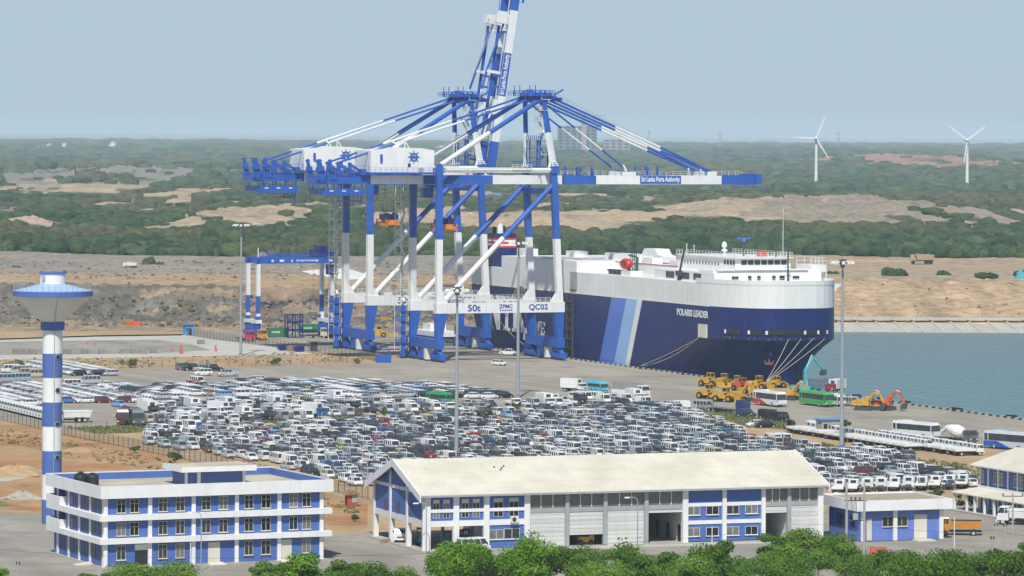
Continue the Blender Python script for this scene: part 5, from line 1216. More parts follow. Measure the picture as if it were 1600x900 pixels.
# front, bay by bay: boundaries read from the photo
X = lambda px, py=800: fw.front(px, py)[0]
bx_ = [0.4, X(712), X(759.5), X(823), X(885.5), X(945), X(1009), X(1070), X(1131), X(1192), X(1232), X(1281)]
for i, x in enumerate(bx_):
    big = i in (0, 1, 2, 3, 7, 9, 11); w = .42 if i < 4 or i in (7, 11) else .3
    wb('pillar', (x-w, x+w, -.35, .3, -.05, EZ-.35), 'clean_white' if i not in (4, 5, 6, 10) else 'grey_paint')
for i in (0, 1, 2):      # blue bays at the left
    a, c = bx_[i]+.42, bx_[i+1]-.42
    wb('front_panel', (a, c, 0, .25, 5.95, EZ-.3), 'wall_blue'); wb('front_panel', (a, c, 0, .25, 4.3, 5.5), 'wall_blue'); wb('front_beam', (a, c, -.15, .25, 5.5, 5.95), 'clean_white'); wb('front_beam', (a, c, -.15, .25, 3.5, 4.3), 'clean_white')
    w = c-a
    for f0 in (.14, .58):
        window_front(WB, fw, a+w*f0, a+w*(f0+.25), 5.97, 6.75, cross=False, frame='roof_cream', sill=False); window_front(WB, fw, a+w*f0, a+w*(f0+.25), 4.75, 5.45, cross=False, frame='roof_cream', sill=False)
        b = MB(); b.box(a+w*f0-.05, a+w*(f0+.25)+.05, -.12, .0, 6.84, 7.35, 0, fw); b.build('blind', 'roof_cream', WB)
a, c = bx_[2]+.42, bx_[3]-.42
wb('front_panel', (a, c, 0, .25, .1, 3.5), 'wall_blue'); window_front(WB, fw, a+.05, a+2.2, 1.5, 2.8, cross=False, mull=1, frame='lamp_white'); window_front(WB, fw, c-3.0, c-.7, 1.5, 2.9, cross=False, frame='lamp_white')
b = MB(); b.box(c-2.2, c-1.1, -.75, -.12, 3.85, 4.75, 0, fw); ac = b.build('air_conditioner', 'lamp_white', WB)
b = MB(); cc2 = fw(c-1.75, -.76, 4.3); b.tube(cc2, cc2-fw.e2*.04, .33, 0, 16); b.build('fan_grille', 'dark_steel', ac)
for i in (3, 4, 5, 6, 9, 10):      # shutter bays
    a, c = bx_[i]+.32, bx_[i+1]-.32; w = c-a
    wb('louvre_panel', (a, c, .05, .2, 5.75, EZ-.3), 'louvre')
    b = MB()
    for k in range(7): b.box(a, c, -.02, .04, 5.85+k*.3, 5.93+k*.3, 0, fw)
    b.build('louvre_slat', 'louvre', WB)
    for k in range(1, 3): wb('mullion', (a+w*k/3-.06, a+w*k/3+.06, -.08, .04, 5.75, EZ-.3), 'lamp_white')
    wb('lintel', (a, c, -.12, .2, 5.1, 5.74), 'grey_paint')
    zb_ = {3: .1, 4: 1.75, 5: .1, 6: 4.6, 9: 4.1, 10: .1}[i]
    b = MB()
    nsl = max(1, int((5.1-zb_)/.3))
    for k in range(nsl): zz0 = zb_+(5.1-zb_)*k/nsl; b.box(a, c, -.04 if k % 2 else -.01, .12, zz0, zb_+(5.1-zb_)*(k+1)/nsl, 0, fw)
    b.build('roller_shutter', 'shutter', WB, label='half open' if i == 4 else ('rolled up over an open doorway' if i in (6, 9) else None))
    if zb_ < 2:
        b = MB()
        for zr in (3.55, 2.15):
            if zr < zb_: continue
            for k in range(int(w/.36)): b.box(a+.3+k*.36, a+.37+k*.36, -.06, -.03, zr, zr+.5, 0, fw)
        if b.v: b.build('vent_slot', 'concrete', WB)
for i in (7, 8):
    a, c = bx_[i]+.36, bx_[i+1]-.36; w = c-a
    wb('front_panel', (a, c, 0, .25, 5.85, EZ-.3), 'wall_blue'); wb('front_panel', (a, c, 0, .25, 3.3, 5.35), 'wall_blue'); wb('front_panel', (a, c, 0, .25, .25, 2.75), 'wall_blue')
    wb('front_beam', (a, c, -.12, .25, 5.35, 5.85), 'clean_white'); wb('front_beam', (a, c, -.12, .25, 2.75, 3.3), 'clean_white')
    for z0 in (4.15, 1.05):
        for f0, f1 in ((.02, .36), (.56, .9)): window_front(WB, fw, a+w*f0, a+w*f1, z0, z0+1.15, cross=False, mull=1, frame='lamp_white')
# inside: floor slab, back of bays, partition walls that show through the openings
wb('floor_slab', (-.8, WL+.8, -1.2, WW+.6, .02, .14), 'concrete')
wb('apron_slab', (bx_[3], WL+.5, -3.4, -1.21, .02, .08), 'pale_concrete')
wb('partition', [(13.9, 14.1, .3, WW-.3, .15, EZ-.2)], 'clean_white'); wb('partition', (bx_[6]-.15, bx_[6]+.0, 3, WW-.3, .15, EZ-.2), 'grey_paint'); wb('partition', (bx_[7]-.1, bx_[7]+.1, .4, WW-.3, .15, EZ-.2), 'clean_white'); wb('partition', (bx_[9]-.1, bx_[9]+.1, .4, WW-.3, .15, EZ-.2), 'clean_white'); wb('partition', (bx_[10], bx_[10]+.15, 1, WW-.3, .15, EZ-.2), 'clean_white')
wb('ceiling_slab', (.3, 13.8, .3, WW-.3, 3.55, 3.75), 'concrete')
for y in (1.2, 5.5, 9.5): wb('inner_door', (bx_[7]-.16, bx_[7]-.1, y, y+1.1, .2, 2.6), 'dark')
wb('inner_post', [(6.5, 6.9, 11, 11.4, .15, 3.5)], 'clean_white'); wb('inner_post', [(10.3, 10.7, 9, 9.4, .15, 3.5)], 'clean_white')
# boards and rubble by the warehouse's open corner
for i, (x, y, w, l, r) in enumerate([(588, 838, .5, 3.6, 12), (598, 845, .6, 3.0, -30), (594, 849, .4, 2.6, 60), (606, 835, .5, 4.6, 25)]):
    p = G(x, y, .02); b = MB(); t = math.radians(r); d_ = Vector((math.cos(t), math.sin(t), 0)); b.beam(p+Z*(.12+i*.06), p+d_*l+Z*(.2+i*.1), w, .08); b.build('plank', 'wood', org=p, label=('long pale plank lying at the open warehouse corner', 'slanted board beside the warehouse post', 'short board crossing the others by the warehouse', 'plank leaning at the open corner of the warehouse')[i], cat='plank')
# ---- small blue substation
fs = Fr(G(1344.5, 847), math.radians(20.4)); SL = (G(1477.5, 844)-G(1344.5, 847)).length
SB_ = thing('substation_building', G(1344.5, 847), 'small flat roofed blue building with white fascia right of the warehouse', 'building')
SW = 11.0
def sb(name, args, m, par=SB_):
    b = MB(); b.box(*args, 0, fs); return b.build(name, m, par)
sb('wall', (0, SL, 0, .25, .1, 4.6), mat('faded_blue', (.13, .20, .55), .75, .16, .5, streak=.35)); sb('wall', (0, .25, .25, SW, .1, 4.6), 'faded_blue'); sb('wall', (SL-.25, SL, .25, SW, .1, 4.6), 'faded_blue'); sb('wall', (.25, SL-.25, SW-.25, SW, .1, 4.6), 'faded_blue'); sb('core', (.6, SL-.6, .6, SW-.6, .1, 4.5), 'dark')
b = MB(); o_ = 1.1
for a in [(-o_, SL+o_, -o_, -o_+.3), (-o_, SL+o_, SW+o_-.3, SW+o_), (-o_, -o_+.3, -o_+.3, SW+o_-.3), (SL+o_-.3, SL+o_, -o_+.3, SW+o_-.3)]: b.box(*a, 4.6, 6.15, 0, fs)
b.build('fascia', 'clean_white', SB_); sb('roof', (-o_+.3, SL+o_-.3, -o_+.3, SW+o_-.3, 4.7, 5.9), mat('dirty_roof', (.38, .33, .25), .9, .15, .5))
for x in (.35, fs.front(1398, 820)[0], SL-.3): sb('column', (x-.32, x+.32, -.25, -.01, .1, 4.59), 'clean_white')
for p0, p1, z0, z1, m in ((1354, 1362, .2, 3.4, 'roof_cream'), (1428, 1448, .2, 3.8, 'roof_cream')):
    b = MB(); b.box(fs.front(p0, 830)[0], fs.front(p1, 830)[0], -.06, .02, z0, z1, 0, fs); b.build('door', m, SB_)
for p0, p1, m in ((1379, 1395, 1), (1400.5, 1417, 1)): window_front(SB_, fs, fs.front(p0, 820)[0], fs.front(p1, 820)[0], 2.2, 3.6, cross=False, mull=1, frame='roof_cream')
window_left(SB_, fs, 6, 8, 2.0, 3.6); window_left(SB_, fs, 2.0, 3.4, 2.0, 3.6)
sb('step', (fs.front(1424, 840)[0], fs.front(1452, 840)[0], -2.2, -.26, .02, .2), 'roof_cream')
# ---- right edge building: hipped roof over two storeys with a lean-to canopy
c3 = G(1531, 800); f3 = Fr(c3, math.radians(-67.7)); RB = thing('station_building', c3, 'two storey blue building with pale hipped roof cut by the right edge', 'building')
def b3(name, args, m, par=RB):
    b = MB(); b.box(*args, 0, f3); return b.build(name, m, par)
BLn, BW, EH = 34, 8.5, 7.5
b3('wall', (0, BLn, 0, .25, .1, EH), 'wall_blue'); b3('wall', (0, .25, .25, BW, .1, EH), 'wall_blue'); b3('core', (.5, BLn-.4, .5, BW-.4, .1, EH-.1), 'dark'); b3('wall', (.25, BLn, BW-.25, BW, .1, EH), 'wall_blue'); b3('wall', (BLn-.25, BLn, .25, BW-.25, .1, EH), 'wall_blue')
b = MB(); e = 1.3; hz_ = 10.5
c4 = [f3(-e, -e, EH), f3(BLn+e, -e, EH), f3(BLn+e, BW+e, EH), f3(-e, BW+e, EH)]; r1_, r2_ = f3(BW/2, BW/2, hz_), f3(BLn-BW/2, BW/2, hz_)
b.poly([c4[0], c4[1], r2_, r1_]); b.poly([c4[1], c4[2], r2_]); b.poly([c4[2], c4[3], r1_, r2_]); b.poly([c4[3], c4[0], r1_]); b.poly([p-Z*.18 for p in reversed(c4)])
for i in range(4): b.poly([c4[i]-Z*.18, c4[(i+1) % 4]-Z*.18, c4[(i+1) % 4], c4[i]])
b.build('roof', 'roof_cream', RB)
fx3 = lambda px: f3.front(px, 760)[0]
xs3 = [fx3(p) for p in (1532.5, 1545, 1560.4, 1575.5, 1590.6, 1606, 1622)]
for x in xs3: b3('column', (x-.16, x+.16, -.16, -.01, .1, EH-.05), 'clean_white')
b3('floor_band', (-.2, BLn, -.3, -.01, 3.75, 4.3), 'clean_white')
for p0, p1 in ((1534, 1537.5), (1553.5, 1558.5), (1562, 1567.6), (1585, 1589), (1593, 1598), (1615, 1620)):
    window_front(RB, f3, fx3(p0), fx3(p1), 4.9, 6.7, mull=1, frame='lamp_white')
for p0, p1 in ((1536, 1540), (1550, 1554), (1565, 1570), (1580, 1584), (1596, 1601)): window_front(RB, f3, fx3(p0), fx3(p1), 1.0, 3.0, mull=1, frame='lamp_white')
b = MB(); CW = 3.2
b.hexa([f3(-3.6, -CW, 2.9), f3(BLn, -CW, 2.9), f3(BLn, -.31, 3.8), f3(-.3, -.31, 3.8)], [f3(-3.6, -CW, 3.05), f3(BLn, -CW, 3.05), f3(BLn, -.31, 3.95), f3(-.3, -.31, 3.95)])
b.hexa([f3(-3.6, -CW, 2.9), f3(-.3, -.31, 3.8), f3(-.02, BW, 3.8), f3(-3.6, BW, 2.9)], [f3(-3.6, -CW, 3.06), f3(-.3, -.31, 3.96), f3(-.02, BW, 3.96), f3(-3.6, BW, 3.06)]); b.build('canopy', 'roof_cream', RB)
for x in [-3.2]+[x+.6 for x in xs3]: b3('canopy_post', (x-.17, x+.17, -CW+.2, -CW+.54, .1, 3.0), 'clean_white')
b3('canopy_post', (-3.3, -2.96, 1.5, 1.84, .1, 3.0), 'clean_white')
b3('plinth', (-3.6, BLn, -CW-.3, -.02, .02, .3), 'concrete')
# ---- little kiosks and huts
def hut(name, x, y, w, d, h, wall, roof, label, ang=22, ov=.35, slope_=.0, door=True):
    p = G(x, y); f = Fr(p, math.radians(ang)); r = thing(name, p, label, 'hut')
    b = MB(); b.box(-w/2, w/2, 0, d, .02, h, 0, f); wlo = b.build('wall', wall, r)
    b = MB(); b.hexa([f(-w/2-ov, -ov, h), f(w/2+ov, -ov, h), f(w/2+ov, d+ov, h+slope_), f(-w/2-ov, d+ov, h+slope_)], [f(-w/2-ov, -ov, h+.2), f(w/2+ov, -ov, h+.2), f(w/2+ov, d+ov, h+.2+slope_), f(-w/2-ov, d+ov, h+.2+slope_)]); b.build('roof', roof, r)
    if door:
        b = MB(); b.box(-w*.1, w*.25, -.05, .02, .05, min(2.1, h*.8), 0, f); b.build('door', 'dark', r)
        b = MB(); b.box(-w*.4, -w*.2, -.05, .02, h*.45, h*.75, 0, f); b.build('window', 'glass', r)
    return r
hut('guard_hut', 1298, 681, 3.9, 2.6, 3.2, 'concrete', 'sky_blue_paint', 'grey guard hut with flat sky blue roof beside the tall right light mast')
hut('gate_hut', 296, 524, 2.4, 2.2, 2.9, 'sky_blue_paint', 'crane_blue', 'small blue gate hut at the far end of the pale pad')
hut('sentry_hut', 492, 549, 1.6, 1.6, 2.6, 'dark_steel', 'wood', 'tiny sentry hut with overhanging roof by the crane fence', ov=.8, door=False)
p = G(551, 792); f = Fr(p, math.radians(20)); r = thing('brick_hut', p, 'tiny red brick hut with tiled roof by the wire fence', 'hut')
b = MB(); b.box(-.8, .8, 0, 1.6, 0, 1.9, 0, f); b.build('wall', 'brick_red', r)
b = MB(); b.box(-.1, .75, -.06, .01, .7, 1.8, 0, f); b.build('shutter', 'concrete', r)
b = MB(); b.prism([f(-1.3, -.4, 1.9), f(1.3, -.4, 1.9), f(0, -.4, 2.7)], f.e2*2.4); b.build('roof', 'wood', r)
# ================================================================ vehicles
def paint_mat(name, attr):
    m = bpy.data.materials.new(name); m.use_nodes = True; n = m.node_tree.nodes; L = m.node_tree.links; b = n['Principled BSDF']
    b.inputs['Roughness'].default_value = .32; b.inputs['Specular IOR Level'].default_value = .5
    if attr: a = n.new('ShaderNodeAttribute'); a.attribute_name = 'tint'; out = a.outputs[0]
    else: a = n.new('ShaderNodeObjectInfo'); out = a.outputs['Color']
    g = n.new('ShaderNodeNewGeometry'); no = n.new('ShaderNodeTexNoise'); no.inputs['Scale'].default_value = .9; L.new(g.outputs['Position'], no.inputs['Vector'])
    mr = n.new('ShaderNodeMapRange'); mr.inputs[3].default_value = .86; mr.inputs[4].default_value = 1.1; L.new(no.outputs[0], mr.inputs[0])
    s = n.new('ShaderNodeVectorMath'); s.operation = 'SCALE'; L.new(out, s.inputs[0]); L.new(mr.outputs[0], s.inputs['Scale']); L.new(s.outputs[0], b.inputs['Base Color'])
    MATS[name] = m
paint_mat('paint', False); paint_mat('mass_paint', True)
VM = ['paint', 'car_glass', 'tyre', 'dark_steel', 'lamp_white', 'red_paint', 'wheel_white', 'tarp_grey', 'clean_white', 'crane_blue']
PAINT, GLASS, TYRE, DARK, LAMP, RED, RIM, TARP, WHT, BLU = range(10)
def ring(x, zl, zt, w, sh=.9): return [(x, -w*.92, zl), (x, -w, zl+.18), (x, -w, zt-.2), (x, -w*sh, zt), (x, w*sh, zt), (x, w, zt-.2), (x, w, zl+.18), (x, w*.92, zl)]
def shell(b, st, m=0, sh=.9):
    rs_ = [ring(*s, sh) for s in st]
    for r1, r2 in zip(rs_[:-1], rs_[1:]):
        for i in range(8): j = (i+1) % 8; b.poly([r1[i], r1[j], r2[j], r2[i]], m)
    b.poly(list(reversed(rs_[0])), m); b.poly(rs_[-1], m)
def frust(b, x0, x1, w0, z0, x2, x3, w1, z1, m):
    b.hexa([(x0, -w0, z0), (x1, -w0, z0), (x1, w0, z0), (x0, w0, z0)], [(x2, -w1, z1), (x3, -w1, z1), (x3, w1, z1), (x2, w1, z1)], m)
def wheel(b, x, y, r=.32, w=.22):
    b.tube((x, y-w/2, r), (x, y+w/2, r), r, TYRE, 12); s = 1 if y > 0 else -1
    b.tube((x, y+s*w/2, r), (x, y+s*(w/2+.02), r), r*.58, RIM, 8)
def car_parts(L, W, HT, belt=.92, hood=.95, boot=.55, cab0=None, cab1=None, rake=.55, rr=.35, front=.62, wh=.31, pill=2):
    w = W/2; h = L/2
    xb, xf = -h+boot, h-hood              # cabin base
    body = MB()
    shell(body, [(-h, .38, belt-.22, w*.84), (-h+.12, .26, belt-.04, w*.96), (xb, .22, belt, w), (xf, .22, belt, w), (h-.45, .24, belt-.14, w*.98), (h-.1, .26, front+.02, w*.88), (h, .36, front-.1, w*.72)], PAINT)
    r0, r1 = xb+rr, xf-rake
    w0, w1 = w*.87, w*.74
    frust(body, r0-.03, r1+.03, w1+.02, HT-.07, r0+.06, r1-.1, w1-.05, HT, PAINT)
    for s in (-1, 1):                    # pillars
        for (xa, xt) in [(xb+.02, r0), (xf-.02, r1)]+[(xb+.02+(xf-xb)*k/(pill+1), r0+(r1-r0)*k/(pill+1)) for k in range(1, pill+1)]:
            body.beam((xa, s*(w0-.01), belt-.02), (xt, s*(w1-.0), HT-.05), .07, .09, PAINT, up=Vector((0, 1, 0)))
    body.box(h-.02, h+.02, -w*.6, w*.6, .38, .5, DARK); body.box(-h-.02, -h+.04, -w*.3, w*.3, .5, .62, LAMP)
    for s in (-1, 1):
        body.hexa([(h-.26, s*w*.5, front-.16), (h-.02, s*w*.5, front-.16), (h-.02, s*w*.84, front-.16), (h-.26, s*w*.9, front-.16)], [(h-.3, s*w*.5, front+.05), (h-.1, s*w*.5, front+.03), (h-.12, s*w*.82, front+.03), (h-.3, s*w*.92, front+.05)], LAMP)
        body.box(-h-.015, -h+.14, min(s*w*.55, s*w*.86), max(s*w*.55, s*w*.86), belt-.34, belt-.14, RED)
        body.box(xf-.32, xf-.14, min(s*w*.98, s*w*1.12), max(s*w*.98, s*w*1.12), belt+.0, belt+.14, PAINT)
    glass = MB(); frust(glass, xb+.02, xf-.02, w0-.02, belt-.03, r0, r1, w1, HT-.06, GLASS)
    wheels = []
    for x in (-h+.78, h-.8):
        for s in (-1, 1): q = MB(); wheel(q, x, s*(w-.11), wh); wheels.append(q)
    return body, [('windows', glass)]+[('wheel', q) for q in wheels]
def van_parts(L, W, HT, belt=1.12, nose=.42, rake=.5, panel=False, wh=.33):
    w = W/2; h = L/2; body = MB()
    shell(body, [(-h, .36, belt, w*.95), (-h+.1, .26, belt+.02, w), (h-nose-.1, .24, belt+.02, w), (h-.12, .26, belt-.28, w*.95), (h, .36, belt-.45, w*.86)], PAINT, .96)
    r0, r1 = -h+.12, h-nose-rake
    frust(body, r0-.02, r1+.05, w*.86, HT-.16, r0+.1, r1-.1, w*.74, HT, PAINT)
    n = 4
    for s in (-1, 1):
        for k in range(n+1):
            xa = -h+.08+(h-nose-.06+h-.08)*k/n; xt = r0+(r1-r0)*k/n
            body.beam((xa, s*(w*.95), belt), (xt, s*(w*.86), HT-.12), .1 if 0 < k < n else .14, .12, PAINT, up=Vector((0, 1, 0)))
        if panel: body.hexa([(-h+.08, s*(w*.93), belt), (.1, s*(w*.93), belt), (.1, s*(w*.97), belt), (-h+.08, s*w*.97, belt)], [(-h+.12, s*w*.84, HT-.1), (.1, s*w*.84, HT-.1), (.1, s*w*.88, HT-.1), (-h+.12, s*w*.88, HT-.1)], PAINT)
        body.box(h-.1, h+.02, min(s*w*.5, s*w*.85), max(s*w*.5, s*w*.85), .58, .78, LAMP); body.box(-h-.02, -h+.05, min(s*w*.8, s*w*.95), max(s*w*.8, s*w*.95), .7, 1.05, RED)
        body.box(h-nose-.35, h-nose-.2, min(s*w, s*w*1.16), max(s*w, s*w*1.16), belt, belt+.28, DARK)
    body.box(h-.02, h+.02, -w*.6, w*.6, .34, .48, DARK); body.box(-h-.03, -h, -w*.25, w*.25, .62, .76, LAMP)
    glass = MB(); frust(glass, -h+.06, h-nose-.05, w*.93, belt, r0, r1, w*.84, HT-.13, GLASS)
    ws = []
    for x in (-h+.85, h-.85):
        for s in (-1, 1): q = MB(); wheel(q, x, s*(w-.12), wh); ws.append(q)
    return body, [('windows', glass)]+[('wheel', q) for q in ws]
def cab_mb(x0, x1, W, z0, z1, m=PAINT):
    w = W/2; b = MB(); zb_ = z0+(z1-z0)*.52
    b.hexa([(x0, -w, z0), (x1, -w, z0), (x1, w, z0), (x0, w, z0)], [(x0, -w, zb_), (x1-.02, -w, zb_), (x1-.02, w, zb_), (x0, w, zb_)], m)
    b.hexa([(x0, -w*.96, z1-.16), (x1-.32, -w*.94, z1-.16), (x1-.32, w*.94, z1-.16), (x0, w*.96, z1-.16)], [(x0+.05, -w*.88, z1), (x1-.5, -w*.86, z1), (x1-.5, w*.86, z1), (x0+.05, w*.88, z1)], m)
    for s in (-1, 1):
        for xa, xt in ((x0+.06, x0+.06), (x1-.08, x1-.38), ((x0+x1)/2-.3, (x0+x1)/2-.3)): b.beam((xa, s*w*.97, zb_), (xt, s*w*.94, z1-.1), .1, .12, m, up=Vector((0, 1, 0)))
        b.box(x1-.06, x1+.04, min(s*w*.55, s*w*.9), max(s*w*.55, s*w*.9), z0+.12, z0+.34, LAMP); b.box(x1-.2, x1-.06, min(s*w, s*w*1.2), max(s*w, s*w*1.2), zb_, zb_+.45, DARK)
    b.box(x0-.02, x0+.02, -w*.96, -w*.5, zb_, z1-.1, m); b.box(x0-.02, x0+.02, w*.5, w*.96, zb_, z1-.1, m)
    b.box(x1-.01, x1+.05, -w*.5, w*.5, z0+.12, z0+.3, DARK); b.box(x1-.1, x1+.12, -w, w, z0-.22, z0-.01, m)
    g = MB(); g.hexa([(x0+.03, -w*.95, zb_), (x1-.05, -w*.95, zb_), (x1-.05, w*.95, zb_), (x0+.03, w*.95, zb_)], [(x0+.03, -w*.92, z1-.14), (x1-.36, -w*.92, z1-.14), (x1-.36, w*.92, z1-.14), (x0+.03, w*.92, z1-.14)], GLASS)
    return b, g
def truck(L=6.2, W=1.9, kind='flat', cabH=2.15, cabL=1.55, boxH=2.0):
    h = L/2; root = MB(); root.box(-h+.1, h-.4, -.38, .38, .5, .78, DARK); root.box(-h+.9, -h+1.9, -.8, .8, .42, .7, DARK)
    cb, g = cab_mb(h-cabL, h, W, .7, cabH, PAINT); parts = [('cab', cb, [('windows', g)])]
    bed = MB(); x0, x1 = -h, h-cabL-.15; w = W/2+.05
    if kind == 'flat':
        bed.box(x0, x1, -w, w, .85, .97, TARP); bed.box(x0, x1, -w, -w+.06, .97, 1.35, WHT); bed.box(x0, x1, w-.06, w, .97, 1.35, WHT); bed.box(x0, x0+.06, -w+.06, w-.06, .97, 1.35, WHT); bed.box(x1-.06, x1, -w+.06, w-.06, .97, 1.42, WHT); bed.beam((x1-.03, -w+.1, 1.4), (x1-.03, -w+.1, 2.0), .06, .06, DARK); bed.beam((x1-.03, w-.1, 1.4), (x1-.03, w-.1, 2.0), .06, .06, DARK); parts.append(('cargo_bed', bed, []))
    elif kind == 'box': bed.box(x0, x1, -w, w, .85, .85+boxH, WHT); bed.box(x0, x1, -w-.02, w+.02, .8, .9, DARK); bed.box(x1, x1+.1, -.5, .5, .85+boxH*.6, .85+boxH*.9, DARK); parts.append(('cargo_box', bed, []))
    elif kind == 'tarp':
        bed.box(x0, x1, -w, w, .85, 1.75, WHT); bed.hexa([(x0, -w, 1.76), (x1, -w, 1.76), (x1, w, 1.76), (x0, w, 1.76)], [(x0, -w*.86, .95+boxH), (x1, -w*.86, .95+boxH), (x1, w*.86, .95+boxH), (x0, w*.86, .95+boxH)], TARP); parts.append(('cargo_box', bed, []))
    elif kind == 'chassis': bed.box(x0, x1, -.5, .5, .8, .92, DARK); bed.box(x0, x0+.2, -w, w, .7, .95, DARK); parts.append(('frame_rail', bed, []))
    elif kind == 'long': bed.box(x0, x1, -w, w, 1.0, 1.25, TARP); bed.box(x1-.1, x1, -w, w, 1.25, 2.3, TARP); parts.append(('cargo_bed', bed, []))
    elif kind == 'dumpo':
        bed.hexa([(x0+.2, -w*.9, 1.1), (x1, -w*.9, 1.1), (x1, w*.9, 1.1), (x0+.2, w*.9, 1.1)], [(x0, -w, 1.1+boxH), (x1, -w, 1.1+boxH), (x1, w, 1.1+boxH), (x0, w, 1.1+boxH)], PAINT); bed.box(x0+.15, x1-.1, -w*.9, w*.9, 1.1+boxH-.02, 1.12+boxH, TYRE); parts.append(('tipper_body', bed, []))
    elif kind == 'dump':
        bed.hexa([(x0+.2, -w*.85, 1.1), (x1, -w*.85, 1.1), (x1, w*.85, 1.1), (x0+.2, w*.85, 1.1)], [(x0-.2, -w, 1.1+boxH), (x1, -w, 1.1+boxH), (x1, w, 1.1+boxH), (x0-.2, w, 1.1+boxH)], WHT); bed.box(x1-.1, x1+.6, -w, w, 1.1+boxH-.12, 1.1+boxH, WHT); bed.box(x0-.25, x1+.02, -w*1.02, w*1.02, 1.1+boxH-.2, 1.1+boxH+.02, WHT); parts.append(('tipper_body', bed, []))
    ax = [h-.95, -h+1.3]+([-h+2.5] if L > 7.5 else [])
    for x in ax:
        for s in (-1, 1): q = MB(); wheel(q, x, s*(W/2-.16), .4 if L < 7.5 else .5, .28); parts.append(('wheel', q, []))
    return root, parts
def bus(L=11, W=2.5, HT=3.2, low=1.25, extra=None):
    w = W/2; h = L/2; b = MB()
    b.hexa([(-h, -w, .4), (h-.05, -w*.97, .4), (h-.05, w*.97, .4), (-h, w, .4)], [(-h, -w, low+.3), (h, -w*.97, low+.3), (h, w*.97, low+.3), (-h, w, low+.3)], PAINT)
    b.hexa([(-h+.05, -w*.98, HT-.5), (h-.25, -w*.96, HT-.5), (h-.25, w*.96, HT-.5), (-h+.05, w*.98, HT-.5)], [(-h+.15, -w*.88, HT), (h-.5, -w*.86, HT), (h-.5, w*.86, HT), (-h+.15, w*.88, HT)], PAINT)
    for s in (-1, 1):
        for x in (-h+.07, -h+1.1, h-.3):
            b.beam((x, s*w*.985, low+.2), (x-.05, s*w*.97, HT-.4), .14 if x < 0 else .1, .2, PAINT, up=Vector((0, 1, 0)))
        b.box(h-.04, h+.03, min(s*w*.6, s*w*.88), max(s*w*.6, s*w*.88), .75, .98, LAMP); b.box(-h-.03, -h+.02, min(s*w*.75, s*w*.9), max(s*w*.75, s*w*.9), .9, 1.4, RED)
        b.beam((h-.2, s*w, HT-.7), (h+.35, s*w*1.1, HT-1.1), .07, .07, DARK); b.box(h+.25, h+.4, min(s*w*1.02, s*w*1.16), max(s*w*1.02, s*w*1.16), HT-1.6, HT-1.1, DARK)
    b.box(-h, -h+.05, -w*.95, w*.95, low+.3, HT-.5, PAINT); b.box(-h+2, -h+4, -w*.5, w*.5, HT, HT+.18, PAINT); b.box(h-.02, h+.05, -w*.9, w*.9, .4, .6, DARK)
    g = MB(); g.hexa([(-h+.08, -w*.975, low+.3), (h-.03, -w*.95, low+.3), (h-.03, w*.95, low+.3), (-h+.08, w*.975, low+.3)], [(-h+.1, -w*.965, HT-.5), (h-.27, -w*.94, HT-.5), (h-.27, w*.94, HT-.5), (-h+.1, w*.965, HT-.5)], GLASS)
    parts = [('windows', g, [])]
    fr_ = MB()
    for s in (-1, 1):
        for k in range(1, int(L/1.3)): x = -h+k*1.3; fr_.box(x-.04, x+.04, s*w*.975 if s > 0 else -w*.99, w*.99 if s > 0 else -w*.975, low+.3, HT-.5, DARK)
    fr_.box(h-.16, h-.08, -.04, .04, low+.3, HT-.55, DARK); parts[0] = ('windows', g, [('window_pillar', fr_)])
    for x in (-h+2.6, h-2.4):
        for s in (-1, 1): q = MB(); wheel(q, x, s*(w-.14), .48, .3); parts.append(('wheel', q, []))
    if extra: parts += extra(w, h)
    return b, parts
PROTO = {}
def reg(key, name, cat, root, parts):
    parts = [(p[0], p[1], p[2] if len(p) > 2 else []) for p in parts]
    def tris(mb): return mb
    allb = MB()
    for q in [root]+[p[1] for p in parts]+[s[1] for p in parts for s in p[2]]:
        k = len(allb.v); allb.v += q.v; allb.f += [tuple(i+k for i in f) for f in q.f]; allb.m += q.m
    def mk(mb, nm):
        used = sorted(set(mb.m)); mm = {u: i for i, u in enumerate(used)}; c = MB(); c.v, c.f, c.m = mb.v, mb.f, [mm[i] for i in mb.m]
        return c.mesh(nm, [VM[u] for u in used])
    PROTO[key] = dict(name=name, cat=cat, root=mk(root, name), parts=[(p[0], mk(p[1], p[0]), [(s[0], mk(s[1], s[0])) for s in p[2]]) for p in parts], full=mk(allb, name), mb=allb)
reg('hatch', 'parked_car', 'car', *car_parts(4.0, 1.7, 1.5, hood=.85, boot=.1, rr=.35, rake=.6))
reg('sedan', 'parked_car', 'car', *car_parts(4.5, 1.75, 1.46, hood=1.05, boot=.75, rr=.55, rake=.65))
reg('suv', 'parked_car', 'car', *car_parts(4.5, 1.82, 1.78, belt=1.08, hood=1.0, boot=.08, rr=.25, rake=.5, front=.82, wh=.37))
reg('kei', 'parked_car', 'car', *car_parts(3.4, 1.48, 1.65, belt=.95, hood=.5, boot=.05, rr=.15, rake=.4, front=.72, wh=.28))
reg('wagon', 'parked_car', 'car', *car_parts(4.5, 1.7, 1.5, hood=1.0, boot=.1, rr=.3, rake=.55, pill=2))
reg('coupe', 'parked_car', 'car', *car_parts(3.7, 1.67, 1.48, belt=.95, hood=.75, boot=.2, rr=.6, rake=.7, pill=1))
reg('van', 'parked_van', 'van', *van_parts(4.8, 1.72, 2.05))
reg('panelvan', 'parked_van', 'van', *van_parts(4.7, 1.72, 2.1, panel=True))
reg('minivan', 'parked_van', 'van', *van_parts(3.5, 1.5, 1.85, belt=1.05, nose=.3, rake=.4, wh=.29))
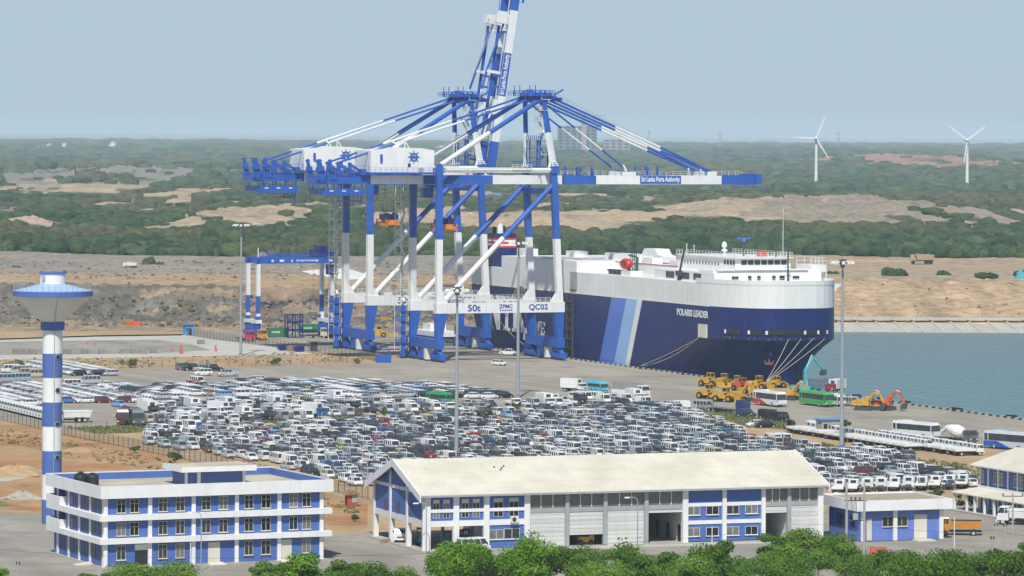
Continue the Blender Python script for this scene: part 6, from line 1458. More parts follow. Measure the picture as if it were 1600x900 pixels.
reg('pickup', 'pickup_truck', 'pickup truck', *(lambda a: a)((lambda: (lambda b, p: (b, p))(*car_parts(5.2, 1.85, 1.8, belt=1.05, hood=1.35, boot=1.75, rr=.15, rake=.5, front=.85, wh=.4, pill=1)))()))
reg('flat', 'light_truck', 'truck', *truck(6.0, 1.85, 'flat'))
reg('boxt', 'box_truck', 'truck', *truck(6.4, 2.0, 'box', boxH=2.2))
reg('tarp', 'covered_truck', 'truck', *truck(10.5, 2.4, 'tarp', cabH=2.9, cabL=2.0, boxH=2.6))
reg('chass', 'chassis_truck', 'truck', *truck(6.6, 1.9, 'chassis'))
reg('long', 'flatbed_truck', 'truck', *truck(11, 2.4, 'long', cabH=3.0, cabL=2.0))
reg('dump', 'dump_truck', 'dump truck', *truck(7.6, 2.4, 'dump', cabH=2.8, cabL=1.8, boxH=1.3))
reg('dumpo', 'dump_truck', 'dump truck', *truck(6.6, 2.3, 'dumpo', cabH=2.7, cabL=1.7, boxH=1.1))
reg('bus', 'coach', 'bus', *bus())
reg('minibus', 'minibus', 'bus', *bus(6.6, 2.05, 2.6, 1.0))
def place(key, p, ang, col, label=None, group=None, detail=True, name=None):
    P_ = PROTO[key]; o = bpy.data.objects.new(name or P_['name'], P_['root'] if detail else P_['full']); COL.objects.link(o)
    o.location = p; o.rotation_euler = (0, 0, ang); o.color = (*col, 1)
    tag(o, label, P_['cat'], group)
    if detail:
        for nm, me, subs in P_['parts']:
            if detail == 'glass' and nm != 'windows': continue
            c = bpy.data.objects.new(nm, me); COL.objects.link(c); c.parent = o; c.color = (*col, 1)
            for n2, m2 in subs: d = bpy.data.objects.new(n2, m2); COL.objects.link(d); d.parent = c; d.color = (*col, 1)
    return o
CV = {'white': (.74, .75, .75), 'pearl white': (.68, .68, .65), 'silver': (.42, .45, .47), 'pale blue-grey': (.30, .37, .44), 'grey': (.14, .15, .16), 'black': (.018, .018, .02), 'dark blue': (.025, .045, .12), 'blue': (.06, .17, .48), 'light blue': (.22, .38, .60), 'red': (.48, .03, .03), 'maroon': (.16, .025, .03), 'beige': (.50, .45, .34), 'yellow': (.65, .38, .03), 'lime green': (.40, .55, .05), 'brown': (.14, .08, .05), 'green': (.05, .16, .07), 'dusty rose': (.42, .25, .24)}
CW_ = [('white', 31), ('pearl white', 7), ('silver', 19), ('pale blue-grey', 7), ('grey', 10), ('black', 14), ('dark blue', 2.5), ('blue', 1.7), ('light blue', 1.2), ('red', 1.3), ('maroon', 2.2), ('beige', 1.5), ('yellow', .35), ('lime green', .2), ('brown', .8), ('green', .4), ('dusty rose', .5)]
RR = random.Random(42)
def rcol(rr=RR):
    t = rr.random()*sum(w for _, w in CW_)
    for k, w in CW_:
        t -= w
        if t <= 0: return k
    return 'white'
def inpoly(x, y, poly):
    c = False; j = len(poly)-1
    for i in range(len(poly)):
        xi, yi = poly[i]; xj, yj = poly[j]
        if (yi > y) != (yj > y) and x < (xj-xi)*(y-yi)/(yj-yi)+xi: c = not c
        j = i
    return c
NM = {'wagon': 'estate car', 'coupe': 'compact hatchback', 'hatch': 'hatchback', 'sedan': 'sedan', 'suv': 'SUV', 'kei': 'tall small car', 'van': 'minibus van', 'panelvan': 'panel van', 'minivan': 'small van', 'pickup': 'pickup', 'flat': 'flatbed truck', 'boxt': 'box truck', 'chass': 'bare chassis truck', 'minibus': 'minibus'}
FIELD = []     # (key, p, ang, colour, area, row, idx)
aU, aV = math.atan2(UY, UX), math.atan2(VY, VX)
KEEP = []      # spots taken by individually placed vehicles in these lots: (px, py, radius m)
def fill(area, poly, rowp, pitch, mix, face, skip=.05, jit=.25, amin=-460, amax=80):
    row = 0; a = amin
    while a < amax:
        b_ = -260+RR.random()*2; n_in = 0; rowcars = []; off = RR.uniform(-.4, .4)
        while b_ < 60:
            key = RR.choices([m[0] for m in mix], [m[1] for m in mix])[0]
            stepb = pitch*(1.0 if key not in ('suv', 'van', 'panelvan', 'flat', 'boxt', 'chass') else 1.08)
            p = Q(a+off+RR.uniform(-jit, jit), b_+stepb/2+RR.uniform(-.1, .1)); x, y = px_of(p)
            if inpoly(x, y, poly) and RR.random() > skip and not any((p-k).length < r for k, r in KEEP):
                ang = aU+math.pi if RR.random() < face else aU
                rowcars.append((key, p, ang+RR.uniform(-.025, .025), rcol() if key in ('hatch', 'sedan', 'suv', 'kei', 'wagon', 'coupe') else RR.choices(['white', 'silver', 'grey', 'black', 'beige', 'pale blue-grey'], [50, 20, 8, 10, 5, 6])[0]))
            b_ += stepb
        if rowcars:
            for i, c in enumerate(rowcars): FIELD.append((*c, area, row, i))
            row += 1
        a += rowp
    return row
def ridge(x): return 722-(x-624)*.0237
POLY_D = [(222, 673), (300, 668), (420, 670), (520, 661), (600, 657), (700, 650), (800, 645), (1000, 634), (1062, 640), (1100, 652), (1160, 676), (1185, 690), (1235, 692), (1270, 706), (1295, 712), (1340, 702), (1425, 717), (1445, 737), (1525, 748), (1520, 764), (1292, 764), (1262, 755), (1240, 726), (1237, 720), (640, 732), (610, 758), (592, 763), (530, 757), (480, 744), (432, 733), (436, 724), (345, 717), (336, 709), (240, 700), (222, 690)]
KEEP.append((G(795, 655), 4)); KEEP.append((G(600, 652), 5)); KEEP.append((G(745, 655), 4.5)); KEEP.append((G(1350, 745), 7)); KEEP.append((G(1245, 742), 3)); KEEP.append((G(713, 718), 1.6))
for q_ in [(683, 632), (560, 645), (508, 655)]: KEEP.append((G(*q_), 3.5))
fill('sand', POLY_D, 7.0, 2.4, [('hatch', 18), ('sedan', 24), ('suv', 18), ('kei', 8), ('wagon', 10), ('coupe', 9), ('van', 9), ('panelvan', 3), ('minivan', 6)], .55)
POLY_B = [(215, 645), (275, 634), (330, 629), (420, 627), (560, 629), (620, 633), (780, 636), (850, 632), (990, 624), (1000, 629), (800, 640), (600, 648), (560, 652), (430, 659), (380, 663), (300, 664), (230, 664)]
fill('yard', POLY_B, 7.2, 2.5, [('van', 26), ('panelvan', 12), ('minivan', 8), ('flat', 12), ('hatch', 12), ('sedan', 12), ('suv', 10), ('boxt', 2.5), ('chass', 3)], .9)
# columns parked side by side, pointing across
def column(area, px, py, n, head=1, pitch=2.3, keys=('sedan',), cols=None, last=None, shift=0):
    p0 = G(px, py); a0, b0 = AB(p0); col = None
    for i in range(n):
        if cols is None: col = rcol() if (i % 3 == 0 or col is None or RR.random() < .4) else col
        else: col = RR.choice(cols)
        if i == 0 and last: col = last
        FIELD.append((RR.choice(keys), Q(a0+i*pitch, b0+shift*i+RR.uniform(-.12, .12)), aV+(math.pi if head < 0 else 0)+RR.uniform(-.02, .02), col, area, int(px), i))
for px, c in ((122, 'black'), (151, 'black'), (173, 'silver')): column('north', px, 587, 20, -1, 2.25, ('hatch',), ['white', 'silver', 'white', 'pearl white'], c)
for i, (px, c) in enumerate(((-62, 'white'), (-34, 'white'), (-6, 'maroon'), (22, 'white'), (50, 'white'), (78, 'silver'), (105, 'blue'), (132, 'white'), (161, 'maroon'), (192, 'maroon'), (219, 'white'))):
    column('west', px, 631-.01*px if px > 90 else 634, 26, -1 if i % 2 else 1, 2.25, ('hatch', 'hatch', 'sedan'), [['white'], ['white', 'silver'], ['white', 'maroon', 'silver'], ['white', 'pearl white']][i % 4], c)
x = 254
while x < 806:
    top = 603 if x < 480 else (595 if x < 720 else 601); fy = 624 if x < 300 else (620 if x < 420 else (619 if x < 560 else 622))
    a0 = AB(G(x, fy))[0]; a1 = AB(G(x-20, top))[0]; n = int((a1-a0)/2.35*RR.uniform(.8, 1.05))
    if not (312 < x < 322): column('middle', x, fy+RR.uniform(-1.5, 1), max(4, n), RR.choice((1, -1)), 2.35, RR.choice((('sedan',), ('hatch',), ('sedan', 'hatch', 'suv'))), None)
    x += 25.5
# split: nearest become things, the rest one mass per kind
def vis(f):
    x, y = px_of(f[1]); return -40 < x < 1640 and not (628 < x < 1238 and y > ridge(x)+12)
FIELD = [f for f in FIELD if vis(f)]
cats = {'car': 292, 'van': 170, 'truck': 80, 'pickup truck': 20}
grp = {}
for f in FIELD: grp.setdefault(PROTO[f[0]]['cat'], []).append(f)
AREA = {'sand': 'row of the sand lot', 'yard': 'row of the paved van yard', 'north': 'line at the far left', 'west': 'line', 'middle': 'line'}
stuff = []; counts = {}
BACK = {}
for cat, fs_ in grp.items():
    fs_.sort(key=lambda f: f[1].y)
    ind, rest = fs_[:cats.get(cat, 60)], fs_[cats.get(cat, 60):]
    stuff.append((cat, rest)); counts[cat] = (len(ind), len(rest))
    for k, (key, p, ang, c, area, row, i) in enumerate(ind):
        w = {'sand': 'sand lot', 'yard': 'paved van yard', 'north': 'far left car lines', 'west': 'left car lines', 'middle': 'middle car lines'}[area]
        col_word = c
        if area in ('sand', 'yard'): lab = f"{col_word} {NM[key]}, {ordn(i)} from left in {ordn(row)} row of the {w}"
        else: lab = f"{col_word} {NM[key]}, {ordn(i)} car back in a {w} line at {row}"
        place(key, p, ang, CV[c], lab, f"{cat}s parked in the lots", detail=True if (cat == 'car' and k < 130) or (cat != 'car' and k < 70) else 'glass')
for cat, rest in stuff:
    if not rest: continue
    b = MB(); tint = []
    mats_ = ['mass_paint']+VM[1:]
    for key, p, ang, c, *_ in rest:
        src = PROTO[key]['mb']; k = len(b.v); cs, sn = math.cos(ang), math.sin(ang)
        b.v += [(p.x+x*cs-y*sn, p.y+x*sn+y*cs, p.z+z) for x, y, z in src.v]; b.f += [tuple(i+k for i in f) for f in src.f]; b.m += src.m; tint += [CV[c]]*len(src.v)
    me = b.mesh('mass', mats_); ca = me.color_attributes.new('tint', 'FLOAT_COLOR', 'POINT'); t = np.concatenate([np.array(tint), np.ones((len(tint), 1))], 1).astype(np.float32); ca.data.foreach_set('color', t.ravel())
    o = bpy.data.objects.new(f'distant_{cat}s'.replace(' ', '_'), me); COL.objects.link(o); tag(o, f'the many farther parked {cat}s in tight lines beyond the near rows', 'parked '+cat+'s', kind='stuff')
print('FIELD', len(FIELD), counts)
# ---- individually placed vehicles
hd = lambda deg: math.radians(deg)
def veh(key, x, y, ang, c, label, group=None, name=None, detail=True): return place(key, G(x, y, .015), ang, CV.get(c, c) if isinstance(c, str) else c, label, group, detail, name)
NV = aV+math.pi; NU = aU+math.pi         # heading towards the left / towards the camera
CC_ = 'vehicles standing on the open quay apron'
veh('hatch', 780, 571, NU+.5, 'white', 'lone white hatchback driving on the empty apron before the near crane')
veh('pickup', 795, 555, NU+.9, 'white', 'white crew cab pickup under the near crane beside the hull', name='pickup_truck')
veh('van', 308, 601, NU+.2, 'white', 'small white van alone on the paved lane, upper left')
for i, (x, y, a, c, k, l) in enumerate([(288, 578, aV, 'grey', 'suv', 'grey SUV first in the short group by the far fence'), (301, 579, aV, 'black', 'pickup', 'black pickup second in the short group by the far fence'), (318, 580, aV, 'silver', 'pickup', 'silver pickup third in the short group by the far fence'), (333, 580, aV, 'black', 'pickup', 'black pickup behind the white SUV by the far fence'), (317, 587, NV, 'white', 'suv', 'white SUV in front of the short group by the far fence'), (356, 588, NV, 'silver', 'pickup', 'silver double cab pickup rightmost near the far fence')]): veh(k, x, y, a, c, l)
for i, (x, y, a, c, l) in enumerate([(16, 582, NV, 'white', 'white minibus van rearmost at the far left'), (30, 584, NV, 'silver', 'silver minibus van behind the cream pair'), (42, 588, NV, 'beige', 'cream minibus van left of the tower, rear of two'), (57, 589.5, NV, 'beige', 'cream minibus van touching the tower outline, front of two'), (8, 597, NV, 'pale blue-grey', 'grey blue minibus van lowest at the far left edge'), (32, 596, NV, 'pale blue-grey', 'grey blue minibus van beside the lowest one at the left edge'), (141, 600, NV, 'silver', 'silver minibus van in the lane right of the tower'), (110, 606, NV, 'white', 'white minibus van half behind the tower')]): veh('van', x, y, a, c, l, 'minibus vans in the left lane')
veh('sedan', 166, 605, NV+.05, 'white', 'white saloon in the lane right of the silver minibus van')
veh('sedan', 186, 636, NU+.25, 'light blue', 'light blue saloon facing the camera alone in the left lane')
veh('sedan', 230, 639, NU, 'grey', 'grey saloon at the left end of the van yard'); veh('hatch', 256, 638, NU, 'white', 'white estate right of the grey saloon in the van yard lane')
# far left trucks, fronts to the left
a0, b0 = AB(G(66, 657)); 
for i in range(24):
    p = Q(a0+i*2.25+.0, b0+3); x, y = px_of(p)
    if x > -40: place('flat', p, NV, CV['white'], f'white light truck, {ordn(i)} from the tower in the tight row at far left', 'white light trucks in the far left row', detail=i < 14)
veh('dump', 112, 660, NV-.05, 'beige', 'dusty dump truck with white tipper body parked beside the water tower')
veh('bus', 194, 662, NU-.35, 'maroon', 'weathered dark red bus behind a bush in the left yard', name='old_bus'); veh('bus', 212, 663, NU-.2, 'grey', 'derelict grey green bus beside the dark red one', name='old_bus')
veh('minibus', 508-3, 0+652, NU+.3, 'light blue', 'small truck with blue cab and tall white box in the van yard')if False else None
veh('boxt', 492, 652, NU+.35, 'blue', 'blue cab truck with big white box in the van yard', name='box_truck')
veh('boxt', 345, 650, NU+.4, 'white', 'tall white box truck near the left of the van yard'); 
veh('minibus', 687, 631, NU+.4, (.03, .33, .10), 'bright green minibus among the car lines beside the light mast')
veh('boxt', 897, 612, NU+.55, 'white', 'white refrigerated box truck above the turquoise minibus on the apron edge'); veh('minibus', 932, 613, NU+.2, (.09, .50, .62), 'turquoise minibus between two white trucks on the apron edge')
veh('tarp', 986, 621, NU+.3, 'white', 'long truck with grey tarpaulin roof parked at the apron edge', name='covered_truck'); veh('chass', 884, 626, NU+.35, 'white', 'white cab and bare chassis truck by the apron edge')
veh('panelvan', 913, 626, NU+.2, 'white', 'white van right of the bare chassis truck'); veh('van', 933, 626, NU+.2, 'white', 'white van below the turquoise minibus'); veh('sedan', 955, 625, NU+.3, 'pearl white', 'white saloon below the covered truck'); veh('panelvan', 1006, 634, NU+.2, 'white', 'tall white panel van right of the dense rows near the covered truck')
veh('panelvan', 1061, 641, NV, 'white', 'white van alone on the grass edge right of the dense rows'); veh('van', 1099, 640, NU+.35, 'silver', 'silver van left of the blue flatbed truck')
veh('long', 1136, 645, NU+.42, (.03, .04, .22), 'navy cab truck with long low grey flatbed', name='flatbed_truck'); veh('suv', 1166, 652, NU+.4, 'dark blue', 'dark SUV in front of the navy flatbed truck')
veh('panelvan', 1201, 655, NU+.4, 'black', 'black van left of a close pair on the apron'); veh('panelvan', 1218, 659, NU+.4, 'black', 'black van right of a close pair on the apron')
veh('sedan', 1182, 667, NV, 'white', 'white car at the verge under the black vans'); veh('sedan', 1196, 668, aV, 'black', 'long black estate car at the verge under the black vans')
def stripe_extra(c1):
    def f(w, h):
        out = []
        for s in (-1, 1):
            b = MB(); y0, y1 = (s*w, s*(w+.015)) if s > 0 else (-w-.015, -w)
            b.hexa([(-h, y0, .42), (1.0, y0, .42), (1.0, y1, .42), (-h, y1, .42)], [(-h, y0, 1.5), (-2.2, y0, 1.5), (-2.2, y1, 1.5), (-h, y1, 1.5)], 5 if c1 == 'r' else 9); out.append(('side_stripe', b, []))
        return out
    return f
reg('busr', 'coach', 'bus', *bus(10.5, 2.5, 3.3, extra=stripe_extra('r'))); reg('busb', 'coach', 'bus', *bus(11, 2.5, 3.4, extra=stripe_extra('b')))
veh('busr', 1203, 634, NU+.08, 'white', 'white coach with red swoosh parked among the yellow machines'); veh('bus', 1276, 634, NU+.08, (.07, .42, .12), 'green coach on the apron right of the red and white one')
veh('minibus', 1303, 634, NU+.1, 'white', 'white minibus tucked behind the green coach'); veh('van', 1328, 634, NU+.1, 'silver', 'silver van between the light mast and the yellow excavator')
veh('bus', 1432, 684, NU+.3, 'white', 'white coach with dark windows behind the flatbed truck row'); veh('busb', 1578, 702, NU+.35, (.55, .6, .65), 'white and blue coach at the right edge')
veh('chass', 1281, 680, NV+.1, 'white', 'white cab chassis truck left of the guard hut')if False else None
veh('boxt', 1306, 613, NV+.6, 'red', 'small red truck at the quay edge behind the green coach', name='service_truck')
# right hand rows of flatbed trucks, cabs to the sea
a0, b0 = AB(G(1512, 712))
for i in range(24):
    p = Q(a0+i*2.75, b0+(i % 2)*.25-(0 if i < 15 else 3.5)); x, y = px_of(p)
    place('flat', p, aV+RR.uniform(-.03, .03), CV['white'], f'white flatbed truck, {ordn(i)} from the near end of the long right hand row', 'white flatbed trucks in the right hand row')
a0, b0 = AB(G(1442, 704))
for i in range(12):
    p = Q(a0+i*2.9, b0-1.5); place('flat', p, aV+RR.uniform(-.04, .04), CV['white'], f'white flatbed truck, {ordn(i)} from near in the inner row beside the long one', 'white flatbed trucks in the right hand row')
a0, b0 = AB(G(1280, 680))
for i in range(4): place('chass', Q(a0+i*3.1+2, b0+i*.4), aV, CV['white'], f'white cab chassis truck, {ordn(i)} of four left of the guard hut', 'cab chassis trucks by the guard hut')
a0, b0 = AB(G(1302, 771))
for i in range(10):
    p = Q(a0+.3*i-i*.0, b0+1.0+i*2.75); place(['flat', 'flat', 'chass'][i % 3 if i != 3 else 2], p, aU-.55, CV['white'], f'white truck seen from behind, {ordn(i)} from the warehouse in the front right row', 'white trucks in the front right row')
veh('hatch', 1468, 762, NV-.9, 'white', 'white hatchback just behind the front right trucks')
for i, (x, y, k, c, l) in enumerate([(1345, 752-38+30, 'suv', 'maroon', 'dark maroon people carrier alone in the sandy gap near the warehouse end'), (1383, 739, 'suv', 'black', 'black tall car at the edge of the sandy gap'), (1364, 722, 'sedan', 'silver', 'silver saloon above the sandy gap')]): veh(k, x, y, NV+.15 if i < 2 else aV-.4, c, l)
veh('van', 740, 862, aV+.1, 'white', 'white van half hidden by the foreground tree beside the warehouse')
veh('dumpo', 1500, 836, NV-.5, (.60, .25, .03), 'orange tipper truck behind the small substation', name='dump_truck'); veh('dump', 1598, 820, aV+2.4, 'white', 'white tipper truck with red wording at the right edge', name='dump_truck')
veh('flat', 628, 846, aU+2.7, 'white', 'white truck sheltering under the warehouse overhang'); 
for i, (x, y) in enumerate(((1300, 655), (1470, 686))): pass
# mixer truck
root, parts = truck(8.2, 2.4, 'chassis', cabH=2.7, cabL=1.8); dm = MB()
ax = Vector((-1, 0, .22)).normalized(); c0 = Vector((1.4, 0, 1.9)); pr = [(0, .7), (.6, 1.15), (1.8, 1.3), (3.2, .95), (4.4, .5)]
for (t0, r0), (t1, r1) in zip(pr[:-1], pr[1:]): dm.tube(c0+ax*t0, c0+ax*t1, r0, WHT, 14, r1)
dm.beam(c0+ax*4.4, (-4.2, 0, 2.0), .8, .5, LAMP); parts.append(('mixer_drum', dm, [])); reg('mixer', 'mixer_truck', 'truck', root, parts)
veh('mixer', 1497, 692, NU+.35, 'grey', 'concrete mixer truck with white drum behind the flatbed row', name='mixer_truck')
# prime mover with orange cab, containers, blue frame stack near the yard gantry
def container(x, y, L_, ang, m, label, z=0., lettering=None):
    p = G(x, y, 0)+Z*z; f = Fr(p, ang); o = thing('shipping_container', p, label, 'container')
    b = MB(); b.box(0, L_, 0, 2.44, .1, 2.6, 0, f)
    for i in range(int(L_/.3)): b.box(.1+i*.3, .22+i*.3, -.04, 0, .25, 2.45, 0, f)
    for x0 in (0, L_-.14): b.box(x0, x0+.14, -.06, 0, .1, 2.6, 0, f)
    b.build('body', m, o)
    b = MB()
    for k in (.35, .75, 1.5, 1.9): b.box(L_, L_+.05, k, k+.05, .2, 2.5, 0, f)
    b.build('door_bar', 'lamp_white', o)
    if lettering:
        b = MB()
        for k in range(8): b.box(.9+k*.33, 1.1+k*.33, -.07, -.045, 1.2, 1.75, 0, f)
        b.build('lettering', 'lamp_white', o)
    return o
container(420, 527, 6.1, aV, 'green_paint', 'green container with pale lettering on the ground under the gantry', lettering=True)
container(470, 525, 6.1, aV, 'green_paint', 'green container on a trailer behind the blue frames', z=.8, lettering=True)
container(583, 510, 6.1, aV, 'yellow_paint', 'yellow container standing behind the crane legs', lettering=True)
p = G(449, 528); f = Fr(p, aV); o = thing('lifting_frame_stack', p, 'stack of dark blue lattice lifting frames beside the green container', 'frame')
for k in range(3):
    b = MB(); z0 = k*2.3
    for xx in (0, 2.3, 4.6): b.box(xx, xx+.25, 0, .25, z0, z0+2.3, 0, f); b.box(xx, xx+.25, 2.4, 2.65, z0, z0+2.3, 0, f); b.box(xx, xx+.25, .25, 2.4, z0+2.0, z0+2.25, 0, f)
    b.box(0, 4.85, -.05, 0, z0, z0+.3, 0, f); b.beam(f(.1, -.1, z0+.2), f(2.4, -.1, z0+2.2), .2, .15); b.beam(f(4.7, -.1, z0+.2), f(2.4, -.1, z0+2.2), .2, .15); b.box(0, 4.85, -.05, 0, z0+1.95, z0+2.25, 0, f); b.build('lattice_frame', 'ship_navy', o)
reg('cab', 'tractor_unit', 'truck', *truck(6.0, 2.4, 'chassis', cabH=3.0, cabL=2.0))
veh('cab', 404, 531, NU+.25, (.75, .30, .02), 'orange tractor unit under the left gantry leg', name='tractor_unit'); veh('cab', 383, 533, NU+.4, (.65, .03, .10), 'pinkish red tractor unit left of the orange one', name='tractor_unit'); veh('cab', 497, 528, aV-.6, (.55, .50, .40), 'dusty beige tractor unit pulling the green container', name='tractor_unit')
veh('cab', 505, 528, aV, 'yellow', 'yellow tractor behind the beige one by the crane', name='tractor_unit') if False else None
for i, (x, y, c) in enumerate(((436, 548, 'dark blue'), (450, 549, 'brown'), (461, 550, 'dark blue'))): 
    p = G(x, y); f = Fr(p, aV); b = MB(); b.box(0, 2.6, 0, 1.5, .3, 1.5, 0, f); b.box(.1, 2.5, -.1, 0, .1, .5, 0, f); b.build('generator_set', {'dark blue': 'ship_navy', 'brown': 'wood'}[c], org=p, label=('navy generator box left of three by the crane fence', 'brown generator box in the middle of three', 'navy generator box right of three by the crane fence')[i], cat='generator')
# blue hopper by the near crane
p = G(600, 567); f = Fr(p, aV-.2); b = MB(); b.hexa([f(-1.8, 0, 0), f(1.8, 0, 0), f(1.8, 2.2, 0), f(-1.8, 2.2, 0)], [f(-2, -.1, 2.0), f(2, -.1, 2.0), f(2, 2.3, 2.0), f(-2, 2.3, 2.0)])
b.beam(f(-1.5, 1, 2), f(-1.1, 1, 3.9), .2, .2); b.beam(f(1.5, 1, 2), f(1.1, 1, 3.9), .2, .2); b.beam(f(-1.1, 1, 3.9), f(1.1, 1, 3.9), .25, .25); b.build('grab_hopper', 'crane_blue', org=p, label='blue steel hopper box with a lifting frame near the crane', cat='hopper')
# ---- earth moving machines
def track(b, x0, x1, y, w=.5, h=.85, m=0):
    pr = [(x0+.35, 0), (x1-.35, 0), (x1, h*.45), (x1-.3, h), (x0+.3, h), (x0, h*.45)]
    b.prism([(x, y-w/2, z+.02) for x, z in pr], (0, w, 0), m)
def excavator(name, x, y, ang, paint, label, pose='rest'):
    p = G(x, y, .02); R_ = Matrix.Rotation(ang, 4, 'Z'); o = thing(name, p, label, 'excavator', 'earth moving machines on the apron')
    def W(b, nm, m, par=o):
        b.v = [tuple((R_ @ Vector(v))+p) for v in b.v]; return b.build(nm, m, par)
    for s in (-1, 1): b = MB(); track(b, -2.1, 2.1, s*1.15); W(b, 'track', 'dark_steel')
    b = MB(); b.box(-.8, .8, -.8, .8, .5, 1.1); W(b, 'undercarriage', 'dark_steel')
    b = MB(); b.hexa([(-2.5, -1.35, 1.1), (1.3, -1.35, 1.1), (1.3, 1.35, 1.1), (-2.5, 1.35, 1.1)], [(-2.4, -1.3, 2.2), (1.2, -1.3, 1.9), (1.2, 1.3, 1.9), (-2.4, 1.3, 2.2)]); b.box(-2.7, -2.3, -1.2, 1.2, 1.05, 2.0); u = W(b, 'upper_body', paint)
    b = MB(); b.hexa([(-.2, .35, 1.95), (1.3, .35, 1.95), (1.3, 1.3, 1.95), (-.2, 1.3, 1.95)], [(-.1, .4, 3.0), (1.0, .4, 3.0), (1.0, 1.25, 3.0), (-.1, 1.25, 3.0)]); c = W(b, 'cab', paint)
    b = MB(); b.box(.05, .95, 1.27, 1.33, 2.1, 2.85); b.hexa([(1.28, .45, 2.0), (1.34, .45, 2.0), (1.34, 1.2, 2.0), (1.28, 1.2, 2.0)], [(1.02, .45, 2.9), (1.08, .45, 2.9), (1.08, 1.2, 2.9), (1.02, 1.2, 2.9)]); W(b, 'cab_window', 'glass', c)
    if pose == 'rest': K = [(.6, 2.0), (2.2, 3.9), (3.6, 3.7), (4.4, 1.5), (3.7, .5)]
    elif pose == 'high': K = [(.6, 2.0), (.4, 5.2), (2.6, 8.6), (5.6, 5.4), (5.2, 4.2)]
    b = MB(); P3 = [Vector((a, -.25, z)) for a, z in K]
    b.beam(P3[0], P3[1], .45, .75, up=Vector((0, 1, 0))); b.beam(P3[1], P3[2], .45, .7, up=Vector((0, 1, 0))); W(b, 'boom', paint)
    b = MB(); b.beam(P3[2]+Vector((-.3, 0, .2)), P3[3], .35, .5, up=Vector((0, 1, 0))); W(b, 'stick', paint)
    b = MB(); b.tube(P3[0]+Vector((.6, 0, .0)), P3[0].lerp(P3[1], .6)+Vector((.35, 0, 0)), .09, 0, 6); b.tube(P3[1]+Vector((.2, 0, .5)), P3[2]+Vector((-.3, 0, .45)), .09, 0, 6); W(b, 'ram', 'lamp_white')
    b = MB(); q = P3[3]; d = (P3[4]-P3[3]).normalized()
    b.prism([q+Vector((-.1, -.6, .3)), q+Vector((.5, -.6, -.1)), q+Vector((.2, -.6, -1.1)), q+Vector((-.8, -.6, -1.2)), q+Vector((-.9, -.6, -.5))], (0, 1.2, 0)); W(b, 'bucket', 'dark_steel')
    return o
def loader(x, y, ang, label, paint='yellow_paint', s=1.0, name='wheel_loader', cat='wheel loader'):
    p = G(x, y, .02); R_ = Matrix.Rotation(ang, 4, 'Z') @ Matrix.Scale(s, 4); o = thing(name, p, label, cat, 'earth moving machines on the apron')
    def W(b, nm, m, par=o):
        b.v = [tuple((R_ @ Vector(v))+p) for v in b.v]; return b.build(nm, m, par)
    b = MB(); b.hexa([(-3.2, -.9, .9), (.2, -.9, .8), (.2, .9, .8), (-3.2, .9, .9)], [(-3.1, -.85, 2.0), (-.2, -.85, 2.15), (-.2, .85, 2.15), (-3.1, .85, 2.0)]); b.box(.2, 1.9, -.6, .6, .8, 1.5); W(b, 'body', paint)
    b = MB(); b.box(-.6, .7, -.7, .7, 2.05, 2.35); b.box(-.65, .75, -.75, .75, 3.15, 3.3)
    for xx in (-.6, .6):
        for yy in (-.7, .6): b.box(xx, xx+.1, yy, yy+.1, 2.3, 3.2)
    c = W(b, 'cab', paint); b = MB(); b.box(-.52, .62, -.62, .62, 2.34, 3.16); W(b, 'cab_window', 'glass', c)
    for xx in (-2.0, 1.3):
        for yy in (-1.0, 1.0): b = MB(); b.tube((xx, yy-.28, .75), (xx, yy+.28, .75), .75, 0, 14); w = W(b, 'wheel', 'tyre'); b = MB(); b.tube((xx, yy-.3, .75), (xx, yy+.3, .75), .35, 0, 10); W(b, 'rim', paint, w)
    b = MB()
    for yy in (-.5, .5): b.beam((.6, yy, 1.7), (2.3, yy, 1.6), .2, .35); b.beam((2.3, yy, 1.6), (3.2, yy, .6), .2, .3)
    W(b, 'lift_arm', paint)
    b = MB(); b.prism([(2.9, -1.3, .05), (4.2, -1.3, .05), (3.3, -1.3, .5), (3.1, -1.3, 1.3), (2.9, -1.3, 1.2)], (0, 2.6, 0)); W(b, 'bucket', paint)
loader(1108, 623, NU+.5, 'yellow wheel loader leftmost and nearest in the machine park'); loader(1134, 628, NU+.6, 'yellow wheel loader second in the front machine row'); loader(1110, 604, NU+.4, 'yellow wheel loader behind the leftmost one'); loader(1132, 603, aV+.6, 'yellow loader at the back of the machine park', s=.9); loader(1152, 604, NV+.5, 'yellow loader behind the red tractor', s=.8)
loader(1160, 611, NU+.3, 'red tractor among the yellow loaders', 'digger_orange', .95, 'farm_tractor', 'tractor'); loader(1186, 609, NU+.6, 'yellow loader right of the red tractor'); loader(1172, 618, aV-.1, 'yellow loader partly behind the white coach', s=.9); loader(1214, 606, aV+.2, 'yellow loader behind the coach near the bow', s=.85)
excavator('excavator', 1157, 627, NU+.45, 'yellow_paint', 'yellow excavator left of the white and red coach'); excavator('excavator', 1237, 625, NU+.5, 'yellow_paint', 'yellow excavator between the two coaches'); excavator('excavator', 1352, 641, NU+.75, 'yellow_paint', 'yellow excavator right of the light mast'); excavator('excavator', 1384, 641, NU+.75, 'digger_orange', 'orange excavator at the right end of the machines')
excavator('excavator', 1254, 616, aV+.1, 'turquoise', 'turquoise excavator with its arm raised high over the coaches', 'high')
loader(592, 527, aV-.3, 'yellow loader working behind the far crane legs', s=1.0)
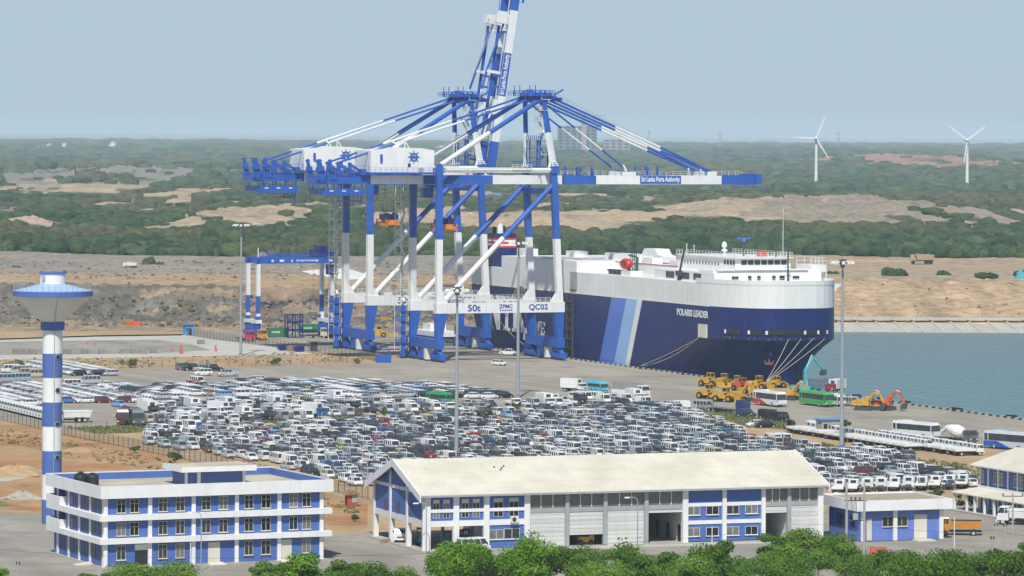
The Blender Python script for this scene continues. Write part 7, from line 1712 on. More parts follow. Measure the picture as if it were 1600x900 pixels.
# forklift in the half open bay, and the green ones under the overhang
def forklift(p, ang, paint, label):
    R_ = Matrix.Rotation(ang, 4, 'Z'); o = thing('forklift', p, label, 'forklift', 'forklifts in the warehouse')
    def W(b, nm, m, par=o):
        b.v = [tuple((R_ @ Vector(v))+Vector(p)) for v in b.v]; return b.build(nm, m, par)
    b = MB(); b.box(-1.4, .9, -.65, .65, .35, 1.15); b.box(-1.5, -.8, -.65, .65, .4, 1.4); W(b, 'body', paint)
    b = MB()
    for xx in (-.9, .7):
        for yy in (-.6, .52): b.box(xx, xx+.08, yy, yy+.08, 1.15, 2.25)
    b.box(-.95, .8, -.65, .65, 2.2, 2.3); W(b, 'overhead_guard', 'dark_steel'); b = MB(); b.box(1.0, 1.15, -.5, -.35, .1, 2.6); b.box(1.0, 1.15, .35, .5, .1, 2.6); b.box(1.0, 1.1, -.5, .5, 2.4, 2.55); W(b, 'mast', 'dark_steel')
    for xx in (-1.0, .6):
        for yy in (-.6, .6): b = MB(); b.tube((xx, yy-.15, .38), (xx, yy+.15, .38), .38, 0, 12); W(b, 'wheel', 'tyre')
forklift(fw(fw.front(917, 850)[0], 1.6, .16), aV+math.pi, 'yellow_paint', 'yellow forklift showing under the half open roller shutter')
forklift(fw(4.6, 2.6, .16), aU+2.6, 'turquoise', 'pale green forklift under the open corner of the warehouse'); forklift(fw(2.6, 8.2, .16), aU+2.4, 'turquoise', 'pale green forklift behind the first under the warehouse overhang'); forklift(fw(8.0, 5, .16), aU+2.9, 'dark_green', 'dark green forklift deeper under the warehouse overhang')
# dump truck on the far plateau, small lorry far left
def far_truck(x, y, z, s, m, label):
    p = G(x, y, z); b = MB(); f = Fr(p, math.pi*1.0)
    b.box(-4.5*s, 2.2*s, -1.6*s, 1.6*s, 1.2*s, 1.6*s, 1, f); b.hexa([f(-4.2*s, -1.4*s, 1.6*s), f(1.8*s, -1.4*s, 1.6*s), f(1.8*s, 1.4*s, 1.6*s), f(-4.2*s, 1.4*s, 1.6*s)], [f(-4.8*s, -1.6*s, 3.6*s), f(2.4*s, -1.6*s, 3.9*s), f(2.4*s, 1.6*s, 3.9*s), f(-4.8*s, 1.6*s, 3.6*s)], 0)
    b.box(2.6*s, 4.4*s, -1.3*s, 1.3*s, 1.0*s, 3.6*s, 0, f); b.box(4.2*s, 4.46*s, -1.1*s, 1.1*s, 2.3*s, 3.3*s, 1, f)
    for xx in (-3.4, -1.8, 3.3): b.tube(f(xx*s, -1.5*s, .75*s), f(xx*s, 1.5*s, .75*s), .75*s, 1, 10)
    b.build('dump_truck', [m, 'dark'], org=p, label=label, cat='dump truck')
far_truck(1440, 412.5, 10, 1., mat('dusty_ochre', (.42, .30, .18), .8), 'ochre dump truck driving on the plateau above the right bank'); far_truck(203, 419, 10, .55, 'lamp_white', 'small white lorry on the plateau far left')
p = G(1250, 502, 1.5)
# ================================================================ masts, poles, fences
def light_mast(x, ybase, ytop, label):
    p = G(x, ybase); h = P(x, ytop, p.y).z; top = ray(x, ytop); o = thing('floodlight_mast', p, label, 'light mast', 'tall floodlight masts')
    b = MB(); b.tube(p, p+Z*h*.5, .42, 0, 14, .30, cap=False); b.tube(p+Z*h*.5, p+Z*(h-.6), .30, 0, 14, .19); b.tube(p, p+Z*.5, .6, 0, 14); b.box(p.x-.3, p.x+.3, p.y-.55, p.y-.38, .8, 2.2); b.build('mast', 'pole_grey', o)
    c = p+Z*(h-.9); b = MB()
    for i in range(24):
        t = 2*math.pi*i/24; t2 = 2*math.pi*(i+1)/24
        b.beam(c+Vector((1.5*math.cos(t), 1.5*math.sin(t), 0)), c+Vector((1.5*math.cos(t2), 1.5*math.sin(t2), 0)), .12, .12)
    for i in range(6): t = math.pi*i/3; b.beam(c-Z*.5, c+Vector((1.5*math.cos(t), 1.5*math.sin(t), 0)), .1, .1)
    b.tube(c-Z*1.0, c+Z*.3, .45, 0, 10); b.box(c.x-.8, c.x+.8, c.y-.8, c.y+.8, c.z+.35, c.z+.5); b.tube(c+Z*.5, c+Z*2.2, .04, 0, 4); r_ = b.build('head_ring', 'dark_steel', o)
    for i in range(10):
        t = 2*math.pi*(i+.5)/10; d = Vector((math.cos(t), math.sin(t), 0)); q = c+d*1.95-Z*.05; b = MB(); s = Vector((-d.y, d.x, 0))
        b.hexa([q-s*.36-d*.35-Z*.05, q+s*.36-d*.35-Z*.05, q+s*.36+d*.4-Z*.32, q-s*.36+d*.4-Z*.32], [q-s*.28-d*.25+Z*.25, q+s*.28-d*.25+Z*.25, q+s*.28+d*.4+Z*.1, q-s*.28+d*.4+Z*.1]); b.build('floodlight', 'lamp_white', o)
    return o
light_mast(376, 556, 346, 'tall floodlight mast left of the cranes by the far fence'); light_mast(713, 718, 445, 'floodlight mast standing behind the warehouse roof ridge')
light_mast(809, 622, 373, 'floodlight mast in front of the crane portal lettering'); light_mast(1315, 702, 402, 'rightmost tall floodlight mast, seen against the water')
def lamp_post(x, yb, yt, label, side=-1, r=.09):
    p = G(x, yb, .02); h = P(x, yt, p.y).z; o = thing('street_lamp', p, label, 'street lamp', 'street lamps by the buildings'); b = MB(); b.tube(p, p+Z*(h-.6), r, 0, 8, r*.7)
    pts = [p+Z*(h-.6), p+Z*(h-.15)+Vector((side*.2, 0, 0)), p+Z*h+Vector((side*.8, 0, 0)), p+Z*(h-.05)+Vector((side*1.5, 0, 0))]; b.path(pts, r*.7, 0, 6); b.build('pole', 'pole_grey', o)
    b = MB(); q = pts[-1]; b.hexa([q+Vector((-.45, -.14, -.1)), q+Vector((.35, -.14, -.1)), q+Vector((.35, .14, -.1)), q+Vector((-.45, .14, -.1))], [q+Vector((-.3, -.1, .08)), q+Vector((.35, -.1, .08)), q+Vector((.35, .1, .08)), q+Vector((-.3, .1, .08))]); b.build('lamp_head', 'lamp_white', o)
lamp_post(314, 893, 800, 'street lamp curving left in front of the office facade'); lamp_post(996, 858, 777, 'street lamp curving left before the third shutter'); lamp_post(666, 866, 786, 'street lamp at the near corner of the warehouse'); lamp_post(1322, 858, 770, 'street lamp beside the substation twin poles')
def post(name, x, yb, yt, r, m, label, cat='pole', group=None, cap=True):
    p = G(x, yb, .02); h = P(x, yt, p.y).z; o = thing(name, p, label, cat, group); b = MB(); b.tube(p, p+Z*h, r*1.15, 0, 8, r*.85); b.build('pole', m, o); return o, p, h
for x, yb, yt, lab in ((297.5, 893, 848, 'short grey post left of the office street lamp'), (1112.5, 860, 823, 'thin white post in front of the blue warehouse bays'), (1491, 855, 808, 'white post right of the orange tipper truck'), (1396, 0, 0, '')):
    if yb: post('boundary_post', x, yb, yt, .07, 'lamp_white', lab, 'post')
# double pole transformer station
o = thing('transformer_poles', G(1333, 868), 'twin concrete poles with crossarm, insulators and transformer before the substation', 'power pole')
D_ = G(1333, 868).y; pa_, pb2_ = P(1322.5, 868, D_), P(1350, 868, D_); pa_.z = pb2_.z = 0; ht = P(1333, 755, D_).z
for p in (pa_, pb2_): b = MB(); b.tube(p, p+Z*ht, .2, 0, 8, .14); b.build('pole', 'concrete', o)
b = MB()
for yy in (782, 813): zc = P(1333, yy, D_).z; b.beam(pa_+Z*zc-Vector((.3, 0, 0)), pb2_+Z*zc+Vector((.3, 0, 0)), .12, .16)
b.build('crossarm', 'dark_steel', o)
for i in range(3):
    zc = P(1333, 782, D_).z; q = pa_.lerp(pb2_, .25+.25*i)+Z*(zc+.08); b = MB(); b.lathe(q, [(.06, 0), (.13, .1), (.08, .2), (.13, .3), (0, .45)], 8); b.build('insulator', 'dark', o)
    b = MB(); b.path([q, q-Z*1.0+Vector((.15, -.1, 0)), q-Z*1.9+Vector((.3-.2*i, -.1, 0)), pa_.lerp(pb2_, .5)+Z*(P(1333, 803, D_).z+.3)], .025, 0, 4); b.build('drop_wire', 'dark', o)
q = pa_.lerp(pb2_, .5)+Z*P(1333, 812, D_).z; b = MB(); b.box(q.x-.35, q.x+.35, q.y-.35, q.y+.35, q.z, q.z+.9); b.build('transformer', 'grey_paint', o)
def tpole(x, yb, yt, arm, label, z=.0):
    D_ = G(x, min(yb, 900)).y if yb <= 900 else 540.; p = P(x, yb, D_); p.z = 0; h = P(x, yt, D_).z; o = thing('power_pole', p, label, 'power pole', 'concrete power poles'); b = MB(); b.tube(p, p+Z*h, .17, 0, 8, .11); b.build('pole', 'concrete', o)
    if arm: b = MB(); b.beam(p+Z*(h-.4)-Vector((arm, 0, 0)), p+Z*(h-.4)+Vector((arm, 0, 0)), .1, .12); b.build('crossarm', 'dark_steel', o)
    for s in ((-1, 0, 1) if arm > .6 else (-1, 1)):
        b = MB(); b.lathe(p+Z*(h-.34)+Vector((s*max(arm*.95, .18), 0, 0)), [(.06, 0), (.12, .1), (.07, .2), (.11, .3), (0, .4)], 8); b.build('insulator', 'dark', o)
    return p+Z*h
t1 = tpole(1582, 855, 771, 1.5, 'power pole with wide crossarm before the right building canopy'); t2 = tpole(1550, 930, 838, .15, 'short power pole with dark cap rising from the right bushes'); t3 = tpole(1570, 905, 818, .15, 'slim pole between the two power poles at right'); tpole(28, 930, 878, .12, 'small pole with dark lamp cap at the lower left corner'); tpole(1556, 868, 818, .1, 'slender pole left of the wide crossarm pole')
def wire(pts, label):
    b = MB(); n = 24; pp = []
    for a, c in zip(pts[:-1], pts[1:]):
        for i in range(n+1): t = i/n; q = a.lerp(c, t); q.z -= 4*t*(1-t)*.8; pp.append(q)
    b.path(pp, .022, 0, 4); b.build('power_line', 'dark', org=pts[0], label=label, cat='power line')
wire([P(-60, 855, 540), P(560, 868, 545), P(1322, 815, D_)], 'thin black power line crossing in front of the office and warehouse'); wire([P(1350, 815, D_), P(1556, 828, 590), P(1680, 830, 560)], 'thin black power line running from the twin poles to the right')
def fence(pts, label, h=2.0, step=2.6, name='wire_fence', mesh=True):
    P3 = [G(x, y) for x, y in pts]; o = thing(name, P3[0], label, 'fence', 'wire fences'); wires = MB(); tot = 0
    k = 0
    for a, c in zip(P3[:-1], P3[1:]):
        L_ = (c-a).length; n = max(1, round(L_/step))
        for i in range(n if c is not P3[-1] else n+1):
            if k >= 98: break
            q = a.lerp(c, i/n); b = MB(); b.beam(q, q+Z*h, .09, .09, up=U); b.build('post', 'dark_steel', o); k += 1
        for j in range(4): wires.beam(a+Z*(h*(.12+.28*j)), c+Z*(h*(.12+.28*j)), .03, .03)
        m = max(1, int(L_/.42))
        for i in range(m): q = a.lerp(c, (i+.5)/m); wires.beam(q+Z*.1, q+Z*(h-.05), .018, .018, up=U)
    wires.build('mesh_wire', 'dark_steel', o)
fence([(-30, 650), (60, 670), (118, 684), (330, 727), (450, 752)], 'long wire fence descending past the water tower along the earth lot'); fence([(450, 752), (575, 780)], 'short wire fence between the office and the warehouse gable')
fence([(118, 672), (240, 669), (400, 660), (560, 652)], 'wire fence along the verge between van yard and sand lot', 1.8, 3.2); fence([(1090, 640), (1150, 652), (1240, 668)], 'wire fence on the grass verge by the navy flatbed truck', 1.6, 3)
fence([(-20, 580), (190, 575), (400, 572), (560, 567)], 'far fence between the sandy strip and the paved lanes', 1.8, 3.4); fence([(290, 524), (420, 542), (560, 558), (590, 566)], 'dark fence around the crane yard beside the pale pad', 2.0, 2.6)
for i, (x, y) in enumerate(((283, 553), (337, 549), (56, 554), (148, 540), (136, 538), (269, 549), (240, 551))):
    p = G(x, y); b = MB(); s = (1.9, 1.4, .8, .8, .8, .9, .6)[i]; b.lathe(p, [(.3*s, 0), (.27*s, .1*s), (.08*s, 1.25*s), (0, 1.3*s)], 10); b.build('traffic_cone', 'digger_orange', org=p, label=('tall red cone, largest on the pale pad', 'red cone at the right end of the pale pad', 'red cone lowest on the left of the asphalt pad', 'right one of two small red cones at the back', 'left one of two small red cones at the back', 'small red cone left of the largest cone', 'red cone by a concrete block row')[i], cat='traffic cone')
for i, x in enumerate((26, 40, 53, 106, 134, 161, 194, 209, 224, 241, 315)):
    p = G(x, 553-(i > 8)*1-(x == 315)*14); b = MB(); f = Fr(p, aV); b.box(-1.0, 1.0, 0, 1.0, 0, 1.3, 0, f); b.box(-1.05, 1.05, -.04, 0, .25, .4, 0, f); b.box(-1.05, 1.05, -.04, 0, .85, 1.0, 0, f); b.build('concrete_block', 'grey_gravel', org=p, label=f'grey ballast block, {ordn(i)} from the left on the asphalt pad', cat='block', group='ballast blocks on the pad')
# distant things: turbines, buildings, pylons
def turbine(x, yb, yh, R_, blades, label):
    p = G(x, yb, 10); D_ = p.y; hub = P(x, yh, D_-2); o = thing('wind_turbine', p, label, 'wind turbine', 'wind turbines on the plain')
    b = MB(); b.tube(p, Vector((p.x, p.y, hub.z)), 1.6, 0, 14, 1.0); b.build('tower', 'clean_white', o)
    b = MB(); b.box(hub.x-1.3, hub.x+1.3, p.y-3, p.y+4, hub.z-1.2, hub.z+1.5); b.build('nacelle', 'clean_white', o)
    c = Vector((hub.x, p.y-3.6, hub.z))
    b = MB(); b.lathe(c-Z*1.1, [(0, 0), (1.2, .6), (1.3, 1.2), (.9, 2.0), (0, 2.3)], 10); b.build('hub', 'clean_white', o)
    for an in blades:
        t = math.radians(an); d = Vector((math.cos(t), 0, math.sin(t))); s = Vector((-d.z, 0, d.x)); b = MB()
        q0, q1, q2_ = c+d*1.2, c+d*R_*.25, c+d*R_
        b.beam(q0, q1, .9, .6, up=Vector((0, 1, 0)), w2=1.4, h2=.45); b.beam(q1, q2_, 1.4, .45, up=Vector((0, 1, 0)), w2=.8, h2=.25); b.build('blade', 'clean_white', o)
turbine(1275, 296, 216, 20.5, (178, 68, -58), 'left wind turbine, one blade level'); turbine(1511, 299, 219, 19.5, (38, 142, 262), 'right wind turbine with blades raised in a Y')
def block(name, x0, x1, yt, yb, D_, m, label, rows=0, cols=0, parts=()):
    a = P(x0, yb, D_); c = P(x1, yt, D_); o = thing(name, Vector(((a.x+c.x)/2, D_, 10)), label, 'building', 'distant buildings')
    b = MB(); b.box(a.x, c.x, D_, D_+30, 5, c.z); b.build('wall', m, o)
    if rows:
        b = MB()
        for r in range(rows):
            z0 = 12+(c.z-12)*(r+.35)/rows; z1 = 12+(c.z-12)*(r+.75)/rows
            for k in range(cols): xx = a.x+(c.x-a.x)*(k+.2)/cols; b.box(xx, xx+(c.x-a.x)*.6/cols, D_-.5, D_-.05, z0, z1)
        b.build('window_band', 'glass', o)
    return o, a, c
mat('far_concrete', (.30, .32, .34), .8); mat('far_scaffold', (.15, .22, .24), .8); mat('far_pink', (.38, .31, .31), .8)
block('unfinished_tower', 871, 933, 197, 262, 8300, 'far_scaffold', 'far hazy tower block wrapped in green netting', 9, 6); block('lift_core', 908, 917, 187, 262, 8280, 'far_pink', 'pinkish core tower of the far building site'); block('office_block', 943, 984, 218, 262, 8600, 'far_concrete', 'far pale block with rows of windows', 5, 4); block('low_block', 970, 1000, 240, 262, 8500, 'far_pink', 'low far building right of the netted tower', 2, 5)
p = P(915, 183, 8300); b = MB(); b.beam(Vector((p.x, 8300, 60)), p+Z*6, 1.5, 1.5); b.beam(p-Vector((14, 0, 0)), p+Vector((40, 0, 4)), 1.2, 1.2); b.build('tower_crane', 'far_pink', org=Vector((p.x, 8300, 60)), label='far tower crane above the netted building', cat='crane')
for i, (x, y, w, h) in enumerate(((77, 226, 9, 2), (100, 225, 6, 2.4), (115, 232, 7, 2), (125, 238, 5, 2), (81, 252, 7, 2.2), (100, 243, 5, 2), (176, 223, 8, 2), (167, 232, 4, 2), (171, 228, 4, 1.6), (228, 253, 6, 2), (4, 266, 10, 3.2), (128, 251, 4, 2), (1213, 251, 8, 1.6), (1165, 250, 10, 1.6), (690, 230, 20, 3), (860, 268, 40, 3), (640, 284, 16, 4))):
    D_ = min(9000, 50*F/(y+2-YH+.01)); a = P(x-w/2, y+h, D_); c = P(x+w/2, y-h/2, D_); hh = max(3., c.z-10)
    o = thing('far_house', Vector((a.x, D_, 10)), f'tiny pale roofed house far off, {ordn(i)} of those on the plain', 'house', 'far houses on the plain')
    b = MB(); b.box(a.x, c.x, D_, D_+10, 9, c.z-1); b.build('wall', 'clean_white', o); b = MB(); b.prism([Vector((a.x-.5, D_-1, c.z-1)), Vector((c.x+.5, D_-1, c.z-1)), Vector(((a.x+c.x)/2, D_-1, c.z+1.5))], (0, 12, 0)); b.build('roof', 'clean_white', o)
for i, (x, y, h) in enumerate(((1014, 203, 22), (1125, 205, 20), (1310, 205, 16))):
    D_ = 9000; p = P(x, y+h, D_); b = MB(); q = P(x, y, D_); w = 5
    for s in (-1, 1): b.beam(Vector((p.x+s*w, D_, 10)), Vector((q.x+s*.6, D_, q.z)), 1.2, 1.2)
    b.beam(Vector((q.x-7, D_, q.z-6)), Vector((q.x+7, D_, q.z-6)), 1, 1); b.build('pylon', 'far_concrete', org=Vector((p.x, D_, 10)), label=('left', 'middle', 'right')[i]+' faint lattice pylon on the horizon', cat='pylon')
# quarry conveyors and long shed on the plain
for i, (x0, y0, x1, y1) in enumerate(((108, 267, 118, 260), (130, 268, 155, 262))):
    D_ = 3600; b = MB(); b.beam(P(x0, y0, D_), P(x1, y1, D_), 1.5, 1.5); b.beam(P(x1, y1, D_), Vector((P(x1, y1, D_).x, D_, 8)), 1, 1); b.build('conveyor', 'dark_steel', org=P(x0, y0, D_), label=('short', 'long')[i]+' sloping conveyor on the far grey quarry heap', cat='conveyor')
a = P(880, 321, 2650); b = MB(); 
block('blue_roof_shed', 762, 783, 303, 308, 3100, 'sky_blue_paint', 'low shed with blue roof seen between the near crane legs'); block('blue_roof_shed', 836, 868, 300, 305, 3200, 'sky_blue_paint', 'second low blue shed right of the first between crane legs')
p = P(1148, 201, 2000); b = MB(); b.poly([p+Vector((-.6, 0, .35)), p+Vector((-.1, .0, 0)), p+Vector((0, .3, .05))]); b.poly([p+Vector((.1, 0, 0)), p+Vector((.7, 0, .45)), p+Vector((0, .3, .05))]); b.lathe(p-Z*.12, [(0, 0), (.14, .1), (0, .3)], 6); b.build('bird', 'dark', org=p, label='lone dark bird in the sky right of the cranes', cat='bird')
for i, (dx, dy) in enumerate(((0, 0), (7, -3), (11, -1), (16, 1))):
    q = fw(fw.front(800+dx, 723)[0], 7.5+dy*.3, EZ+(7.5+dy*.3)*slope+.28); b = MB(); b.lathe(q, [(0, 0), (.11, .08), (.1, .18), (0, .26)], 6); b.beam(q+Z*.1, q+Z*.14+Vector((.24, 0, 0)), .06, .04); b.build('bird', 'dark', org=q, label=f'bird resting on the warehouse roof, {ordn(i)} from the left', cat='bird', group='birds on the warehouse roof')
# small mounded stuff on the bank
def excav_far(x, y, z, label):
    p = G(x, y, z); b = MB(); b.box(p.x-2, p.x+2, p.y-1.2, p.y+1.2, p.z, p.z+1.0); b.box(p.x-1.6, p.x+1.8, p.y-1.2, p.y+1.2, p.z+1.01, p.z+2.4); b.box(p.x-1.2, p.x+.2, p.y-1, p.y+.2, p.z+2.41, p.z+3.2); b.beam(p+Vector((1, 0, 2)), p+Vector((3.6, 0, 4.0)), .4, .5); b.beam(p+Vector((3.6, 0, 4)), p+Vector((5.4, 0, 1)), .35, .4); b.build('excavator', 'turquoise', org=p, label=label, cat='excavator')
excav_far(1263, 497, 1.2, 'turquoise excavator by the waterline at the foot of the far bank'); excav_far(588, 432, 6.0, 'turquoise excavator on the gravel slope seen between crane legs'); excav_far(1596, 436, 10, 'turquoise machine on the plateau cut by the right edge')
p = G(209, 512, .3); b = MB(); b.box(p.x-2.2, p.x+2.2, p.y-1, p.y+1, p.z, p.z+2.0); b.box(p.x-2.0, p.x-.6, p.y-1.02, p.y-1, p.z+.9, p.z+1.6); b.build('orange_tank', 'digger_orange', org=p, label='orange equipment box on the earth strip below the rock face', cat='tank')
# ================================================================ bushes on the lots and grass tufts
BG = (np.array([.055, .10, .028]), np.array([.11, .16, .045])); BY = (np.array([.13, .16, .05]), np.array([.22, .22, .08]))
def leafy(name, p, rx, h, n, seed, label, cat, pal=BG, leaf=.16, group=None, trunk=True, nb=9, flatten=.7, mbark='wood'):
    """crown of many small leaf faces gathered in clumps on branches"""
    rs = np.random.RandomState(seed); p = Vector(p); o = thing(name, p, label, cat, group)
    ncl = nb; cl = []
    for i in range(ncl):
        t = rs.rand()*6.283; r = rx*math.sqrt(rs.rand())*.78; hh = h*(.38+.55*rs.rand())*(1-.35*(r/rx)**2); cl.append((r*math.cos(t), r*math.sin(t), hh, rx*(.24+.22*rs.rand())))
    cl = np.array(cl); k = rs.randint(0, ncl, n); d = rs.normal(size=(n, 3)); d /= np.linalg.norm(d, axis=1)[:, None]; rad = rs.rand(n, 1)**.45
    pos = cl[k, :3]+d*rad*cl[k, 3:4]*np.array([1, 1, flatten]); pos[:, 2] = np.maximum(pos[:, 2], .05)
    nrm = d+rs.normal(size=(n, 3))*.7+np.array([0, 0, .6]); nrm /= np.linalg.norm(nrm, axis=1)[:, None]
    a = np.cross(nrm, rs.normal(size=(n, 3))); a /= np.linalg.norm(a, axis=1)[:, None]; b_ = np.cross(nrm, a); s = leaf*(.6+.8*rs.rand(n, 1))
    v = np.stack([pos-a*s, pos-b_*s*.55, pos+a*s, pos+b_*s*.55], 1).reshape(-1, 3); f = np.arange(n*4).reshape(n, 4)
    tone = rs.rand(ncl)[k][:, None]*.6+rs.rand(n, 1)*.4; c = pal[0]*(1-tone)+pal[1]*tone
    me = np_mesh('crown', v, f, ['leaf'], np.repeat(c, 4, 0)); m = bpy.data.objects.new('crown', me); COL.objects.link(m); m.parent = o
    if trunk:
        tb = MB(); c0 = Vector((0, 0, 0)); fork = Vector((0, 0, h*.3)); tb.tube(c0, fork, rx*.055+.04, 0, 7, rx*.035+.03)
        for q in cl[:8]: q2_ = Vector(q[:3]); tb.tube(fork*(.7+.3*rs.rand()), q2_, rx*.025+.02, 0, 5, .02)
        me = tb.mesh('trunk', [mbark]); m = bpy.data.objects.new('trunk', me); COL.objects.link(m); m.parent = o
    return o
lm = attr_mat('leaf', .55, 1.5, .85, 1.15, 0); lb = lm.node_tree.nodes['Principled BSDF']; lb.inputs['Specular IOR Level'].default_value = .15
tr_ = lm.node_tree.nodes.new('ShaderNodeBsdfTranslucent'); mxs = lm.node_tree.nodes.new('ShaderNodeMixShader'); mxs.inputs[0].default_value = .12; LL = lm.node_tree.links
src_ = lb.inputs['Base Color'].links[0].from_socket; LL.new(src_, tr_.inputs[0]); om = [q for q in lm.node_tree.nodes if q.type == 'OUTPUT_MATERIAL'][0]; LL.new(lb.outputs[0], mxs.inputs[1]); LL.new(tr_.outputs[0], mxs.inputs[2]); LL.new(mxs.outputs[0], om.inputs[0])
for i, (x, y, w, h, pal, lab) in enumerate([(203, 575, 40, 15, BG, 'spreading bush on the sandy strip right of the tower'), (20, 577, 46, 14, BG, 'bush behind the vans at the far left edge'), (433, 571, 26, 12, BG, 'bush on the sandy strip below the small gantry'), (560, 568, 20, 8, BY, 'olive tuft near the blue hopper'), (204, 666, 22, 18, BG, 'bush in front of the dark red bus'), (212, 708, 20, 12, BG, 'left bush growing through the earth lot fence'), (272, 724, 26, 20, BG, 'right bush growing through the earth lot fence'), (600, 655, 22, 20, BG, 'bush on the verge among the vans, left of the light mast'), (750, 655, 20, 16, BG, 'bush on the verge right of the middle light mast'), (808, 644, 24, 18, BG, 'leafy bush at the foot of the mast among the cars'), (1235, 667, 18, 14, BG, 'bright bush at the end of the grass verge'), (1321, 672, 24, 16, BG, 'bush beside the guard hut and right mast'), (1297, 705, 40, 14, BY, 'dry bush left of the right light mast foot'), (1110, 638, 16, 8, BY, 'low weeds on the verge near the lone white van'), (1218, 786, 22, 10, BG, 'low weeds beside the warehouse end')
        , (1385, 778, 30, 8, BG, 'low green weeds under the front right trucks'), (1425, 777, 26, 9, BG, 'weeds right of the low green ones under the trucks'), (1459, 781, 34, 18, BG, 'palm like green clump above the substation roof'), (1508, 796, 36, 30, BG, 'shrub between the substation and the canopy building'), (1300, 790, 16, 22, BY, 'yellowing shrub at the warehouse end wall'), (1500, 740, 22, 14, BY, 'dry shrub on the sand beyond the right hatchbacks'), (553, 815, 14, 12, BG, 'small green shrub near the brick hut'), (250, 826, 1, 1, BG, ''), (1540, 620, 1, 1, BG, '')]):
    if w < 5: continue
    p = G(x, y); s = F/p.y; leafy('bush', p, w/s/2, h/s, 420, 100+i, lab, 'bush', pal, .22, nb=7)
# tufts on the verges and dry weeds: one mass
def tufts(name, polys, n, hh, pal, label, seed):
    rs = np.random.RandomState(seed); pts = []
    for poly in polys:
        xs_ = [q[0] for q in poly]; ys_ = [q[1] for q in poly]; c = 0
        while c < n/len(polys):
            x, y = rs.uniform(min(xs_), max(xs_)), rs.uniform(min(ys_), max(ys_))
            if inpoly(x, y, poly): pts.append(G(x, y)[:]); c += 1
    pts = np.array(pts); v, f, c = clumps(pts, np.full(len(pts), .28)*(.5+rs.rand(len(pts))), hh*(.4+rs.rand(len(pts))), 1, seed, pal, jag=.6)
    o = bpy.data.objects.new(name, np_mesh(name, v, f, ['foliage'], c)); COL.objects.link(o); tag(o, label, 'grass', kind='stuff')
tufts('verge_grass', [[(105, 668), (240, 664), (400, 653), (560, 646), (600, 650), (430, 663), (300, 674), (150, 678)], [(1088, 630), (1110, 635), (1180, 653), (1243, 665), (1230, 671), (1160, 664), (1100, 645)]], 1900, .42, BY, 'rough grass growing on the verges of the lots', 3)
tufts('dry_weeds', [[(-20, 562), (330, 556), (470, 550), (600, 562), (400, 572), (0, 579)], [(0, 668), (118, 690), (330, 735), (560, 790), (560, 810), (300, 745), (100, 712), (0, 690)], [(1180, 685), (1330, 700), (1540, 730), (1530, 745), (1400, 720)], [(1290, 775), (1500, 778), (1500, 790), (1300, 790)]], 1500, .3, (np.array([.24, .22, .11]), np.array([.13, .15, .06])), 'sparse dry weeds and stones on the bare earth', 4)
# ================================================================ foreground trees
FG = (np.array([.055, .16, .010]), np.array([.20, .37, .022])); FD = (np.array([.028, .085, .008]), np.array([.12, .23, .02])); FA = (np.array([.055, .14, .016]), np.array([.20, .33, .045]))
def ftree(x, ytop, wpx, D_, pal, label, seed, n=9000, leaf=.17, nb=22, flat=.7, name='tree', hf=1.17):
    p = P(x, 900, D_); p.z = 0; h = P(x, ytop, D_).z*(.97 if x in (716, 828) else hf); s = F/D_; return leafy(name, p, wpx/s/2, h, n, seed, label, 'tree', pal, leaf, 'trees along the foreground', nb=nb, flatten=flat)
ftree(716, 846, 128, 552, FG, 'bright broad leaved tree in front of the warehouse corner', 1, 24000, .16, 40); ftree(828, 838, 120, 545, FG, 'taller light leaved tree left of the half open shutter', 2, 18000, .16, 34); ftree(775, 866, 110, 548, FD, 'darker tree between the two bright foreground trees', 3, 9000); ftree(885, 860, 100, 550, FD, 'dark rounded tree below the forklift bay', 4, 9000)
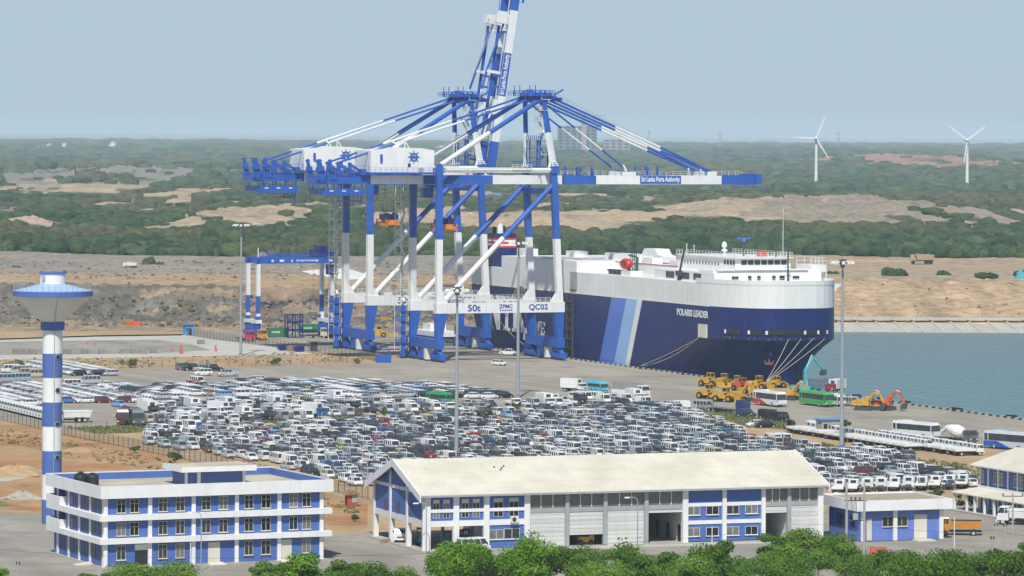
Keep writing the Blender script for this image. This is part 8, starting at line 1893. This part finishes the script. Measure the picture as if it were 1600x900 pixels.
for i, (x, yt, w, D_, pal, lab) in enumerate([(950, 864, 120, 540, FA, 'feathery green bush right of the dark rounded tree'), (1040, 872, 140, 536, FA, 'wide low thicket below the open doorway'), (995, 878, 90, 530, FD, 'dark gap-toothed bush below the third shutter'), (1130, 858, 120, 545, FD, 'dense thicket below the blue bays'), (1205, 845, 110, 548, FA, 'tall feathery acacia left of the warehouse end'), (1262, 832, 120, 552, FA, 'tallest feathery acacia at the warehouse end'), (1320, 846, 110, 546, FA, 'acacia crown before the twin poles'), (1385, 868, 120, 538, FD, 'dark thicket below the substation door'), (1445, 862, 110, 542, FA, 'feathery bush below the substation right corner'), (1505, 864, 120, 540, FA, 'feathery bush below the orange tipper'), (1568, 866, 110, 540, FD, 'dark bush around the slim poles'), (1618, 852, 90, 548, FA, 'green tree at the right edge'), (1110, 880, 160, 522, FA, 'nearest low thicket at the bottom centre right'), (1280, 872, 200, 520, FA, 'nearest wide thicket at the bottom right'), (1470, 884, 200, 515, FD, 'nearest dark thicket at the bottom right'), (930, 884, 150, 525, FA, 'nearest thicket at the bottom centre'), (620, 888, 90, 535, FA, 'low thicket left of the bright tree'), (540, 880, 110, 535, FA, 'low green bush below the office right corner'), (468, 872, 80, 540, FG, 'rounded bush below the office right end'), (415, 882, 60, 535, FA, 'small feathery bush below the office shutter door'), (240, 888, 170, 530, FA, 'low thicket along the bottom left below the office'), (150, 893, 60, 530, FA, 'small low bush near the bottom left'), (-4, 882, 40, 535, FG, 'leafy branches at the bottom left corner'), (585, 895, 120, 520, FD, 'dark low bush at the bottom left of centre')]):
    ftree(x, yt, w, D_, pal, lab, 30+i, int(95*w) if pal is not FA else int(130*w), .13 if pal is FA else .17, 16, .5 if pal is FA else .75)
# bare sprig and the wooden pallet
p = P(978, 900, 560); p.z = 0; o = thing('sapling', p, 'sparse sapling with thin branches before the shutter', 'sapling'); b = MB(); rs_ = random.Random(5)
b.tube(p, p+Z*4.0, .07, 0, 6, .03)
for i in range(9): q = p+Z*(2.2+i*.25); b.tube(q, q+Vector((rs_.uniform(-1.6, 1.8), rs_.uniform(-.5, .5), rs_.uniform(.6, 1.6))), .03, 0, 4, .012)
b.build('branches', 'wood', o)
rs = np.random.RandomState(8); n = 700; pos = np.stack([rs.normal(0, .9, n), rs.normal(0, .5, n), 3.6+rs.normal(0, .6, n)], 1); a = rs.normal(size=(n, 3))*.12; b_ = rs.normal(size=(n, 3))*.08
v = np.stack([pos-a, pos-b_, pos+a, pos+b_], 1).reshape(-1, 3); m = bpy.data.objects.new('crown', np_mesh('crown', v, np.arange(n*4).reshape(n, 4), ['leaf'], np.repeat(np.tile(FG[0]*.6+FG[1]*.4, (n, 1)), 4, 0))); COL.objects.link(m); m.parent = o
p = G(1360, 869, .02); b = MB()
for i in range(6): b.box(p.x-.1, p.x+2.3, p.y, p.y+.1, .1+i*.22, .25+i*.22)
b.box(p.x, p.x+.12, p.y+.1, p.y+.2, 0, 1.5); b.box(p.x+2.0, p.x+2.12, p.y+.1, p.y+.2, 0, 1.5); b.build('barrier_panel', 'digger_orange', org=p, label='pale orange slatted panel standing among the bushes by the substation', cat='barrier')
